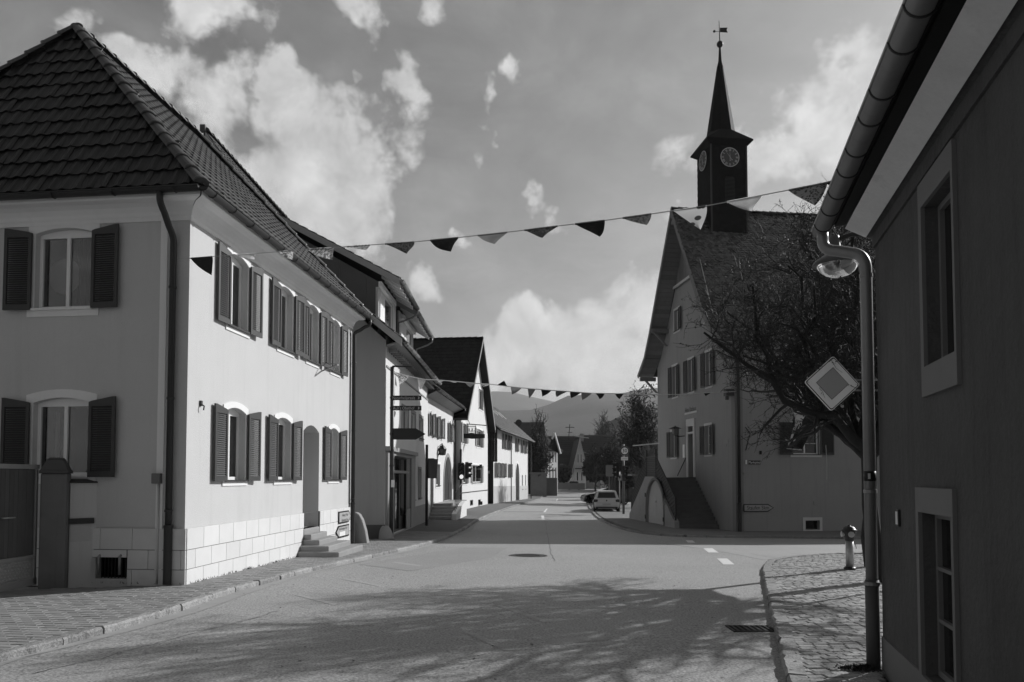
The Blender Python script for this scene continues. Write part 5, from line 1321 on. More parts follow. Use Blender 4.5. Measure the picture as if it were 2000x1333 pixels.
# ------------------------------------------------------------------ far houses at the end of the street
def simple_house(name, label, a, b, depth, ez_, rz, out, m_wall, wins, gable=False, roofm=None, zb=None, over=.5, wm=None, group=None, wdark=.1):
    F = Facade(a, b, out); z0 = (G(*a) if zb is None else zb); t = thing(name, label, 'house', (a[0], a[1], z0), group)
    eh, rh = z0 + ez_, z0 + rz; P = F.P; mb = MB(); roofm = roofm or m_tile_d
    if gable:
        slab(mb, F, 0, F.len, z0 - .4, lambda u: eh + (rh - eh) * (1 - abs(u - F.len / 2) / (F.len / 2)), wins_ := [(w[0] * F.len, w[1] * F.len, z0 + w[2], z0 + w[3], 0) for w in wins], 0, -.15, False, extra=[F.len / 2])
        for u in (0, F.len): mb.quad(P(u, 0, z0 - .4), P(u, -depth, z0 - .4), P(u, -depth, eh), P(u, 0, eh))
        obj('wall', mb, m_wall, t)
        k = (rh - eh) / (F.len / 2)
        for s, u in ((-1, -over), (1, F.len + over)):
            m = MB(); m.prism([P(u, over, eh - k * over), P(F.len / 2, over, rh + .08), P(F.len / 2, -depth, rh + .08), P(u, -depth, eh - k * over)], (0, 0, -.15)); r = obj('roof', m, roofm, t)
            m = MB(); m.prism([P(u, over + .01, eh - k * over - .22), P(F.len / 2, over + .01, rh - .14), P(F.len / 2, over + .01, rh + .1), P(u, over + .01, eh - k * over + .06)], F.n * .05); obj('verge_board', m, m_trim, r)
    else:
        wins_ = [(w[0] * F.len, w[1] * F.len, z0 + w[2], z0 + w[3], 0) for w in wins]; slab(mb, F, 0, F.len, z0 - .4, eh, wins_, 0, -.15, False)
        for u in (0, F.len): mb.poly([P(u, 0, z0 - .4), P(u, 0, eh), P(u, -depth / 2, rh), P(u, -depth, eh), P(u, -depth, z0 - .4)])
        obj('wall', mb, m_wall, t); k = (rh - eh) / (depth / 2)
        m = MB(); m.prism([P(-over, over, eh - k * over), P(F.len + over, over, eh - k * over), P(F.len + over, -depth / 2, rh + .05), P(-over, -depth / 2, rh + .05)], (0, 0, -.15)); m.prism([P(-over, -depth - over, eh - k * over), P(F.len + over, -depth - over, eh - k * over), P(F.len + over, -depth / 2, rh + .05), P(-over, -depth / 2, rh + .05)], (0, 0, -.15)); r = obj('roof', m, roofm, t)
        st = MB(); rows = 14; A = P(-over, over, eh - k * over); U_ = F.d * (F.len + 2 * over); V_ = P(-over, -depth / 2, rh + .05) - A; N_ = U_.normalized().cross(V_.normalized()); N_ = N_ if N_.z > 0 else -N_
        for j in range(rows): st.prism([A + V_ * (j / rows) + N_ * .09, A + U_ + V_ * (j / rows) + N_ * .09, A + U_ + V_ * ((j + 1.1) / rows) + N_ * .01, A + V_ * ((j + 1.1) / rows) + N_ * .01], -N_ * .03)
        obj('tile_courses', st, roofm, r)
    for o in wins_:
        if wdark: window(t, F, o, wdark, sash=2 if (o[1] - o[0]) > .7 else 1, fmat=wm or m_frame, sill=False)
    return t, F
# pale gabled house on the left of the far bend
Yf = 108.0; p1_ = W(1062, 940, 100); p2_ = W(1088.5, 940, 104)
t, F = simple_house('corner_villa', 'pale narrow gabled house behind the bare trees at the far bend', (p1_.x, 100.5), (p2_.x, 103), 8, 6.0, 8.9, (.4, -1), m_plaster2, [(.16, .26, 1.6, 3.4), (.40, .50, 1.6, 3.4), (.62, .72, 1.6, 3.4), (.82, .92, 1.6, 3.4), (.16, .26, 4.0, 5.5), (.40, .50, 4.0, 5.5), (.62, .72, 4.0, 5.5), (.82, .92, 4.0, 5.5)], False)
# gable on it
g0 = W(1070, 870, 99.5); g1 = W(1094, 885, 99.5); gp_ = W(1083, 846, 99.5)
mb = MB(); mb.poly([V3(g0.x, 99.6, g0.z - .3), V3(g1.x, 99.6, g1.z - .2), V3(gp_.x, 99.6, gp_.z)]); obj('front_gable', mb, m_darkwood, t)
for a, b in ((W(1078, 858, 99.4), gp_), (gp_, W(1095, 887, 99.4))):
    m = MB(); a = V3(a.x, 99.4, a.z); b = V3(b.x, 99.4, b.z); m.tube([a, b], .14, 4); obj('barge_board', m, m_trim, t)
# big dark roofs across the end of the view
def px_house(name, label, px0, px1, Yd, yeave, yridge, m_wall, wins, depth=12, gable=False, ground=None, **k):
    a, b = W(px0, 930, Yd), W(px1, 930, Yd); z0 = G(a.x, Yd) if ground is None else ground
    eh = W(px0, yeave, Yd).z - z0; rh = W(px0, yridge, Yd + (0 if gable else depth / 2)).z - z0
    return simple_house(name, label, (a.x, Yd), (b.x, Yd + .01), depth, eh, rh, (0, -1), m_wall, wins, gable, zb=z0, **k)
px_house('barn_house', 'long house with a high dark roof closing the end of the street', 1078, 1142, 150, 908, 853, m_town, [(.1, .2, 1, 2.4), (.4, .5, 1, 2.4), (.7, .8, 1, 2.4)], 14)
t, F = px_house('white_gable_house', 'small white gable house with steep dark roof beyond the parked cars', 1121, 1144, 135, 905, 857, m_plaster2, [(.30, .42, 4.6, 6.2), (.56, .68, 4.6, 6.2), (.22, .38, 1.4, 3.0), (.60, .74, 1.4, 3.0)], 12, True, over=.35)
mb = MB(); fbox(mb, F, F.len * .1, F.len * .9, .02, 1.1, G(F.a.x, 135) + 3.5, G(F.a.x, 135) + 3.65); obj('balcony', mb, m_darkwood, t)
px_house('far_house', 'wide house with dark roof behind the right hand trees', 1144, 1208, 142, 905, 851, m_town, [(.25, .36, .8, 2.4), (.6, .72, .8, 2.4)], 14)
px_house('far_house', 'grey house with low roof half hidden right of the far wide house', 1205, 1300, 120, 902, 872, m_town, [(.1, .22, .8, 2.2), (.4, .52, .8, 2.2)], 12)
px_house('shed_house', 'dark roofed house rising behind the long white farmhouse', 1012, 1060, 95, 880, 826, m_darkwood, [], 14)
px_house('lit_house', 'white house wall glimpsed behind the traffic light', 1189, 1203, 112, 890, 872, m_plaster2, [(.3, .6, 1, 2.4)], 10)
# low buildings and walls left of the far road
a = W(1036, 950, 84); m = MB(); m.box(V3(a.x + .9, 84.5, G(a.x, 84) + 1.1), (1.8, .3, 2.6)); m.box(V3(a.x + .9, 84.5, G(a.x, 84) + 2.5), (2.0, .5, .18))
solo('yard_wall', m, m_greywood, 'dark yard wall with pale coping past the long farmhouse', 'wall', loc=(a.x, 84, G(a.x, 84)))
a = W(1056, 950, 90); m = MB(); m.box(V3(a.x + .6, 90, G(a.x, 90) + .8), (2.6, 2, 2.4)); solo('utility_box', m, m_zinc_mid, 'grey utility cabinet beside the pale gabled house', 'utility cabinet', loc=(a.x, 90, G(a.x, 90)), bevel=.04)
m = MB(); a, b = W(1086, 941, 122), W(1140, 940, 126)
m.box(V3((a.x + b.x) / 2, 124, G(a.x, 122) + .5), (b.x - a.x, .25, 1.0)); m.box(V3((a.x + b.x) / 2, 124, G(a.x, 122) + 1.04), (b.x - a.x, .34, .08)); solo('low_wall', m, m_trimgrey, 'low garden wall across the far end of the road', 'wall', loc=(a.x, 124, G(a.x, 122)))
mb = MB(); a = W(1110, 853, 156); mb.tube([a - V3(0, 0, 1), W(1113, 829, 156)], .07, 5); q = W(1113, 835, 156); mb.tube([q - V3(.9, 0, 0), q + V3(.9, 0, 0)], .06, 4); q = W(1113, 845, 156); mb.tube([q - V3(.5, 0, 0), q + V3(.5, 0, 0)], .05, 4); solo('roof_aerial', mb, m_iron, 'television aerial on the long dark roof ridge', 'aerial')
mb = MB(); q = W(1013, 826, 95); mb.lathe(q, [(.02, 0), (.34, .1), (.40, .12)], 14, (V3(1, 0, 0), V3(0, 0, 1), V3(0, -1, 0))); mb.tube([q, q - V3(0, -.1, .9)], .04, 5); solo('satellite_dish', mb, m_iron, 'dark satellite dish on the roof behind the white farmhouse', 'satellite dish', loc=tuple(q))
mb = MB(); q = W(1136, 856, 139); mb.box(q + V3(0, 0, .1), (.7, .7, 1.4)); solo('chimney', mb, m_trimgrey, 'small chimney on the white gable house', 'chimney', loc=tuple(q))

# ------------------------------------------------------------------ town hall
th = thing('town_hall', 'old town hall with stepped double stair, deep gable eaves and tiled roof', 'town hall', (RA[0], RA[1], G(*RA)))
FG_ = Facade(RA, RB, (-1, 0)); LEN = FG_.len
sdv = Vector((.9919, .1269, 0)); RS = (RA[0] + sdv.x * 22, RA[1] + sdv.y * 22); FSd = Facade(RA, RS, (0, -1))
eR = Z0 + 6.35; rR = Z0 + 13.55; mid = LEN / 2
upR = [(1312.5, 1322, 715), (1344, 1354, 703), (1379, 1390, 692)]
zU0, zU1 = FG_.Z(1317, 775), FG_.Z(1317, 716); zL0, zL1 = FG_.Z(1317, 893), FG_.Z(1317, 843)
opU = [(FG_.U(b, 740), FG_.U(a, 740), zU0, zU1, 0) for a, b, _ in [(1313.5, 1322.5, 0), (1344.5, 1354.5, 0), (1379, 1390.5, 0)]]
opL = [(FG_.U(1320.5, 870), FG_.U(1311, 870), zL0, zL1, 0), (FG_.U(1389.5, 870), FG_.U(1377.5, 870), zL0, zL1, 0)]
opG = (FG_.U(1327, 625), FG_.U(1317, 625), FG_.Z(1322, 646), FG_.Z(1322, 605), 0)
dL = Z0 + .02
opD = (FG_.U(1355, 880), FG_.U(1345, 880), dL, FG_.Z(1350, 848), 0); opT = (opD[0], opD[1], FG_.Z(1350, 844), FG_.Z(1350, 833), 0)
def topR(u):
    t = abs(u - mid) / mid; return rR - (rR - eR) * t - 0.35 * math.sin(PI * t) ** 2 * (t > .0) - .12
ex = [mid * i / 8 for i in range(17)]
mb = MB(); slab(mb, FG_, 0, LEN, lambda u: FG_.g(u) - .3, topR, opU + opL + [opG, opD, opT], 0, -.25, False, extra=ex)
sw = (FSd.U(1548, 860), FSd.U(1600, 860), FSd.Z(1590, 888), FSd.Z(1590, 826), 0); cw = (FSd.U(1573, 1027), FSd.U(1601, 1027), FSd.Z(1587, 1035), FSd.Z(1587, 1017), 0)
usw = (FSd.U(1540, 740), FSd.U(1590, 740), FSd.Z(1570, 770), FSd.Z(1570, 712), 0)
slab(mb, FSd, 0, FSd.len, lambda u: FSd.g(u) - .3, eR + .2, [sw, cw, usw], 0, -.25, False)
far = [V3(p.x, p.y, 0) for p in (FG_.b + sdv * 22, FG_.b)]
mb.quad(FSd.P(22, 0, 0) - V3(0, 0, 1), V3(far[0].x, far[0].y, -1), V3(far[0].x, far[0].y, eR), FSd.P(22, 0, eR)); mb.quad(V3(far[0].x, far[0].y, -1), V3(far[1].x, far[1].y, -1), V3(far[1].x, far[1].y, eR), V3(far[0].x, far[0].y, eR))
obj('wall', mb, m_town, th)
mb = MB(); fbox(mb, FG_, 0, .34, 0, .02, FG_.g(0) - .1, eR - .4); fbox(mb, FSd, -.02, .34, 0, .02, FG_.g(0) - .1, eR - .1); obj('corner_pilaster', mb, mat('town_hall_pilaster', .25, .92, .1, 1, .3, 40, .2, stain=.1), th)
m_ts = mat('town_hall_trim', .62, .85, .1, 2, .2, 40, .2)
for o in opU: window(th, FG_, o, .2, sur=.10, surmat=m_ts, sash=2, cross=2, shut='both', shang=(.1, .1), shw=.42, shutmat=m_shutter)
for o in opL: window(th, FG_, o, .2, sur=.10, surmat=m_ts, sash=2, cross=2, shut='both', shang=(.1, .1), shw=.42)
window(th, FG_, opG, .2, sur=.10, surmat=m_ts, sash=2, cross=1, shut=-1, shang=(.1, .1), shw=.42)
window(th, FSd, sw, .2, sur=.11, surmat=m_ts, sash=2, cross=2, shut='both', shang=(.06, .06), shw=.62)
window(th, FSd, usw, .2, sur=.11, surmat=m_ts, sash=2, cross=2, shut='both', shang=(.06, .06), shw=.62)
window(th, FSd, cw, .25, sur=.12, surmat=m_ts, sash=1, fmat=m_zinc_dark, sill=False)
# door
mb = MB(); oo = (opD[0] - .22, opD[1] + .22); slab(mb, FG_, oo[0], oo[1], dL, opT[3] + .38, [opD, opT], .05, 0, True); obj('door_surround', mb, m_ts, th)
mb = MB(); fbox(mb, FG_, opD[0], opD[1], -.25, -.2, opD[2], opD[3]); dd = obj('door', mb, m_darkwood, th)
for i in range(2):
    m = MB(); a = opD[0] + .08 + i * (opD[1] - opD[0]) / 2; fbox(m, FG_, a, a + (opD[1] - opD[0]) / 2 - .12, -.2, -.18, opD[2] + .2, opD[3] - .2); obj('door_panel', m, m_darkwood, dd)
mb = MB(); fbox(mb, FG_, opT[0], opT[1], -.25, -.22, opT[2], opT[3]); obj('fanlight', mb, m_glass, th)
# roof with flared foot; profile across the ridge
k = (rR - eR) / mid
prof = [(-.75, eR - .42), (.55, eR + .45), (1.5, eR + 1.65), (mid, rR + .1)]
w0 = .95
def Rp(u, w, z): return FG_.P(u, w, z)
halves = []
for sgn in (0, 1):
    pr = [(u if sgn == 0 else LEN - u, z) for u, z in prof]; halves.append(pr)
    for (u0, z0), (u1, z1) in zip(pr, pr[1:]):
        A, B = Rp(u0, w0, z0), Rp(u1, w0, z1); d = (B - A).normalized(); nn = d.cross(FG_.n); nn = nn if nn.z > 0 else -nn
        mb = MB(); mb.prism([A, B, B - FG_.n * 23, A - FG_.n * 23], -nn * .06); obj('roof_boarding', mb, m_tile_d, th)
        mb = MB(); mb.prism([A + FG_.n * .03 + nn * .03, B + FG_.n * .03 + nn * .03, B + FG_.n * .03 - nn * .19, A + FG_.n * .03 - nn * .19], -FG_.n * .05); obj('barge_board', mb, mat('barge_paint', .20, .7, .1, 3), th)
        st = MB(); off = w0
        if sgn == 0:
            O = A - FG_.n * 23 + nn * .005; tile_field(O, FG_.n, B - A, lambda v: (0, 23), (B - A).length, .185, .155, 'flat', None, st, tilt=.12, stagger=True, rnd=int(u0 * 10))
            obj('roof_tiles', st, m_tile_t, th, kind='stuff')
        # boarded underside of the gable overhang: one board at a time
        L_ = (B - A).length; nb = max(1, int(L_ / .24))
        for i in range(nb):
            a_ = A + d * (L_ * i / nb + .006); b_ = A + d * (L_ * (i + 1) / nb - .006); m = MB(); m.prism([a_ - nn * .07, b_ - nn * .07, b_ - nn * .07 - FG_.n * (w0 - .02), a_ - nn * .07 - FG_.n * (w0 - .02)], -nn * .02); obj('soffit_board', m, m_greywood, th)
ridge_caps(th, Rp(mid, w0, rR + .16), Rp(mid, w0 - 23, rR + .16), .38, rc, rcm, False, m_tile_t)
# purlins with braces carrying the overhang
for u, z in ((-.35, eR - .55), (1.9, eR + 1.85), (mid, rR - .45), (LEN - 1.9, eR + 1.85), (LEN + .35, eR - .55)):
    mb = MB(); fbox(mb, FG_, u - .09, u + .09, 0, w0 - .02, z - .22, z); obj('purlin', mb, m_greywood, th)
    if abs(u - mid) > .1 and z > 0:
        mb = MB(); uu = min(max(u, .12), LEN - .12); mb.prism([Rp(uu - .06, .03, z - .95), Rp(uu - .06, .15, z - .95), Rp(uu - .06, w0 - .12, z - .23), Rp(uu - .06, w0 - .26, z - .23)], FG_.d * .12); obj('brace', mb, m_greywood, th)
# boarded gable top with scalloped edge
zb = FG_.Z(1345, 547); ub0, ub1 = mid - (rR - zb) / k + .4, mid + (rR - zb) / k - .4
n = int((ub1 - ub0) / .16)
for i in range(n):
    u = ub0 + (ub1 - ub0) * i / n; wd_ = (ub1 - ub0) / n - .012; zt_ = topR(u + wd_ / 2) - .15
    if zt_ - zb < .1: continue
    m = MB(); m.prism([FG_.P(u, .04, zb - .02), FG_.P(u + wd_ / 2, .04, zb - .09), FG_.P(u + wd_, .04, zb - .02), FG_.P(u + wd_, .04, topR(u + wd_) - .12), FG_.P(u, .04, topR(u) - .12)], FG_.n * .022); obj('gable_board', m, m_greywood, th)
mb = MB(); fbox(mb, FG_, ub0 - .2, ub1 + .2, .063, .12, zb + .02, zb + .14); obj('gable_rail', mb, m_ts, th)
# eaves on the near side
gutter_parts(th, FSd.P(-w0, .82, eR - .45), FSd.P(22, .82, eR - .45), .08, m_zinc_dark, 2.5)
mb = MB(); mb.prism([FSd.P(-w0 + .1, .0, eR - .15), FSd.P(22, .0, eR - .15), FSd.P(22, .74, eR - .50), FSd.P(-w0 + .1, .74, eR - .50)], (0, 0, .04)); obj('eaves_soffit', mb, m_greywood, th)
pz_ = FSd.P(.02, .09, 0)
downpipe(th, FSd.P(.15, .82, eR - .5), FSd.P(.10, .13, eR - 1.15), FSd.P(.10, .13, FSd.g(.1)), .07, m_zinc_dark, 3, foot=1.2)
mb = MB(); mb.box(FG_.P(.15, .18, Z0 + 3.72), (.42, .3, .3), (FG_.n, FG_.d, V3(0, 0, 1))); mb.box(FG_.P(.15, .3, Z0 + 3.5), (.12, .12, .2), (FG_.n, FG_.d, V3(0, 0, 1))); obj('loudspeaker_box', mb, m_zinc_dark, th)
# small dormer on the near slope, snow wires
for px, py in ((1545, 560),):
    pass
mb = MB()
A = W(1366, 503, 36.2); B = W(1393, 615, 33.2); mb.tube([A, B], .02, 4); obj('lightning_wire', mb, m_alu, th)
# inscription, lantern, notice plates
tR = Vector((0, 0, 1)).cross(FG_.n)
u, z = FG_.uv(1348.5, 800); obj('inscription', text_mb('Altes Rathaus', .36, FG_.P(u, 0, z), tR, V3(0, 0, 1), .006, sx=.78), m_black2, th)
u, z = FG_.uv(1349, 807.5); mb = MB(); fbox(mb, FG_, u - .85, u + .85, .0, .012, z - .02, z + .07); obj('scroll_line', mb, m_ts, th)
u, z = FG_.uv(1335, 880, .05); mb = MB(); fbox(mb, FG_, u - .14, u + .14, 0, .05, z - .38, z + .30); obj('notice_board', mb, m_signbright, th)
u, z = FG_.uv(1418, 864); mb = MB(); fbox(mb, FG_, u - .26, u + .26, 0, .02, z - .05, z + .10); fbox(mb, FG_, u - .05, u + .05, 0, .02, z - .2, z - .1); obj('name_plate', mb, m_trimgrey, th)
lt = thing('wall_lantern', 'iron wall lantern beside the town hall door', 'lantern', FG_.P(FG_.U(1336, 840), .3, FG_.Z(1333, 836)))
u = FG_.U(1337, 840); zc = FG_.Z(1333, 836, .5); mb = MB(); mb.tube([FG_.P(u, 0, zc - .35), FG_.P(u, .3, zc - .38), FG_.P(u, .5, zc - .33)], .025, 6); obj('lantern_arm', mb, m_iron, lt)
mb = MB(); mb.lathe(FG_.P(u, .5, zc - .33), [(.07, 0), (.10, .03), (.15, .04), (.19, .36)], 6); obj('lantern_glass', mb, m_signmid, lt)
mb = MB(); mb.lathe(FG_.P(u, .5, zc + .03), [(.33, 0), (.28, .02), (.10, .09), (.03, .12), (.02, .15)], 12); obj('lantern_hood', mb, m_iron, lt)
# street name, direction arrow, fittings on the side wall
def side_sign(name, label, px0, px1, py0, py1, point, lines, mf, **k):
    return arrow_sign(name, label, FSd, px0, px1, py0, py1, point, lines, mf, **k)
side_sign('direction_sign', 'faded arrow sign reading Staufen low on the town hall side wall', 1451, 1510, 985, 999.5, 1, [('Staufen 5km', .0)], mat('arrow_face', .36, .6, .08, 6, stain=.1), w=.05, tip=.26, tsize=.24)
t = side_sign('street_name_sign', 'dark street name plate reading Marktplatz on the town hall', 1461, 1484.5, 900, 907.5, 0, [('Marktplatz', 0)], m_signdark, w=.03, tip=.0, tsize=.15, txtmat=m_signbright)
u, z = FSd.uv(1456.5, 903); mb = MB(); fbox(mb, FSd, u - .03, u + .03, .03, .06, z - .09, z + .09); solo('number_plate', mb, m_signwhite, 'small upright white plate left of the street name sign', 'plate')
u, z = FSd.uv(1456, 731); mb = MB(); fbox(mb, FSd, u - .1, u + .1, .0, .03, z - .15, z + .15); obj('pale_plate', mb, m_ts, th)
u, z = FSd.uv(1594, 983); mb = MB(); fbox(mb, FSd, u - .12, u + .12, .0, .03, z - .08, z + .08); obj('pale_plate', mb, m_trimgrey, th)
u, z = FSd.uv(1485, 884.5); mb = MB(); fbox(mb, FSd, u - .05, u + .05, 0, .04, z - .08, z + .08); obj('wall_socket', mb, m_iron, th)
u, z = FSd.uv(1452, 928); mb = MB(); fbox(mb, FSd, u, u + .12, 0, .05, z + .02, z + .10); fbox(mb, FSd, u + .03, u + .22, 0, .03, z - .1, z - .07); obj('wall_bracket', mb, m_zinc, th)
u0_, z0_ = FSd.uv(1456, 835); u1_, z1_ = FSd.uv(1455, 880); mb = MB(); mb.tube([FSd.P(u0_, .0, z0_), FSd.P(u0_ + .05, .35, z0_ - .3), FSd.P(u0_ - .05, .35, z1_ + .4), FSd.P(u0_, .0, z1_)], .02, 5); obj('flagpole_bracket', mb, m_iron, th)

# ---- double stair in front of the gable
sw0 = Z0 - 0
SO = 2.15                       # outer face of the stair from the gable
us = 1.85; ue = us + 7.2; um_ = (us + ue) / 2; land = dL - .02; lw0, lw1 = um_ - .75, um_ + .75
st_ = th
gN = FG_.g(us, 1.2); gFx = FG_.g(ue, 1.2)
nst = 13
for side_, (ustart, uend, gg) in enumerate(((us, lw0, gN), (ue, lw1, gFx))):
    for i in range(nst):
        zt = gg + (land - gg) * (i + 1) / (nst + 1); a = ustart + (uend - ustart) * i / nst; b = ustart + (uend - ustart) * (i + 1) / nst
        m = MB(); fbox(m, FG_, min(a, b) - (.03 if side_ == 0 else -.0), max(a, b) + (.03 if side_ else 0), .03, SO - .22, zt - .19, zt); obj('stair_step', m, m_step if False else mat('dark_step', .13, .85, .2, 3, .3, 50, .2), st_, bevel=.01)
m = MB(); fbox(m, FG_, lw0, lw1, .03, SO - .22, land - .25, land); obj('landing', m, mat('dark_step', .13), st_)
# cheek wall: sloping both ways, with an arched cellar door
def chk(u):
    if u < lw0: t = (u - us) / (lw0 - us); return gN + .32 + (land + .02 - gN - .32) * max(0, t)
    if u > lw1: t = (ue - u) / (ue - lw1); return gFx + .32 + (land + .02 - gFx - .32) * max(0, t)
    return land + .05
Fc = Facade(FG_.P(us - .05, SO, 0)[:2], FG_.P(ue + .05, SO, 0)[:2], (-1, 0)); sh = .05
cd0, cd1 = Fc.U(1296, 980), Fc.U(1262.5, 980); ca_ = (cd0, cd1, Fc.g(cd0) + .0, Fc.Z(1273, 938), 0); ca_ = (ca_[0], ca_[1], ca_[2], ca_[3], (cd1 - cd0) * .55)
mb = MB(); slab(mb, Fc, 0, Fc.len, lambda u: Fc.g(u) - .2, lambda u: chk(u + us - .05), [ca_], 0, -.22, True, extra=[i * .2 for i in range(40)] + [lw0 - us + .05, lw1 - us + .05]); obj('stair_cheek', mb, mat('stair_render', .30, .9, .1, 1.5, .3, 40, .2, stain=.15, streak=.1), st_)
rg = (ca_[0] - .12, ca_[1] + .12, ca_[2], ca_[3] + .12, ca_[4] + .08); mb = MB(); slab(mb, Fc, rg[0], rg[1], rg[2], lambda u: arc_top(rg, u), [ca_], .03, 0, True, extra=[rg[0] + i * .08 for i in range(40)]); obj('cellar_door_surround', mb, mat('arch_stone', .16, .85, .1, 3), st_)
mc = (cd0 + cd1) / 2; dm = mat('cellar_door_paint', .42, .7, .1, 4, stain=.1)
for a, b in ((cd0, mc - .006), (mc + .006, cd1)):
    mb = MB(); slab(mb, Fc, a, b, ca_[2] + .02, lambda u: arc_top(ca_, u), [], -.10, -.14, True, extra=[a + i * (b - a) / 8 for i in range(9)]); lf = obj('cellar_door_leaf', mb, dm, st_)
    bt = MB(); n = 11; z0, z1 = ca_[2] + .55, ca_[3]
    for i in range(26):
        z = z0 + i * .11; s = 1 if a < mc - .3 else -1
        for (p, q) in ((a + .04, b - .04),):
            za, zb_ = (z, z + .45) if s > 0 else (z + .45, z)
            hi = min(arc_top(ca_, p), arc_top(ca_, q)) - .05
            if max(za, zb_) < hi: bt.prism([Fc.P(p, -.10, za), Fc.P(q, -.10, zb_), Fc.P(q, -.10, zb_ + .035), Fc.P(p, -.10, za + .035)], Fc.n * .012)
    obj('door_batten', bt, mat('cellar_door_groove', .22, .7), lf)
mb = MB(); mb.lathe(Fc.P(mc + .05, -.09, ca_[2] + 1.1), [(.03, 0), (.035, .02), (.02, .05)], 10, (Fc.d, V3(0, 0, 1), Fc.n)); obj('door_knob', mb, m_alu, st_)
for z in (ca_[2] + .3, ca_[2] + 1.4):
    for a in (cd0 - .06, cd1 + .06): mb = MB(); fbox(mb, Fc, a - .05, a + .05, .03, .06, z - .1, z + .1); obj('hinge', mb, m_iron, st_)
u, z = Fc.uv(1298.5, 983); mb = MB(); fbox(mb, Fc, u - .06, u + .06, 0, .04, z - .1, z + .1); obj('bell_box', mb, m_signmid, st_)
# lattice railing: posts, rails and a net of flat bars on sloping panels
def rail_panel(u0, u1, z0a, z1a, h, nm, wv=SO - .10):
    fr = MB(); P = FG_.P
    fr.tube([P(u0, wv, z0a + h), P(u1, wv, z1a + h)], .035, 6); obj('hand_rail', fr, m_iron, st_); fr = MB(); fr.tube([P(u0, wv, z0a + .06), P(u1, wv, z1a + .06)], .02, 6); obj('foot_rail', fr, m_iron, st_)
    net = MB(); L_ = abs(u1 - u0); n = max(4, int(L_ / .085))
    zf = lambda t: z0a + (z1a - z0a) * t
    for i in range(n + 1):
        t = i / n; u = u0 + (u1 - u0) * t; net.box(P(u, wv, zf(t) + h / 2), (.036, .02, h), (FG_.d, FG_.n, V3(0, 0, 1)))
    rows = int(h / .085)
    for j in range(1, rows):
        hh = h * j / rows; a, b = P(u0, wv, z0a + hh), P(u1, wv, z1a + hh); net.tube([a, b], .018, 4)
    # four petalled ironwork knots
    for i in range(n):
        for j in range(rows):
            if (i + j) % 2 == 0: t = (i + .5) / n; net.box(P(u0 + (u1 - u0) * t, wv, zf(t) + h * (j + .5) / rows), (.07, .014, .07), (FG_.d, FG_.n, V3(0, 0, 1)))
    obj('lattice', net, m_iron, st_)
HR = 1.0
rail_panel(us + .1, lw0, gN + .38, land + .03, HR, 'near'); rail_panel(ue - .1, lw1, gFx + .38, land + .03, HR, 'far'); rail_panel(lw0, lw1, land + .03, land + .03, HR, 'top')
mb = MB()
for u, zb in ((us + .08, gN), (lw0, land), (lw1, land), (ue - .08, gFx)): mb.tube([FG_.P(u, SO - .1, zb), FG_.P(u, SO - .1, max(zb + .38, zb) + HR + .04)], .04, 8)
obj('rail_post', mb, m_iron, st_)
mb = MB(); mb.tube([W(1343, 893, 38.9), W(1339, 896, 39.1), W(1323, 930, 39.6)], .022, 6); obj('wall_hand_rail', mb, m_iron, st_)

# ---- clock tower
tw = 1.86; tcx = FG_.P(mid, 0, 0) + sdv * 1.75
twr = thing('clock_tower', 'slender dark clock tower with pointed spire on the town hall ridge', 'clock tower', (tcx.x, tcx.y, rR - 1))
AX = (sdv, FG_.d, V3(0, 0, 1)); zE = W(1430, 275, tcx.y - 1).z
mb = MB(); zb_, zt_ = rR - 1.8, zE + .1
mb.box(V3(tcx.x, tcx.y, (zb_ + zt_) / 2), (tw, tw, zt_ - zb_), AX); obj('tower_body', mb, m_tower, twr)
cl = MB(); R = random.Random(6)
def TP(s, u, w, z):
    """point on tower face s (0 = towards viewer, 1 = left)"""
    if s == 0: return tcx + sdv * u - FG_.d * (tw / 2 + w) + V3(0, 0, z)
    if s == 1: return tcx - FG_.d * (-u) * -1 * -1 * -1 - sdv * (tw / 2 + w) + V3(0, 0, z) if False else tcx + FG_.d * (-u) - sdv * (tw / 2 + w) + V3(0, 0, z)
    if s == 2: return tcx + FG_.d * u + sdv * (tw / 2 + w) + V3(0, 0, z)
for s in (0, 1):
    z = zb_ + .1
    j = 0
    while z < zt_ - .15:
        n = 9
        for i in range(n):
            a = -tw / 2 + tw * (i + (.0 if j % 2 else .5)) / n - .0; b = a + tw / n - .006; a = max(a, -tw / 2); b = min(b, tw / 2)
            if b - a < .03: continue
            e = R.uniform(.008, .018); cl.add([TP(s, a, e, z), TP(s, b, e, z), TP(s, b, .003, z + .2), TP(s, a, .003, z + .2)], ((0, 1, 2, 3),))
        z += .17; j += 1
obj('slate_cladding', cl, m_tower, twr, kind='stuff')
for sx_ in (-1, 1):
    mb = MB(); mb.box(V3(*(TP(0, sx_ * (tw / 2), .015, 0)[:2]), (zb_ + zt_) / 2), (.07, .07, zt_ - zb_), AX); obj('corner_bead', mb, mat('bead', .05, .5), twr)
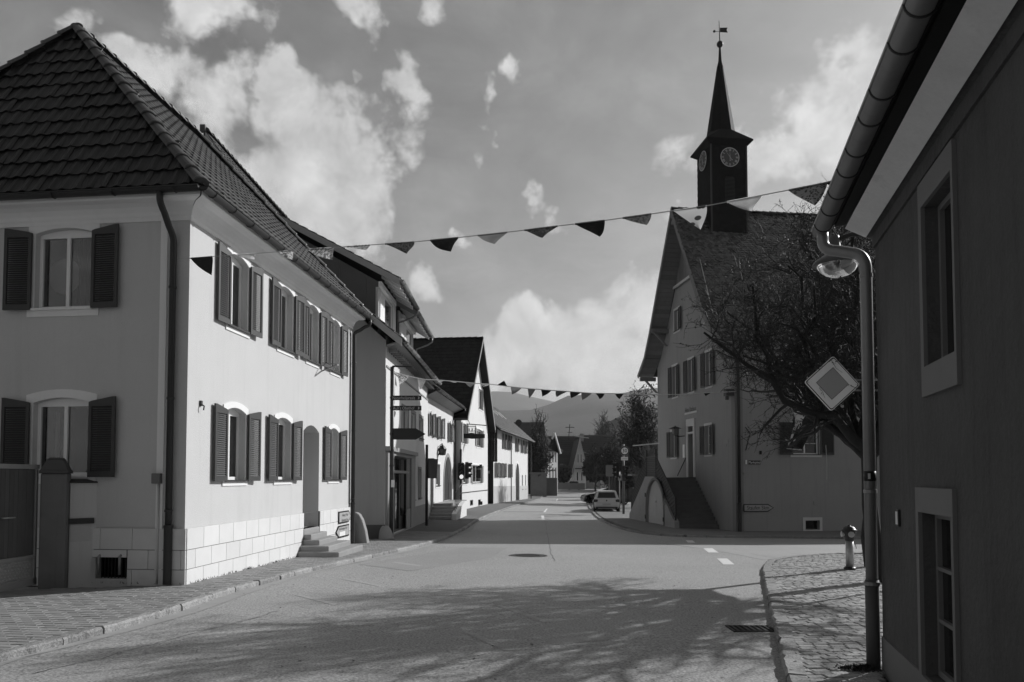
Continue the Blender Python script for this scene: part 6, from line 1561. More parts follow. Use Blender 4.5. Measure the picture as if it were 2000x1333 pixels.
# eaves slab, skirt roof, octagonal spire
oh = .27; zs = zE
def ring4(h, z): return [tcx + sdv * (i * h) + FG_.d * (j * h) + V3(0, 0, z) for i, j in ((-1, -1), (1, -1), (1, 1), (-1, 1))]
mb = MB(); a, b = ring4(tw / 2 + .01, zs - .22), ring4(tw / 2 + oh, zs + .0); c4 = ring4(tw / 2 + oh, zs + .06)
mb.add(a + b + c4, [(i, (i + 1) % 4, 4 + (i + 1) % 4, 4 + i) for i in range(4)] + [(4 + i, 4 + (i + 1) % 4, 8 + (i + 1) % 4, 8 + i) for i in range(4)]); obj('tower_cornice', mb, m_tower, twr)
def ring8(r, z, rot=PI / 8):
    return [tcx + sdv * (math.cos(rot + PI / 4 * k) * r) + FG_.d * (math.sin(rot + PI / 4 * k) * r) + V3(0, 0, z) for k in range(8)]
zsp = zs + .75; r8 = .72
sq = tw / 2 + oh
sq8 = []
for k in range(8):
    a = PI / 8 + PI / 4 * k; x, y = math.cos(a), math.sin(a); m_ = max(abs(x), abs(y)); sq8.append(tcx + sdv * (x / m_ * sq) + FG_.d * (y / m_ * sq) + V3(0, 0, zs + .06))
corners = ring4(sq, zs + .06)
sk = ring8(r8, zsp); sk_mid = []
mb = MB()
mb.add(sq8 + sk, [(i, (i + 1) % 8, 8 + (i + 1) % 8, 8 + i) for i in range(8)])
# the corners of the square, folded up to the octagon
for k, c in zip((4, 6, 0, 2), corners): mb.add([sq8[k], c, sq8[(k + 1) % 8], sk[k], sk[(k + 1) % 8]], ((0, 1, 3), (1, 2, 4), (1, 4, 3)))
obj('skirt_roof', mb, m_tower, twr)
zk = W(1417, 130, tcx.y).z; ztip = W(1416, 92, tcx.y).z
mb = MB(); vs = ring8(r8, zsp) + ring8(.16, zk) ; mb.add(vs, [(i, (i + 1) % 8, 8 + (i + 1) % 8, 8 + i) for i in range(8)]); obj('spire', mb, m_tower, twr)
mb = MB(); mb.lathe(V3(tcx.x, tcx.y, zk - .04), [(.18, 0), (.15, .05), (.09, .3), (.05, ztip - zk)], 8); obj('spire_cap', mb, m_tower, twr)
ball = V3(tcx.x, tcx.y, ztip - .02); mb = MB(); mb.lathe(ball, [(.02, 0), (.11, .03), (.155, .10), (.165, .16), (.155, .22), (.11, .29), (.02, .32)], 16); obj('ball', mb, m_iron, twr, smooth=True)
zv = W(1416, 59, tcx.y).z; mb = MB(); mb.tube([ball + V3(0, 0, .3), V3(tcx.x - .03, tcx.y, W(1416, 41, tcx.y).z)], [.03, .012], 6); obj('vane_rod', mb, m_iron, twr)
X = V3(1, 0, 0); c = V3(tcx.x, tcx.y, zv); mb = MB(); mb.prism([c + V3(.02, 0, -.11), c + V3(.42, 0, -.13), c + V3(.36, 0, 0), c + V3(.42, 0, .13), c + V3(.02, 0, .12)], (0, .02, 0)); mb.tube([c - V3(.26, 0, .08), c - V3(0, 0, .08)], .012, 5); mb.lathe(c - V3(.28, 0, .14), [(.01, 0), (.06, .03), (.07, .07), (.05, .11), (.01, .13)], 10); obj('weather_vane', mb, m_iron, twr)
# clocks
NUM = {1: 'I', 2: 'II', 3: 'III', 4: 'IIII', 5: 'V', 6: 'VI', 7: 'VII', 8: 'VIII', 9: 'IX', 10: 'X', 11: 'XI', 12: 'XII'}
def clock(s, zc):
    r = .47; u0 = 0.04 if s == 0 else 0
    o = TP(s, u0, .03, zc); out = (-FG_.d if s == 0 else -sdv); right = V3(0, 0, 1).cross(out); up_ = V3(0, 0, 1)
    mb = MB(); mb.lathe(o, [(r, 0), (r, .03)], 36, (right, up_, out)); d = obj('clock_dial', mb, m_clock, twr)
    mb = MB(); n = 36
    for k in range(n):
        a, b = 2 * PI * k / n, 2 * PI * (k + 1) / n
        for q0, q1 in ((r * .98, r * 1.05),): mb.prism([o + out * .031 + right * math.cos(t) * q + up_ * math.sin(t) * q for t, q in ((a, q0), (a, q1), (b, q1), (b, q0))], out * .015)
    obj('dial_rim', mb, m_clockgilt, d)
    for h in range(1, 13):
        a = PI / 2 - 2 * PI * h / 12; rad = right * math.cos(a) + up_ * math.sin(a); tan = -(right * math.sin(a) * -1 + up_ * math.cos(a) * -1) * -1
        tan = right * math.sin(a) - up_ * math.cos(a)
        mb = MB(); s_ = NUM[h]; wds = {'I': .030, 'V': .062, 'X': .064}; tot = sum(wds[c] for c in s_); x = -tot / 2; hh = .13; cc = o + out * .034 + rad * (r * .80)
        def st(x0, y0, x1, y1, w=.017):
            p, q = cc + tan * x0 + rad * y0, cc + tan * x1 + rad * y1; n_ = tan * w / 2; mb.add([p - n_, p + n_, q + n_, q - n_], ((0, 1, 2, 3),))
        for c in s_:
            w = wds[c]; m_ = x + w / 2
            if c == 'I': st(m_, -hh / 2, m_, hh / 2)
            elif c == 'V': st(x + .008, hh / 2, m_, -hh / 2); st(x + w - .008, hh / 2, m_, -hh / 2, .010)
            else: st(x + .008, hh / 2, x + w - .008, -hh / 2); st(x + w - .008, hh / 2, x + .008, -hh / 2, .010)
            x += w
        obj('numeral', mb, m_clockgilt, d)
    for nm, hrs, L_, w in (('hour_hand', 10 + 57 / 60., .27, .035), ('minute_hand', 57 / 5., .40, .022)):
        if nm == 'hour_hand': hrs = 11.95
        if nm == 'minute_hand': hrs = 10.75
        a = PI / 2 - 2 * PI * hrs / 12; rad = right * math.cos(a) + up_ * math.sin(a); tan = right * math.sin(a) - up_ * math.cos(a)
        mb = MB(); q = o + out * .05; mb.prism([q - rad * .16 - tan * .012, q - tan * w / 2, q + rad * L_, q + tan * w / 2, q - rad * .16 + tan * .012], out * .008); mb.lathe(q - rad * .17 - out * .002, [(.03, 0), (.03, .012)], 10, (right, up_, out)); obj(nm, mb, mat('gilt_hand', .42, .45), d)
zc = W(1426, 307, tcx.y - 1).z
clock(0, zc); clock(1, W(1380, 317, tcx.y).z)
# louvred bell window under the clock
zl0, zl1 = W(1425, 395, tcx.y - 1).z, W(1425, 343, tcx.y - 1).z
i = 0; z = zl0
while z < zl1:
    mb = MB(); hw = .26 if z < zl1 - .2 else .26 * math.sqrt(max(.05, 1 - ((z - zl1 + .2) / .22) ** 2))
    mb.prism([TP(0, -hw + .03, .02, z), TP(0, hw + .03, .02, z), TP(0, hw + .03, .055, z - .03), TP(0, -hw + .03, .055, z - .03)], (0, 0, .015)); obj('louvre', mb, mat('bell_louvre', .06, .6), twr); z += .068

# ------------------------------------------------------------------ dark house on the right
rh = thing('dark_house', 'dark rendered house close on the right with deep eaves and zinc gutter', 'house', (RW_A.x, RW_A.y, G(RW_A.x, RW_A.y)))
FR = Facade((RW_A.x, RW_A.y), (RW_B.x, RW_B.y), (-1, 0))
wt = Z0 + 2.18
def oR(px0, px1, ztop, zbot): return (FR.U(px0, 700), FR.U(px1, 700), zbot, ztop, 0)
ru = (FR.U(1810, 600), FR.U(1871, 600), FR.Z(1840, 703), FR.Z(1840, 362), 0)
rl_ = (FR.U(1804, 1150), FR.U(1869, 1150), FR.Z(1836, 1345), FR.Z(1836, 1006), 0)
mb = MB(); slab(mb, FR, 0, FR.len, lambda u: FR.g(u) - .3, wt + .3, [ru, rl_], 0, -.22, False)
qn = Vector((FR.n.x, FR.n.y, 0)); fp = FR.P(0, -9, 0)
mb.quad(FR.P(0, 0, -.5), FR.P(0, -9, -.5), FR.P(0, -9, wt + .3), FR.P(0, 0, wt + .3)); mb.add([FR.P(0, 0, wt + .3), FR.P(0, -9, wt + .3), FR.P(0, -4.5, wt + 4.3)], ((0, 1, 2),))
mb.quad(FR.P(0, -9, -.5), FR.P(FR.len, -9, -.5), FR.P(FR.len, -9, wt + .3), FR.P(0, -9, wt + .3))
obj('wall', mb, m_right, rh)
for o, nm in ((ru, 'u'), (rl_, 'l')):
    window(rh, FR, o, .13, sur=None, sash=2, cross=(0 if nm == 'u' else 2), fmat=m_rtrim, gmat=m_glass, sill=False, ft=.045)
    b = .07; mb = MB(); slab(mb, FR, o[0] - b, o[1] + .04, o[2] - .20, o[3] + .17, [o], .025, -.002, True); obj('window_surround', mb, m_rtrim, rh, bevel=.006)
zp = FR.Z(1713, 1232)
mb = MB(); slab(mb, FR, 0.0, rl_[0] - .075, lambda u: FR.g(u) - .2, zp, [], .012, 0, True); slab(mb, FR, rl_[1] + .045, FR.len, lambda u: FR.g(u) - .2, zp, [], .012, 0, True); obj('plinth', mb, m_rtrim, rh)
# eaves: dark cove, pale soffit board, roof edge, gutter
P = FR.P; e = -.02
mb = MB(); cornice(mb, FR, e, FR.len, [(0, wt - .16), (.02, wt - .16), (.02, wt - .05), (.06, wt - .035)]); obj('cove', mb, m_right, rh)
mb = MB(); mb.prism([P(e, .055, wt - .03), P(e, .225, wt + .06), P(e, .24, wt + .04), P(e, .07, wt - .055)], FR.d * (FR.len - e)); obj('soffit_board', mb, m_soffit, rh)
mb = MB(); mb.prism([P(e, .225, wt + .07), P(e, .32, wt + .07), P(e, .32, wt + .13), P(e, .225, wt + .13)], FR.d * (FR.len - e)); obj('eaves_board', mb, m_darkwood, rh)
mb = MB(); mb.prism([P(-.12, .35, wt + .14), P(FR.len, .35, wt + .14), P(FR.len, -4.5, wt + 4.6), P(-.12, -4.5, wt + 4.6)], (0, 0, -.08)); mb.prism([P(-.12, -9.4, wt + .22), P(FR.len, -9.4, wt + .22), P(FR.len, -4.5, wt + 4.6), P(-.12, -4.5, wt + 4.6)], (0, 0, -.08)); obj('roof_boarding', mb, m_tile_d, rh)
st = MB(); tile_field(P(-.12, .37, wt + .145), FR.d, P(0, -4.5, wt + 4.6) - P(0, .37, wt + .14), lambda v: (0, FR.len), 6.4, .24, .33, 'pan', None, st, rnd=3); obj('roof_tiles', st, m_tile_s, rh, kind='stuff')
gr2 = .076; ga, gb2 = P(-.30, .405, wt + .125), P(FR.len, .405, wt + .125)
mb = MB(); half_gutter(mb, ga, gb2, gr2, 14, .014); g = obj('gutter', mb, m_zinc, rh, smooth=True)
D = (gb2 - ga).normalized(); X = D.cross(Vector((0, 0, 1))).normalized(); Z = Vector((0, 0, 1))
mb = MB(); mb.poly([ga + X * math.cos(PI + PI * k / 12) * gr2 + Z * math.sin(PI + PI * k / 12) * gr2 for k in range(13)]); obj('gutter_stop', mb, m_zinc, g)
for i in range(9):
    p = ga + D * (.22 + i * .42 + (.05 * math.sin(i * 3))); hk = MB(); hk.tube([p + X * math.cos(PI + PI * k / 14) * (gr2 + .004) + Z * math.sin(PI + PI * k / 14) * (gr2 + .004) for k in range(15)], .007, 6); hk.tube([p + X * (gr2 + .004) * s_ for s_ in (-1, 1)], .006, 4); obj('gutter_bracket', hk, m_zinc_dark, g)
# swan neck and downpipe
top = W(1642, 452, FR.P(.02, .45, 0).y); pt = FR.P(-.02, .075, 0); px_ = V3(pt.x, pt.y, 0)
zbend = W(1690, 545, pt.y).z
mb = MB(); a = ga + D * .12 + V3(0, 0, -.05)
pts = [a, a - V3(0, 0, .06)] + arc_pts(a - V3(0, 0, .08), a - V3(0, 0, .18), V3(a.x * .66 + px_.x * .34, a.y * .66 + px_.y * .34, a.z - .20), 8) + arc_pts(V3(a.x * .32 + px_.x * .68, a.y * .32 + px_.y * .68, a.z - .245), V3(px_.x, px_.y, a.z - .275), V3(px_.x, px_.y, a.z - .42), 8)
gz = G(px_.x, px_.y); zst = W(1700, 1140, px_.y).z
pts += [V3(px_.x, px_.y, zst)]
mb.tube(pts, .05, 16); dp = obj('downpipe', mb, m_zinc, rh, smooth=True)
mb = MB(); mb.tube([V3(px_.x, px_.y, zst + .03), V3(px_.x, px_.y, gz - .02)], .057, 16); obj('stand_pipe', mb, mat('cast_pipe', .10, .6, .15, 3, .1, 30, .3), dp, smooth=True)
for zc, r in ((zst, .066), (a.z - .47, .056), (W(1700, 960, px_.y).z, .055)):
    k = MB(); k.lathe(V3(px_.x, px_.y, zc - .015), [(r, 0), (r, .03)], 16); obj('pipe_collar', k, m_zinc, dp, smooth=False)
k = MB(); k.lathe(V3(px_.x, px_.y, W(1700, 940, px_.y).z), [(.0515, 0), (.0515, .085)], 20); obj('sticker', k, m_signdark, dp, smooth=True)
k = MB(); zq = W(1690, 935, px_.y).z; k.box(V3(px_.x - .028, px_.y - .048, zq + .02), (.02, .004, .05)); obj('sticker_mark', k, m_signbright, dp)
u, z = FR.uv(1749, 1012, .03); t = thing('doorbell_plate', 'small pale bell plate on the dark house wall', 'bell plate', FR.P(u, .02, z))
mb = MB(); fbox(mb, FR, u - .035, u + .035, 0, .02, z - .065, z + .065); obj('plate_frame', mb, m_zinc_dark, t, bevel=.003); mb = MB(); fbox(mb, FR, u - .022, u + .03, .02, .026, z - .05, z + .05); obj('plate_face', mb, m_signwhite, t)
# street lamp hung behind the pipe
c = W(1636, 519, 7.6); sl_t = thing('street_lamp', 'hanging street lamp with dark hood and clear oval bowl behind the gutter', 'street lamp', tuple(c))
ax_ = (V3(1, 0, 0), V3(0, 1, 0), V3(0, 0, 1))
mb = MB(); n = 24; prof_ = [(.205, .03), (.202, 0), (.19, -.03), (.16, -.07), (.11, -.105), (.055, -.122), (.005, -.127)]
mb.lathe(c, prof_, 32, (V3(1, 0, 0), V3(0, 1, 0), V3(.0, 0, 1)))
bm_ = clear_glass('lamp_bowl', .55, .62); obj('lamp_bowl', mb, bm_, sl_t, smooth=True)
mb = MB(); mb.lathe(c - V3(.03, 0, -.002), [(.215, 0), (.21, .02), (.185, .05), (.13, .085), (.085, .12), (.06, .19), (.05, .27), (.045, .3)], 32); obj('lamp_hood', mb, mat('lamp_hood_metal', .10, .4, .1, 6), sl_t, smooth=True)
mb = MB(); mb.lathe(c + V3(0, 0, -.05), [(.03, 0), (.035, .05)], 12); obj('bulb', mb, m_signwhite, sl_t, smooth=True)
mb = MB(); mb.tube([c + V3(0, 0, .27), c + V3(.15, 0, .32), c + V3(.9, .05, .32)], .025, 8); obj('lamp_arm', mb, m_zinc_dark, sl_t, smooth=True)
# priority road sign
c = W(1625.5, 749.5, 11.6); hd = (W(1680, 745, 11.6) - c).x; ps = thing('priority_sign', 'diamond shaped priority road sign with dark centre and pale border', 'road sign', (c.x + 1.0, 11.7, G(c.x + 1.0, 11.7)))
tl = math.radians(-3)
def dia(r, rr, y, th):
    mb = MB(); pts = []
    for k in range(4):
        a = PI / 2 * k + tl
        for q in range(5):
            b = a + (q - 2) * .30 * PI / 4; cc = V3(math.cos(a), 0, math.sin(a)) * (r - rr * 1.414); pts.append(V3(c.x, y, c.z) + cc + V3(math.cos(a - PI / 4 + q * PI / 8), 0, math.sin(a - PI / 4 + q * PI / 8)) * rr)
    mb.prism(pts, (0, th, 0)); return mb
obj('sign_rim', dia(hd * 1.0, .035, 11.6, .02), m_signwhite, ps); obj('sign_line', dia(hd * .965, .033, 11.597, .004), m_black2, ps); obj('sign_border', dia(hd * .925, .03, 11.594, .004), m_signwhite, ps)
obj('centre_line', dia(hd * .585, .004, 11.591, .004), m_black2, ps); obj('sign_centre', dia(hd * .565, .003, 11.588, .004), mat('sign_centre_face', .36, .45, .03, 8), ps)
mb = MB(); mb.tube([V3(c.x, 11.63, c.z + .06), V3(c.x + 1.0, 11.66, c.z + .06)], .016, 6); mb.tube([V3(c.x, 11.63, c.z - .1), V3(c.x + 1.0, 11.66, c.z - .1)], .016, 6); obj('sign_bracket', mb, m_zinc, ps)
mb = MB(); mb.tube([V3(c.x + 1.0, 11.7, G(c.x + 1, 11.7) - .1), V3(c.x + 1.0, 11.7, c.z + .3)], .038, 10); obj('sign_post', mb, m_zinc, ps, smooth=True)

# weeds at the foot of the pipe
wt_ = MB(); R = random.Random(77); bx, by = px_.x - .08, px_.y - .02
for i in range(900):
    a = R.uniform(0, 6.28); rr = abs(R.gauss(0, .09)); q = V3(bx - abs(R.gauss(0, .10)) + .05 + math.cos(a) * rr * .5, by + math.sin(a) * rr * .6, 0); q.z = G(q.x, q.y) - .01
    h_ = R.uniform(.01, .055) * max(.3, 1 - rr * 3); d1 = V3(math.cos(a), math.sin(a), 0) * .012; tip_ = q + V3(R.gauss(0, .02), R.gauss(0, .02), h_); wt_.add([q - d1, q + d1, tip_], ((0, 1, 2),))
struct('pipe_weeds', wt_, m_leafd, kind='stuff')
# hydrant
c = on_ground(1660, 1112); hy = thing('hydrant', 'pillar hydrant with dark domed head and bright metal shaft', 'hydrant', tuple(c)); hyz = W(1661, 1026, c.y).z - c.z
s = hyz / .86
def HP(prof_, nm, m, n=20, sm=True): mb = MB(); mb.lathe(c, [(r * s, h * s) for r, h in prof_], n); return obj(nm, mb, m, hy, smooth=sm)
HP([(.11, -.02), (.11, .03), (.085, .05)], 'foot_flange', m_iron, 16, False); HP([(.074, .04), (.074, .55)], 'shaft', mat('bright_shaft', .42, .38, .08, 6, .03, 30, .5, metal=.6, stain=.2))
HP([(.074, .55), (.085, .56), (.10, .64), (.125, .72), (.128, .75)], 'head', m_zinc_dark); HP([(.145, .75), (.148, .765), (.12, .78), (.105, .81), (.07, .835), (.03, .84), (.03, .86), (.001, .862)], 'dome_cap', m_zinc_dark)
for d_ in (V3(-.15, -1, 0).normalized(), V3(-1, .1, 0).normalized()):
    X = V3(0, 0, 1).cross(d_); mb = MB(); mb.lathe(c + V3(0, 0, .685 * s) + d_ * .08 * s, [(.045 * s, 0), (.045 * s, .05 * s), (.058 * s, .05 * s), (.058 * s, .07 * s), (.03 * s, .075 * s)], 18, (X, V3(0, 0, 1), d_)); obj('outlet_cap', mb, m_alu, hy, smooth=False)
mb = MB(); mb.tube([c + V3(.09, -.05, .52) * s, c + V3(.11, -.05, .40) * s], .008, 5); obj('chain', mb, m_zinc, hy)

# ------------------------------------------------------------------ poles, signals, signs in the street
def pole(root, x, y, r, h, m, name='pole'):
    z = G(x, y); mb = MB(); mb.tube([V3(x, y, z - .05), V3(x, y, z + h)], r, 10); return obj(name, mb, m, root, smooth=True)
m_pole = mat('sign_pole', .05, .5, .3, 6, .05, 40, .4)
c = on_ground(764, 1052); x, y = c.x, c.y
sp_ = thing('finger_post', 'tall dark pole with two lettered boards and a blank arrow board', 'sign post', tuple(c)); zt = W(763, 717, y).z
pole(sp_, x, y, .062, zt - c.z, m_pole); 
mb = MB(); mb.tube([V3(x, y, zt), V3(x + .04, y - .0, zt + .02), V3(x + .62, y, zt)], [.03, .03, .012], 6); obj('top_arm', mb, m_iron, sp_)
def board(root, px0, px1, py0, py1, y, nm, m, tip=0.0, th=.03):
    a, b = W(px0, py0, y), W(px1, py1, y); mb = MB(); zc = (a.z + b.z) / 2
    pts = [V3(a.x, y, b.z), V3(b.x - tip, y, b.z)] + ([V3(b.x, y, zc)] if tip else []) + [V3(b.x - tip, y, a.z), V3(a.x, y, a.z)]
    mb.prism(pts, (0, th, 0)); return obj(nm, mb, m, root), a, b
for py0, py1, s, ln in ((773, 782, 'Naturheilpraxis', .60), (793, 802, "Ruh's Obsthof", .60)):
    bo, a, b = board(sp_, 767, 823, py0, py1, y - .08, 'lettered_board', m_signdark)
    tx = text_mb(s, .14, V3((a.x + b.x) / 2 - .10, y - .083, (a.z + b.z) / 2 - .005), (1, 0, 0), (0, 0, 1), .002, sx=.80); obj('lettering', tx, mat('grey_lettering', .5, .6), bo)
    zc = (a.z + b.z) / 2; mb = MB(); ch = MB(); xx = b.x - .09; mb.prism([V3(xx - .02, y - .088, zc + .04), V3(xx + .01, y - .088, zc + .04), V3(xx + .035, y - .088, zc), V3(xx + .01, y - .088, zc - .04), V3(xx - .02, y - .088, zc - .04), V3(xx + .005, y - .088, zc)], (0, .004, 0)); obj('chevron', mb, mat('grey_lettering', .5), bo)
board(sp_, 768, 831, 837, 859, y - .08, 'arrow_board', m_signdark, tip=.30, th=.05)
mb = MB(); q = W(767, 945, y - .08); mb.box(q, (.09, .03, .22)); obj('small_plate', mb, m_signwhite, sp_)
for pz in (777, 797, 848, 880, 910): q = W(763, pz, y); k = MB(); k.lathe(V3(x, y, q.z - .03), [(.072, 0), (.072, .06)], 10); obj('clamp', k, m_zinc_dark, sp_)
def signal_head(root, cx, cy, zc, face, h=.95, wd=.30, lit=None):
    """three-lens signal head; face = direction its lenses look"""
    f = Vector(face).normalized(); X = Vector((0, 0, 1)).cross(f); AXX = (X, f, V3(0, 0, 1))
    mb = MB(); mb.box(V3(cx, cy, zc), (wd, .18, h), AXX); hd_ = obj('signal_housing', mb, m_black, root, bevel=.03)
    for i in range(3):
        o = V3(cx, cy, zc + (1 - i) * h / 3.1) + f * .09; mb = MB(); r = wd * .36
        n = 14; vs = []
        for k in range(n + 1):
            a = -.25 * PI + 1.5 * PI * k / n; d = X * math.cos(a) * r * 1.1 + V3(0, 0, 1) * math.sin(a) * r * 1.1
            vs += [o + d, o + d * .97 + f * (.20 if .12 * PI < a < .88 * PI else .12)]
        mb.add(vs, [(2 * k, 2 * k + 2, 2 * k + 3, 2 * k + 1) for k in range(n)]); obj('visor', mb, m_black, hd_)
        mb = MB(); mb.lathe(o, [(r, 0), (r * .8, .02), (.001, .03)], 16, (X, V3(0, 0, 1), f)); obj('lens', mb, m_lit if lit == i else m_glass, hd_)
    return hd_
c = on_ground(833, 1027); t = thing('traffic_light', 'dark traffic light pole seen from behind in front of the shop house end', 'traffic light', tuple(c), 'traffic lights')
pole(t, c.x, c.y, .055, W(833, 869, c.y).z - c.z, m_pole); q = W(845, 915, c.y - .1)
mb = MB(); mb.prism([V3(q.x - .17, c.y - .14, q.z - .40), V3(q.x + .13, c.y + .02, q.z - .40), V3(q.x + .20, c.y + .02, q.z + .37), V3(q.x - .17, c.y - .14, q.z + .37)], (.01, .03, 0)); obj('back_board', mb, mat('backboard_metal', .07, .4, .3, 2, .05, 6, .5), t, bevel=.02)
signal_head(t, q.x - .1, c.y + .12, q.z, (.5, 1, 0), .8, .28)
mb = MB(); mb.tube([V3(c.x, c.y, q.z + .2), V3(q.x, c.y, q.z + .2)], .02, 6); mb.tube([V3(c.x, c.y, q.z - .2), V3(q.x, c.y, q.z - .2)], .02, 6); obj('signal_bracket', mb, m_iron, t)
c = on_ground(900, 997); t = thing('traffic_light', 'traffic light with its lowest lens lit, before the gable house', 'traffic light', tuple(c), 'traffic lights')
pole(t, c.x, c.y, .07, W(903, 878, c.y).z - c.z, m_pole); q = W(901, 921, c.y)
signal_head(t, q.x, c.y - .2, q.z, (.25, -1, 0), .95, .34, lit=2); signal_head(t, q.x + .32, c.y + .05, q.z + .05, (1, -.1, 0), .95, .34)
c = on_ground(1218, 1004, 0); t = thing('traffic_light', 'traffic light under the round speed limit sign beside the parked cars', 'traffic light', tuple(c), 'traffic lights')
y = c.y; pole(t, c.x, y, .075, W(1219, 868, y).z - c.z, mat('grey_pole', .13, .5, .15, 5))
q = W(1213, 918, y); signal_head(t, q.x + .2, y - .2, W(1222, 925, y).z, (.3, -1, 0), .95, .32); signal_head(t, q.x - .25, y, W(1208, 918, y).z, (-1, -.1, 0), .95, .34)
q = W(1220, 881, y - .12); mb = MB(); r = W(1229.5, 881, y - .12).x - q.x
def disc(rr, yy, m, nm, th=.01): mb = MB(); mb.lathe(V3(q.x, yy, q.z), [(rr, 0), (rr, th)], 36, (V3(1, 0, 0), V3(0, 0, 1), V3(0, -1, 0))); return obj(nm, mb, m, t)
disc(r, y - .10, m_signmid, 'sign_back', .02); disc(r * .88, y - .121, m_black2, 'sign_ring', .004); disc(r * .70, y - .126, m_signwhite, 'sign_face', .004)
obj('lettering', text_mb('30', .33, V3(q.x, y - .132, q.z - .0), (1, 0, 0), (0, 0, 1), .002, sx=.95), m_black2, t)
a, b = W(1213, 893, y - .1), W(1226.5, 899.5, y - .1); mb = MB(); vbox(mb, a.x, b.x, b.z, a.z, y - .11, .02); obj('supplementary_plate', mb, m_signbright, t)
obj('lettering', text_mb('Lärmschutz', .085, V3((a.x + b.x) / 2, y - .122, (a.z + b.z) / 2), (1, 0, 0), (0, 0, 1), .002, sx=.8), m_black2, t)
c = on_ground(1210.5, 1000, 0); t = thing('bus_stop_post', 'thin pale post with a small framed timetable sign by the white car', 'sign post', tuple(c))
pole(t, c.x, c.y, .03, W(1210, 922, c.y).z - c.z, m_alu); a, b = W(1207, 927, c.y - .05), W(1214, 939, c.y - .05); mb = MB(); vbox(mb, a.x, b.x, b.z, a.z, c.y - .05, .02); obj('sign_plate', mb, m_trimgrey, t)
mb = MB(); vbox(mb, a.x + .06, b.x - .06, b.z + .14, a.z - .10, c.y - .065, .005); obj('sign_mark', mb, m_signdark, t)
c = on_ground(1040, 968); t = thing('street_light', 'thin street light mast at the end of the white farmhouse', 'street light', tuple(c)); pole(t, c.x, c.y, .06, 5.2, m_zinc_dark)
# portable signal on a sled in front of house 4
c = on_ground(931, 988.5); t = thing('portable_signal', 'portable signal on a thin mast with a weighted sled base', 'portable signal', tuple(c))
mb = MB(); mb.box(c + V3(0, 0, .18), (.75, .4, .22)); mb.box(c + V3(.1, -.1, .34), (.3, .2, .12)); obj('sled_base', mb, m_black, t, bevel=.03); mb = MB(); mb.tube([c + V3(0, 0, .1), V3(c.x, c.y, W(932, 906, c.y).z)], .022, 8); obj('mast', mb, m_alu, t)
q = W(934, 926, c.y); mb = MB(); mb.box(q, (.34, .2, .55)); obj('signal_box', mb, m_zinc_dark, t, bevel=.03); q = W(934, 911, c.y); mb = MB(); mb.box(q, (.5, .12, .22)); obj('solar_panel', mb, m_zinc_dark, t)
# things near the inn steps
for (px, py, lab) in ((893, 1000, 'small dark planter at the foot of the inn stair cheek'), (844, 1008, 'low stack of dark crates beside the thin pole')):
    c = on_ground(px, py); mb = MB(); mb.box(c + V3(0, 0, .12), (.34, .3, .26)); mb.box(c + V3(.02, 0, .27), (.38, .34, .05)); solo('planter', mb, m_greywood, lab, 'planter', loc=tuple(c), bevel=.02)
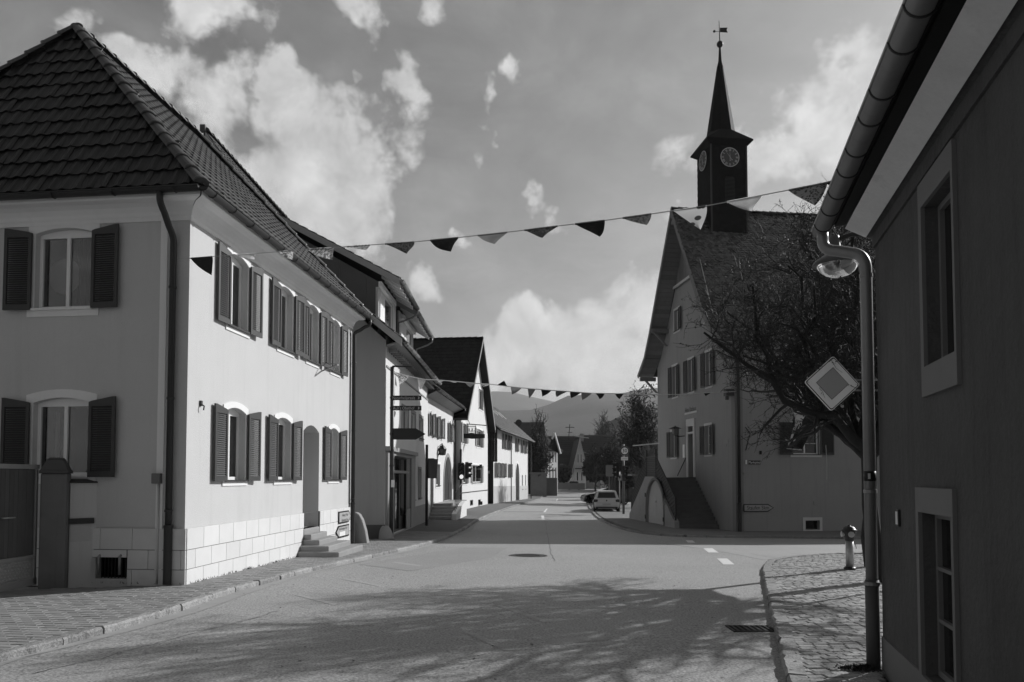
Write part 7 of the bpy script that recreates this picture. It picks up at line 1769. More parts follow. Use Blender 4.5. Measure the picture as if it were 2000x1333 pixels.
# banner hanging from the upper window of the town hall side
c = W(1571, 760, 31.6)
def banner():
    t = thing('carnival_banner', 'long dark cloth banner with pale curling bands hanging before the window', 'banner', tuple(c))
    y = 31.6
    left = [(1553, 733), (1552, 790), (1548, 830), (1541, 862), (1536, 877)]; right = [(1606, 728), (1608, 790), (1600, 812), (1583, 845), (1566, 880)]
    n = 16
    def ed(L, t_):
        i = min(int(t_ * 4), 3); f = t_ * 4 - i; return (L[i][0] + (L[i + 1][0] - L[i][0]) * f, L[i][1] + (L[i + 1][1] - L[i][1]) * f)
    mb = MB(); m_ = 12; vs = []
    def pt(s_, t_, off=0.0):
        a, b = ed(left, t_), ed(right, t_); yy = y + .16 * math.sin(s_ * 7 + t_ * 2.5) * t_ + .05 * math.sin(s_ * 13) - off; return W(a[0] + (b[0] - a[0]) * s_, a[1] + (b[1] - a[1]) * s_, yy)
    for j in range(n + 1):
        for i in range(m_ + 1): vs.append(pt(i / m_, j / n))
    mb.add(vs, [(j * (m_ + 1) + i, j * (m_ + 1) + i + 1, (j + 1) * (m_ + 1) + i + 1, (j + 1) * (m_ + 1) + i) for j in range(n) for i in range(m_)])
    obj('cloth', mb, mat('banner_cloth', .018, .85, .2, 3), t, smooth=True)
    def band(path, w_):
        q = MB(); L_ = []
        for k in range(len(path)):
            s_, t_ = path[k]; w2 = w_[k] if isinstance(w_, list) else w_; L_.append((pt(s_ - w2, t_, .012), pt(s_ + w2, t_, .012)))
        for (a, b), (c_, d_) in zip(L_, L_[1:]): q.quad(a, b, d_, c_)
        return q
    pale = mat('banner_print', .6, .85, .15, 5)
    for pth, w_ in (([(.10, .0), (.16, .08), (.22, .16), (.14, .24), (.10, .32)], [.12, .10, .06, .08, .05]), ([(.45, .0), (.40, .08), (.50, .14), (.62, .18)], [.05, .08, .05, .02]), ([(.12, .34), (.20, .42), (.18, .5), (.12, .58), (.10, .68), (.06, .8), (.03, .92)], [.13, .14, .09, .07, .06, .05, .02]), ([(.50, .38), (.38, .42), (.30, .50), (.34, .56), (.26, .62)], [.08, .07, .05, .06, .02]), ([(.30, .74), (.28, .80), (.36, .84)], [.02, .05, .02]), ([(.42, .74), (.62, .745)], .01), ([(.03, .985), (.97, .985)], .5)):
        if pth[0][1] > .98:
            q = MB();
            for k in range(10): q.quad(pt(k / 10, .985, .012), pt((k + 1) / 10, .985, .012), pt((k + 1) / 10, 1.0, .012), pt(k / 10, 1.0, .012))
        else: q = band(pth, w_)
        obj('printed_band', q, pale, t)
    rg = MB(); 
    for k in range(14):
        a, b = 2 * PI * k / 14, 2 * PI * (k + 1) / 14; rg.quad(pt(.36 + .10 * math.cos(a), .28 + .045 * math.sin(a), .014), pt(.36 + .17 * math.cos(a), .28 + .075 * math.sin(a), .014), pt(.36 + .17 * math.cos(b), .28 + .075 * math.sin(b), .014), pt(.36 + .10 * math.cos(b), .28 + .045 * math.sin(b), .014))
    obj('printed_ring', rg, pale, t)
    rp = MB(); rp.tube([W(1613, 870, y), W(1615, 905, y), W(1615, 937, y)], .012, 4); obj('cord', rp, m_cord, t); rp = MB(); rp.tube([W(1550, 731, y), W(1610, 726, y)], .03, 6); rp.tube([W(1605, 727, y), W(1606, 727, 33.9)], .03, 6); obj('banner_rod', rp, m_iron, t)
banner()

# ------------------------------------------------------------------ cars
def car(name, label, cx, y_rear, heading, L, Wd, H, paint, group='cars along the street'):
    """hatchback; heading = unit vector it drives towards; (cx, y_rear) = middle of its rear bumper on the ground"""
    f = Vector((heading[0], heading[1], 0)).normalized(); X = Vector((f.y, -f.x, 0)); z0 = G(cx, y_rear) - KH + .0; o = V3(cx, y_rear, z0)
    t = thing(name, label, 'car', tuple(o), group)
    # side outline: (along, height, half width factor)
    out = [(.10, .24, .90), (.02, .36, .94), (.0, .55, .96), (.04, .78, .97), (.10, .93, .95), (.30, 1.24, .82), (.42, 1.40, .76), (.9, 1.46, .74), (1.6, 1.46, .74), (2.15, 1.40, .76), (2.75, 1.10, .88), (2.95, 1.0, .93), (3.6, .92, .93), (3.95, .78, .92), (4.05, .55, .90), (4.0, .35, .88), (3.9, .24, .85)]
    sx_, sz = L / 4.05, H / 1.46; out = [(a * sx_, h * sz, w) for a, h, w in out]
    S = [-1, -.97, -.85, -.5, 0, .5, .85, .97, 1]; ins = [.10, .035, .008, 0, 0, 0, .008, .035, .10]
    ca_ = L / 2; cz_ = H * .5; mb = MB(); vs = []
    for s_, i_ in zip(S, ins):
        for a, h, w in out:
            aa = a + (ca_ - a) * i_; hh = h + (cz_ - h) * i_; vs.append(o + X * (s_ * Wd / 2 * w) + f * aa + V3(0, 0, hh))
    n = len(out)
    mb.add(vs, [(k * n + j, k * n + (j + 1) % n, (k + 1) * n + (j + 1) % n, (k + 1) * n + j) for k in range(len(S) - 1) for j in range(n)] + [tuple(range(n)), tuple((len(S) - 1) * n + j for j in range(n))])
    bd_ = obj('body', mb, paint, t, smooth=True)
    def q4(nm, pts, m, th=.012, par=None, **k):
        P_ = [o + X * (x_ * Wd / 2) + f * a + V3(0, 0, h) for x_, a, h in pts]; nn = (P_[1] - P_[0]).cross(P_[2] - P_[0]).normalized(); mb = MB()
        ctr = sum(P_, V3(0, 0, 0)) / len(P_); 
        if nn.dot(ctr - (o + f * ca_ + V3(0, 0, .9))) < 0: nn = -nn
        mb.prism([p_ + nn * .004 for p_ in P_], nn * th); return obj(nm, mb, m, par or t, **k)
    q4('rear_window', [(-.70, .115 * sx_, .965 * sz), (.70, .115 * sx_, .965 * sz), (.60, .365 * sx_, 1.33 * sz), (-.60, .365 * sx_, 1.33 * sz)], m_glass)
    q4('windscreen', [(-.68, 2.70 * sx_, 1.12 * sz), (.68, 2.70 * sx_, 1.12 * sz), (.62, 2.2 * sx_, 1.37 * sz), (-.62, 2.2 * sx_, 1.37 * sz)], m_glass)
    for s_ in (-1, 1):
        q4('side_window', [(s_ * .925, .55 * sx_, .96 * sz), (s_ * .925, 1.45 * sx_, .96 * sz), (s_ * .77, 1.45 * sx_, 1.36 * sz), (s_ * .78, .78 * sx_, 1.34 * sz)], m_glass)
        q4('side_window', [(s_ * .925, 1.52 * sx_, .96 * sz), (s_ * .925, 2.65 * sx_, .98 * sz), (s_ * .79, 2.15 * sx_, 1.34 * sz), (s_ * .77, 1.52 * sx_, 1.36 * sz)], m_glass)
        q4('tail_lamp', [(s_ * .97, .10 * sx_, .68 * sz), (s_ * .70, .015 * sx_, .70 * sz), (s_ * .66, .03 * sx_, .85 * sz), (s_ * .86, .06 * sx_, .88 * sz), (s_ * .97, .16 * sx_, .86 * sz)], m_lampred, .03)
        mb = MB(); mb.box(o + X * (s_ * (Wd / 2 + .08)) + f * (2.45 * sx_) + V3(0, 0, .98 * sz), (.20, .12, .14), (X, f, V3(0, 0, 1))); obj('wing_mirror', mb, m_black, t, bevel=.03)
        for wy in (.72, 3.22):
            c_ = o + X * (s_ * (Wd / 2 - .10)) + f * (wy * sx_) + V3(0, 0, .31); mb = MB(); mb.lathe(c_ - X * .10 * s_, [(.20, 0), (.29, .0), (.31, .03), (.31, .17), (.29, .2), (.2, .2)], 22, (f, V3(0, 0, 1), X * s_)); wh = obj('wheel', mb, m_rubber, t)
            mb = MB(); mb.lathe(c_ + X * .09 * s_, [(.19, 0), (.19, .02), (.06, .035)], 14, (f, V3(0, 0, 1), X * s_)); obj('rim', mb, m_alu, wh)
    q4('number_plate', [(-.30, -.01, .50 * sz), (.30, -.01, .50 * sz), (.30, .0, .60 * sz), (-.30, .0, .60 * sz)], m_plate, .012)
    q4('rear_valance', [(-.80, .03, .22 * sz), (.80, .03, .22 * sz), (.84, -.005, .38 * sz), (-.84, -.005, .38 * sz)], m_black, .02)
    q4('valance_strip', [(-.66, .0, .27 * sz), (.66, .0, .27 * sz), (.66, .0, .30 * sz), (-.66, .0, .30 * sz)], m_alu, .035)
    q4('badge', [(-.05, .03, .74 * sz), (.05, .03, .74 * sz), (.05, .05, .84 * sz), (-.05, .05, .84 * sz)], m_zinc_dark, .02)
    q4('tailgate_seam', [(-.80, .0, .635 * sz), (.80, .0, .635 * sz), (.80, .0, .643 * sz), (-.80, .0, .643 * sz)], m_zinc_dark, .006)
    mb = MB(); q = o + f * .55 * sx_ + V3(0, 0, 1.45 * sz); mb.tube([q, q - f * .12 + V3(0, 0, .1)], .012, 5); obj('aerial', mb, m_black, t)
    return t
c = on_ground(1185, 1001.5, -KH); car('hatchback_car', 'silver white hatchback parked with its back to the viewer', c.x, c.y, (.10, 1), 3.95, 1.72, 1.44, m_carwhite)
c2_ = on_ground(1239, 986.5, -KH); car('estate_car', 'dark car parked crossways behind the traffic light pole', c2_.x - .2, c2_.y + 1.0, (-1, -.15), 4.3, 1.8, 1.48, m_cardark)
c3_ = on_ground(1120.5, 958, -KH); car('saloon_car', 'black car driving away at the end of the street', c3_.x, c3_.y, (.12, 1), 4.2, 1.78, 1.46, m_cardark)
car('saloon_car', 'second dark car just behind the black one at the street end', c3_.x + 1.5, c3_.y + 11, (.1, 1), 4.2, 1.8, 1.6, m_cardark)

# round planting island behind the white car
c = on_ground(1168, 972, -KH); mb = MB(); mb.lathe(V3(c.x + 2.0, c.y + 2, G(c.x, c.y) - KH), [(3.4, -.1), (3.4, .14), (3.2, .16), (3.1, .12), (2.6, .22), (.5, .3)], 30); solo('planting_island', mb, m_dirt, 'dark planted traffic island with pale rim beyond the white car', 'traffic island', loc=(c.x + 2, c.y + 2, G(c.x, c.y)))
mb = MB(); mb.lathe(V3(c.x + 2.0, c.y + 2, G(c.x, c.y) - KH), [(3.5, -.1), (3.5, .12), (3.42, .15), (3.3, .15)], 30); solo('island_kerb', mb, m_kerb, 'pale ring kerb of the planted traffic island', 'kerb', loc=(c.x + 2, c.y + 2, G(c.x, c.y)))
# far fence rails and bollards right of the road
for px, py, lab in ((1159, 952, 'thin far bollard left of the planted island'), (1171, 950, 'thin far bollard right of the planted island')):
    c = on_ground(px, py); mb = MB(); mb.lathe(c, [(.06, 0), (.06, .85), (.075, .87), (.075, .92), (.02, .95)], 10); solo('bollard', mb, m_zinc, lab, 'bollard', loc=tuple(c), group='bollards by the island')
for px, py in ((1157, 951),):
    c = on_ground(px, 949); t = thing('far_road_sign', 'tiny round road sign on a thin pole far down the street', 'road sign', tuple(c)); pole(t, c.x, c.y, .03, 2.6, m_zinc)
    mb = MB(); mb.lathe(c + V3(0, -.05, 2.5), [(.3, 0), (.3, .02)], 16, (V3(1, 0, 0), V3(0, 0, 1), V3(0, -1, 0))); obj('sign_disc', mb, m_signmid, t)
a, b = on_ground(1186, 958), on_ground(1250, 962)
mb = MB()
for k in range(8):
    p = a.lerp(b, k / 7); mb.tube([p, p + V3(0, 0, 1.0)], .03, 5)
for h in (.45, .95): mb.tube([a + V3(0, 0, h), b + V3(0, 0, h)], .025, 5)
solo('tube_fence', mb, m_alu, 'pale tubular fence beside the far square', 'fence', loc=tuple(a))
# kiosk / shelter behind the signal
a = W(1195, 960, 62); b = W(1245, 960, 62); z = G(a.x, 62); t = thing('bus_shelter', 'dark shelter with pale roof edge behind the parked cars', 'shelter', (a.x, 62, z))
mb = MB(); zt = W(1200, 928, 62).z; mb.box(V3((a.x + b.x) / 2, 63.2, zt), (b.x - a.x, 2.6, .16)); obj('shelter_roof', mb, m_trimgrey, t)
for xx in (a.x + .1, (a.x + b.x) / 2, b.x - .1):
    mb = MB(); mb.box(V3(xx, 62.1, (z + zt) / 2), (.1, .1, zt - z)); obj('shelter_post', mb, m_zinc_dark, t)
mb = MB(); mb.box(V3((a.x + b.x) / 2, 64.3, (z + zt) / 2), (b.x - a.x, .05, zt - z - .3)); obj('back_wall', mb, m_glass, t)
mb = MB(); q = W(1190, 920, 60); mb.box(V3(q.x, 60, q.z), (.55, .08, .9)); mb.tube([V3(q.x, 60.1, G(q.x, 60)), V3(q.x, 60.1, q.z + .4)], .04, 6); solo('notice_sign', mb, m_signmid, 'grey notice sign left of the shelter', 'sign', loc=(q.x, 60, G(q.x, 60)))
# person far away near the island
def person(name, label, x, y, h, coat):
    z = G(x, y); k = h / 1.75
    V = [(0, 0, .95), (0, 0, 1.2), (0, 0, 1.42), (0, .01, 1.52), (0, 0, 1.62), (0, 0, 1.74), (-.1, 0, .9), (-.11, .05, .5), (-.12, .0, .08), (-.12, -.12, .03), (.1, 0, .9), (.13, -.12, .5), (.15, .05, .08), (.15, -.07, .03), (-.2, 0, 1.4), (-.25, .04, 1.12), (-.24, -.05, .88), (.2, 0, 1.4), (.26, .02, 1.12), (.25, -.08, .9)]
    Ed = [(0, 1), (1, 2), (2, 3), (3, 4), (4, 5), (0, 6), (6, 7), (7, 8), (8, 9), (0, 10), (10, 11), (11, 12), (12, 13), (2, 14), (14, 15), (15, 16), (2, 17), (17, 18), (18, 19)]
    Rr = [.15, .15, .16, .06, .09, .07, .10, .07, .05, .04, .10, .07, .05, .04, .07, .055, .04, .07, .055, .04]
    me = bpy.data.meshes.new(name); me.from_pydata([(a * k, b * k, c_ * k) for a, b, c_ in V], Ed, []); me.materials.append(coat)
    o = bpy.data.objects.new(name, me); COL.objects.link(o); o.location = (x, y, z); ROOTLOC[o.name] = (x, y, z)
    s = o.modifiers.new('skin', 'SKIN'); me.skin_vertices[0].data[0].use_root = True
    for i, r in enumerate(Rr): me.skin_vertices[0].data[i].radius = (r * k, r * k * .8)
    o.modifiers.new('sub', 'SUBSURF').levels = 1; o.modifiers['sub'].render_levels = 1
    o['label'] = label; o['category'] = 'person'
c = on_ground(1189.5, 957); person('person', 'distant person in a pale top standing by the tubular fence', c.x, c.y, 1.72, mat('pale_coat', .35, .9))

# ------------------------------------------------------------------ bunting
def bunting(name, label, ends, flags, string_px, seed):
    """ends = ((px,py,Y),(px,py,Y)); flags = (px0, px1, tip px, tip py, material, ripple)"""
    (xa, ya, Ya), (xb, yb, Yb) = ends
    def Yd(px): t = (px - xa) / (xb - xa); return 1 / ((1 - t) / Ya + t / Yb)
    def sy(px): return interp(string_px, px)
    A = W(xa, ya, Ya); t = thing(name, label, 'bunting', tuple(A)); mb = MB()
    n = 60; mb.tube([W(xa + (xb - xa) * i / n, sy(xa + (xb - xa) * i / n), Yd(xa + (xb - xa) * i / n)) for i in range(n + 1)], .0045 * (Ya + Yb) / 16, 4); obj('cord', mb, m_cord, t)
    R = random.Random(seed)
    for (p0, p1, tx, ty, m, rip) in flags:
        Y0, Y1 = Yd(p0), Yd(p1); A, B = W(p0, sy(p0), Y0), W(p1, sy(p1), Y1); T = W(tx, ty, (Y0 + Y1) / 2)
        wd_ = (B - A).length; hgt = wd_ * 1.05; dv = T - (A + B) / 2
        # true cloth is taller than it looks: the missing height blows towards or away from us
        blow = math.sqrt(max(0, hgt ** 2 - dv.length ** 2)) * R.choice((-.8, .9)); mb = MB(); n = 10; rows = []
        ph = R.uniform(0, 6)
        for j in range(n + 1):
            v = j / n; row_ = []
            for i in range(n + 1):
                u = i / n; wv = 1 - v ** 1.3; cc = ((A + B) / 2).lerp(T, v); p = cc + (B - A) * ((u - .5) * wv)
                # curl the tip back up and let the free edge sag
                p = p + (p - V3(0, 0, CAMZ)).normalized() * (blow * math.sin(v * PI / 2) * (.6 + .4 * v) + rip * wd_ * math.sin(u * 6 + ph + v * 4) * v * (1 - v * .5))
                p = p + V3(0, 0, 1) * (rip * .5 * wd_ * math.sin(v * PI) * math.cos(u * 4 + ph)) + V3(1, 0, 0) * (rip * .4 * wd_ * math.sin(v * PI * 1.3 + ph) * v)
                row_.append(p)
            rows.append(row_)
        vs = [p for r in rows for p in r]; mb.add(vs, [(j * (n + 1) + i, j * (n + 1) + i + 1, (j + 1) * (n + 1) + i + 1, (j + 1) * (n + 1) + i) for j in range(n) for i in range(n)])
        d_ = (B - A); 
        for i in range(6): a_, b_ = A.lerp(B, i / 6), A.lerp(B, (i + 1) / 6); mb.quad(a_ + V3(0, -.004, .008), b_ + V3(0, -.004, .008), b_ + V3(0, -.004, -.014), a_ + V3(0, -.004, -.014))
        f = obj('flag', mb, m, t, smooth=True)
        q = (A + B) / 2 - Vector(ROOTLOC[t.name])
    return t
S1 = [(348, 507), (385, 503.5), (460, 498.5), (545, 492), (600, 487), (651, 484), (722, 479), (809, 473), (895, 464.5), (991, 454), (1089, 442), (1181, 431), (1271, 418.5), (1380, 402.5), (1487, 382), (1616, 357), (1660, 345)]
F1 = [(372, 415, 412, 538, cl_dark, .05), (462, 500, 498, 507, cl_light, .12), (545, 573, 570, 508, cl_print, .15), (600, 651, 647, 508, cl_print, .1), (677, 722, 716, 489, cl_print, .05), (752, 809, 797, 496, cl_lace, .1), (840, 895, 878, 492, cl_dark, .12), (933, 991, 966, 477, cl_mid, .06), (1024, 1089, 1063, 465, cl_lace, .14), (1123, 1181, 1171, 463, cl_dark, .08), (1216, 1272, 1262, 440, cl_lace, .05), (1316, 1380, 1370, 449, cl_spot, .06), (1420, 1487, 1470, 413, cl_light, .12), (1540, 1616, 1591, 402, cl_lace, .06), (1612, 1655, 1648, 366, cl_dark, .1)]
bunting('bunting_string', 'near string of mixed cloth pennants from corner house to dark house', ((348, 507, 12.0), (1660, 345, 7.2)), F1, S1, 3)
S2 = [(772, 728), (800, 736), (830, 742), (858, 743), (895, 746), (925, 749), (960, 751), (1010, 757), (1040, 760), (1077, 763), (1108, 765), (1156, 768.5), (1215, 769.5), (1250, 771), (1330, 771), (1380, 768), (1440, 765)]
F2_ = [(778, 800, 781, 752, cl_print, .08), (815, 832, 821, 762, cl_light, .08), (853, 868, 862, 748, cl_light, .14), (876, 895, 880, 746, cl_light, .14), (908, 927, 919, 757, cl_mid, .04), (938, 958, 944, 756, cl_print, .06), (972, 990, 984, 744, cl_dark, .06), (998, 1019, 1000, 771, cl_mid, .08), (1031, 1046, 1034, 779, cl_mid, .04), (1057, 1077, 1060, 775, cl_dark, .1), (1086, 1108, 1087, 776, cl_lace, .06), (1114, 1135, 1115, 778, cl_dark, .05), (1136, 1156, 1137, 782, cl_mid, .04), (1164, 1181, 1171, 780, cl_dark, .12), (1202, 1218, 1209, 780, cl_dark, .12), (1228, 1243, 1238, 772, cl_dark, .1), (1326, 1345, 1328, 776, cl_light, .1), (1348, 1366, 1356, 770, cl_dark, .05), (1375, 1388, 1379, 774, cl_dark, .1), (1399, 1416, 1408, 765.5, cl_light, .02)]
bunting('bunting_string', 'far string of small pennants from sign post to town hall corner', ((772, 728, 25.0), (1440, 765, 33.0)), F2_, S2, 9)
mb = MB(); mb.tube([W(1236, 871, 45), W(1287, 866.5, 42)], .03, 4); solo('span_wire', mb, m_cord, 'pale wire from the town hall across the shrubs', 'wire')
mb = MB(); mb.tube([W(1119, 851, 140), W(1130, 853.5, 135), W(1150, 856, 130)], .06, 4); solo('roof_wire', mb, m_cord, 'pale wire in front of the far dark roofs', 'wire')

# ------------------------------------------------------------------ trees
def frustum_pts(mb, a, b, ra, rb, n=4):
    mb.tube([a, b], [ra, rb], n, cap=False)
def jitter_path(a, b, k, amp, R, sag=0.0):
    pts = [a.copy()]
    d = b - a; s1 = Vector((R.gauss(0, 1), R.gauss(0, 1), R.gauss(0, 1))) * amp * d.length
    for i in range(1, k + 1):
        t = i / k; p = a.lerp(b, t) + s1 * math.sin(t * PI) + Vector((R.gauss(0, 1), R.gauss(0, 1), R.gauss(0, 1))) * amp * .35 * d.length * (0 if i == k else 1) + V3(0, 0, sag * d.length * math.sin(t * PI)); pts.append(p)
    return pts
def bare_tree(name, label, base, trunk_top, targets, seed, r0=.18, n2=9, n3=7, n4=4, l2=1.3, l3=.6, l4=.28, buds=3, budsize=.02, mb_bark=None, mb_twig=None, mb_bud=None, cat='tree', group=None, upbias=.15, tr=.006):
    R = random.Random(seed); mb_bark = mb_bark or m_bark; mb_twig = mb_twig or m_twig; mb_bud = mb_bud or m_bud
    t = thing(name, label, cat, tuple(base), group); B = Vector(base); T = Vector(trunk_top)
    tk = MB(); pts = jitter_path(B, T, 5, .03, R); pts[0] = B - V3(0, 0, .15); tk.tube(pts, [r0 * 1.35, r0 * 1.05, r0 * .95, r0 * .9, r0 * .88, r0 * .95], 12); 
    tw = MB(); bd = MB()
    def rnd(): return Vector((R.gauss(0, 1), R.gauss(0, 1), R.gauss(0, 1)))
    nb = [0]
    def bud(p, d):
        s = budsize * R.uniform(.6, 1.5); a = rnd().normalized(); b = a.cross(rnd().normalized()).normalized() if True else a; q = p + rnd() * .01
        bd.quad(q - a * s - b * s * .5, q + a * s - b * s * .5, q + a * s + b * s * .5, q - a * s + b * s * .5)
    for tg, rl in targets:
        tg = Vector(tg); st0 = T.lerp(B, R.uniform(0, .10)); limb = jitter_path(st0, tg, 8, .06, R, .06)
        rs = [rl * (1 - .78 * (i / 8)) for i in range(9)]; lb = MB(); lb.tube(limb, rs, 8, cap=False); obj('limb', lb, mb_bark, t, smooth=True)
        LL = (tg - st0).length
        for k in range(n2):
            s = .22 + .78 * (k + R.random() * .8) / n2; i = min(int(s * 8), 7); p = limb[i].lerp(limb[i + 1], s * 8 - i); dirl = (limb[i + 1] - limb[i]).normalized()
            d = (dirl * .55 + rnd().normalized() * .9 + V3(0, 0, upbias)).normalized(); L2 = l2 * R.uniform(.55, 1.15) * (1.15 - .6 * s); e = p + d * L2; br = jitter_path(p, e, 5, .09, R)
            r2 = max(tr * 1.8, rs[i] * .5); tw.tube(br, [r2 * (1 - .7 * q / 5) for q in range(6)], 5, cap=False)
            for m_ in range(n3):
                s3 = .2 + .8 * (m_ + R.random() * .8) / n3; j = min(int(s3 * 5), 4); p3 = br[j].lerp(br[j + 1], min(1, s3 * 5 - j)); d3 = ((br[j + 1] - br[j]).normalized() * .5 + rnd().normalized() * .85 + V3(0, 0, upbias)).normalized(); e3_ = p3 + d3 * l3 * R.uniform(.5, 1.1); b3 = jitter_path(p3, e3_, 3, .1, R); tw.tube(b3, [tr * 1.2, tr, tr * .8, tr * .5], 3, cap=False)
                for q in range(n4):
                    s4 = .25 + .75 * (q + R.random() * .7) / n4; jj = min(int(s4 * 3), 2); p4 = b3[jj].lerp(b3[jj + 1], min(1, s4 * 3 - jj)); d4 = ((b3[jj + 1] - b3[jj]).normalized() * .6 + rnd().normalized() * .7).normalized(); e4_ = p4 + d4 * l4 * R.uniform(.5, 1.1); mid_ = p4.lerp(e4_, .5) + rnd() * .02
                    tw.tube([p4, mid_, e4_], [tr * .75, tr * .6, tr * .4], 3, cap=False)
                    for _ in range(buds): bud(p4.lerp(e4_, R.random()), d4)
    obj('trunk', tk, mb_bark, t, smooth=True); c_ = obj('twigs', tw, mb_twig, t, kind='stuff')
    if bd.v: obj('buds', bd, mb_bud, t, kind='stuff')
    return t
def tp(px, py, Y): return tuple(W(px, py, Y))
tb = V3(6.2, 12.6, G(6.2, 12.6)); fk = W(1690, 880, 12.6)
TG = [(tp(1375, 650, 12.2), .085), (tp(1420, 610, 14.0), .08), (tp(1470, 560, 12.0), .085), (tp(1540, 520, 13.0), .08), (tp(1450, 695, 12.6), .065), (tp(1520, 630, 12.2), .065), (tp(1590, 560, 12.4), .08), (tp(1650, 540, 14.6), .08), (tp(1480, 660, 15.2), .06),
      ((6.2, 10.8, 5.6), .10), ((7.8, 11.8, 5.8), .10), ((8.6, 13.4, 5.2), .10), ((9.2, 12.0, 4.4), .09), ((7.6, 10.4, 4.6), .08), (tp(1660, 500, 12.8), .085)]
bare_tree('lime_tree', 'nearer bare tree whose low limbs reach across the town hall corner', tb, fk + V3(.06, 0, 0), TG, 12, r0=.135, n2=12, n3=8, n4=5, l2=1.15, l3=.55, l4=.26, buds=3, budsize=.010, tr=.0050, upbias=.30)
T2b = (7.2, 15.3); TG2 = [(tp(1500, 520, 16.0), .08), (tp(1560, 470, 15.0), .08), (tp(1620, 440, 16.4), .08), (tp(1680, 440, 15.0), .085), (tp(1500, 600, 17.8), .07), (tp(1580, 560, 18.4), .07), (tp(1640, 600, 13.9), .07), ((9.0, 17.4, 6.0), .09), ((10.2, 15.0, 5.8), .09), ((8.6, 13.6, 6.6), .08), ((7.4, 18.8, 6.0), .08), ((9.6, 19.4, 5.4), .08), ((6.0, 17.6, 5.2), .07), ((11.6, 16.0, 5.6), .10), ((10.8, 13.2, 4.8), .10), ((12.2, 14.6, 5.2), .09), ((9.4, 12.8, 4.4), .09), ((10.2, 14.0, 6.2), .09)]
bare_tree('lime_tree', 'farther bare tree with a thin trunk showing just left of the downpipe', (T2b[0], T2b[1], G(*T2b)), (T2b[0] + .05, T2b[1], 3.0), TG2, 5, r0=.08, n2=12, n3=8, n4=5, l2=1.25, l3=.6, l4=.28, buds=3, budsize=.011, tr=.0054, upbias=.3)
# tall leafy-bare tree behind the town hall
def far_tree(name, label, px, py_base, Y, h_px, w_px, seed, **k):
    b = W(px, py_base, Y); b.z = G(b.x, b.y); ztop = W(px, h_px, Y).z; w_ = w_px / FPX * Y; H_ = ztop - b.z; R = random.Random(seed); T = b + V3(0, 0, H_ * .25); tg = []
    for i in range(k.pop('nl', 12)):
        a = R.uniform(0, 2 * PI); rr = w_ * R.uniform(.15, 1); tg.append(((b.x + math.cos(a) * rr, b.y + math.sin(a) * rr, b.z + H_ * (1.0 - .45 * (rr / w_) ** 1.5) * R.uniform(.8, 1)), .012 * H_))
    return bare_tree(name, label, b, T, tg, seed, r0=H_ * .02, l2=H_ * .22, l3=H_ * .10, l4=H_ * .05, **k)
far_tree('tall_tree', 'tall tree with sparse dry leaves left of the town hall gable', 1252, 960, 66, 752, 44, 31, n2=9, n3=7, n4=3, buds=2, budsize=.06, tr=.016, mb_bud=mat('dry_leaf_far', .08, .8, .3, 3, island=.5), nl=13, upbias=.3)
far_tree('bare_tree', 'bare shoots of a tree rising behind the white farmhouse roof', 1052, 950, 92, 808, 26, 41, n2=7, n3=5, n4=2, buds=0, tr=.022, upbias=1.2, nl=12)
far_tree('bare_tree', 'dark bare tree in front of the pale gabled house', 1046, 950, 86, 850, 26, 43, n2=9, n3=8, n4=4, buds=3, budsize=.06, tr=.03, mb_bud=m_leafd, nl=14)
far_tree('bare_tree', 'bare tree left of the speed limit sign', 1196, 960, 88, 858, 26, 44, n2=8, n3=7, n4=3, buds=2, budsize=.06, tr=.022, mb_bud=m_leafd, nl=12)
far_tree('bare_tree', 'small bare tree near the white gable house', 1163, 955, 104, 868, 22, 45, n2=8, n3=7, n4=3, buds=3, budsize=.07, tr=.026, mb_bud=m_leafd, nl=12)
far_tree('bare_shrub', 'pale bare shrub at the foot of the town hall corner', 1262, 965, 52, 868, 26, 46, n2=7, n3=5, n4=2, buds=0, tr=.014, mb_bark=m_leafm, mb_twig=mat('pale_twig', .12, .8, .2, 5), upbias=.9, nl=14)
far_tree('bare_tree', 'hazy slim bare tree far behind the dark roofs', 1184, 940, 260, 805, 13, 47, n2=8, n3=6, n4=3, buds=0, tr=.05, upbias=.8, nl=10)
far_tree('bare_tree', 'tangled dark tree before the low far roofs', 1225, 960, 78, 870, 24, 48, n2=8, n3=7, n4=4, buds=3, budsize=.06, tr=.024, mb_bud=m_leafd, nl=12)
# evergreen mass and hedges far off
def clump(name, label, cx, cy, cz, rx, ry, rz, n, s, m, seed, kind=None):
    R = random.Random(seed); mb = MB()
    for i in range(n):
        v = Vector((R.gauss(0, 1), R.gauss(0, 1), R.gauss(0, 1))).normalized() * (R.random() ** .35); p = V3(cx + v.x * rx, cy + v.y * ry, cz + v.z * rz) + noise.noise_vector(v * 3) * rx * .25
        a = Vector((R.gauss(0, 1), R.gauss(0, 1), R.gauss(0, 1))).normalized(); b = a.cross(Vector((R.gauss(0, 1), R.gauss(0, 1), R.gauss(0, 1))).normalized()); q = s * R.uniform(.5, 1.4); mb.add([p - a * q, p + a * q * .3 + b * q, p + a * q, p + a * q * .2 - b * q * .6], ((0, 1, 2, 3),))
    if kind: o = struct(name, mb, m, kind=kind); return o
    t = thing(name, label, 'bush', (cx, cy, cz - rz)); obj('foliage', mb, m, t, kind='stuff'); k = MB()
    for i in range(5): k.tube([V3(cx, cy, cz - rz), V3(cx + R.uniform(-.4, .4) * rx, cy + R.uniform(-.4, .4) * ry, cz + R.uniform(-.2, .5) * rz)], .06, 5)
    obj('stem', k, m_bark, t)
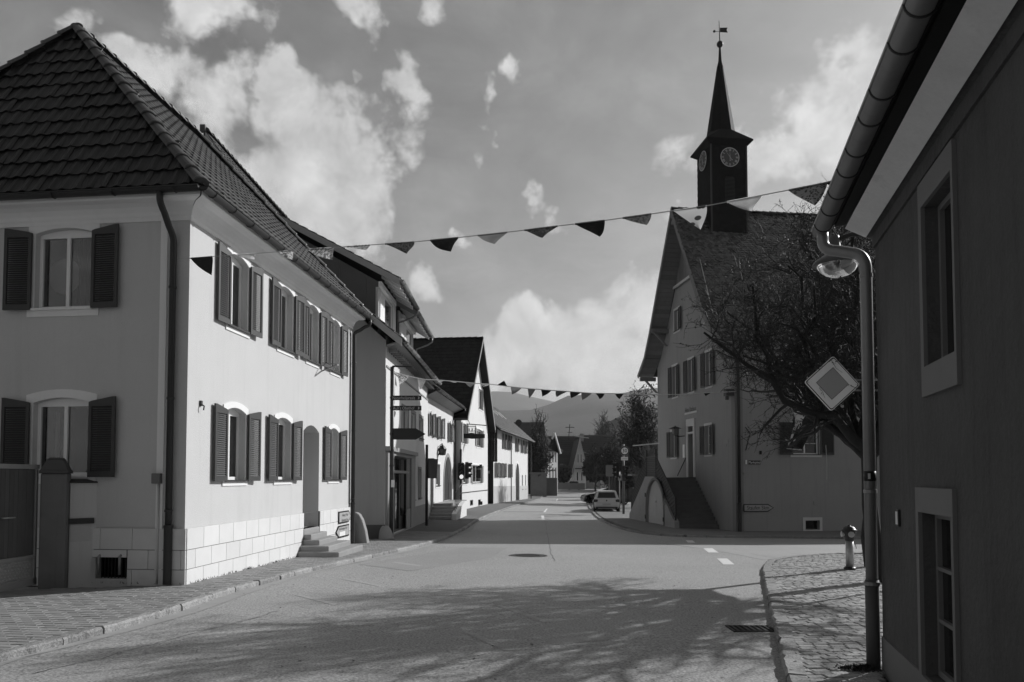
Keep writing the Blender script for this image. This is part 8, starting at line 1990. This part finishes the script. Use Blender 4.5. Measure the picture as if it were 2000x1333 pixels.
for i, (px, py, Y, rw, rhh, lab) in enumerate([(1100, 925, 128, 14, 16, 'dark evergreen bush left of the white gable house'), (1160, 915, 118, 20, 26, 'broad dark evergreen right of the white gable house'), (1190, 925, 110, 14, 20, 'rounded evergreen behind the lit wall'), (1050, 925, 88, 13, 32, 'ivy dark evergreen beside the farmhouse end'), (1235, 935, 64, 15, 14, 'low dark hedge bush behind the dark parked car'), (1270, 940, 58, 14, 20, 'dark bush at the town hall stair')]):
    c = W(px, py, Y); k = Y / FPX; clump('evergreen_bush', lab, c.x, Y, c.z, rw * k, rw * k, rhh * k, 2600, .28 * Y / 100, m_leafd, 60 + i)

# ------------------------------------------------------------------ hills
def hill(name, Yn, Yf, prof_px, m, seed, rough):
    """ridge seen at depth Yf along photo columns prof_px [(px, py)], sloping down towards us to Yn"""
    xs_ = [-3.2 + 6.4 * i / 260 for i in range(261)]; ts = [i / 22 for i in range(23)]; mb = MB(); vs = []
    for t in ts:
        for x in xs_:
            Yy = Yn + (Yf - Yn) * t; px = 1000 + x * FPX; py = interp(prof_px, px); zr = W(1000, py, Yf).z; X = x * Yf
            h = zr * (t ** .8) + noise.noise(Vector((X * .004 + seed, t * 2, 0))) * zr * .18 * (1 - t) * (t > 0) + noise.noise(Vector((X * .02, t * 9, seed))) * zr * .05 * t * (1 - t) * 4
            if t > 0: h += noise.noise(Vector((X * .09, t * 30, seed))) * rough
            vs.append((X, Yy + (0), h - 6 * (t == 0)))
    n = len(xs_); mb.add(vs, [(j * n + i, j * n + i + 1, (j + 1) * n + i + 1, (j + 1) * n + i) for j in range(len(ts) - 1) for i in range(n - 1)]); b0 = (len(ts) - 1) * n
    mb.add([vs[b0 + i] for i in range(n)] + [(vs[b0 + i][0], Yf + 500, 0) for i in range(n)], [(i, i + 1, n + i + 1, n + i) for i in range(n - 1)])
    return struct(name, mb, m, True)
hill('far_hills', 2300, 3300, [(-3000, 850), (0, 800), (700, 780), (900, 772), (975, 765), (1010, 767), (1050, 776), (1095, 788), (1200, 800), (2000, 830), (5000, 860)], m_hill, 3.1, 10)
hill('near_hills', 900, 1700, [(-3000, 900), (300, 880), (700, 840), (960, 800), (1040, 803), (1075, 790), (1110, 776), (1150, 770), (1230, 766), (1290, 758), (1400, 750), (1700, 735), (2500, 760), (5000, 820)], m_hill, 7.7, 7)
hill('wooded_rise', 360, 560, [(-3000, 915), (900, 905), (960, 850), (1000, 852), (1060, 880), (1130, 885), (1165, 850), (1190, 815), (1240, 800), (1400, 790), (2200, 830), (5000, 900)], m_hill, 1.3, 4)
# thin haze over the valley
hz = MB(); z0h = -8; hz.box(V3(0, 1500, (z0h + 620) / 2), (15000, 7000, 620 - z0h))
hm = bpy.data.materials.new('haze_air'); hm.use_nodes = True; nt = hm.node_tree
for n in list(nt.nodes): nt.nodes.remove(n)
o_ = nt.nodes.new('ShaderNodeOutputMaterial'); pv = nt.nodes.new('ShaderNodeVolumePrincipled'); pv.inputs['Color'].default_value = (.9, .9, .9, 1); pv.inputs['Density'].default_value = HAZE; pv.inputs['Anisotropy'].default_value = .3
nt.links.new(pv.outputs[0], o_.inputs['Volume'])
if USE_HAZE: struct('haze', hz, hm, kind='stuff')
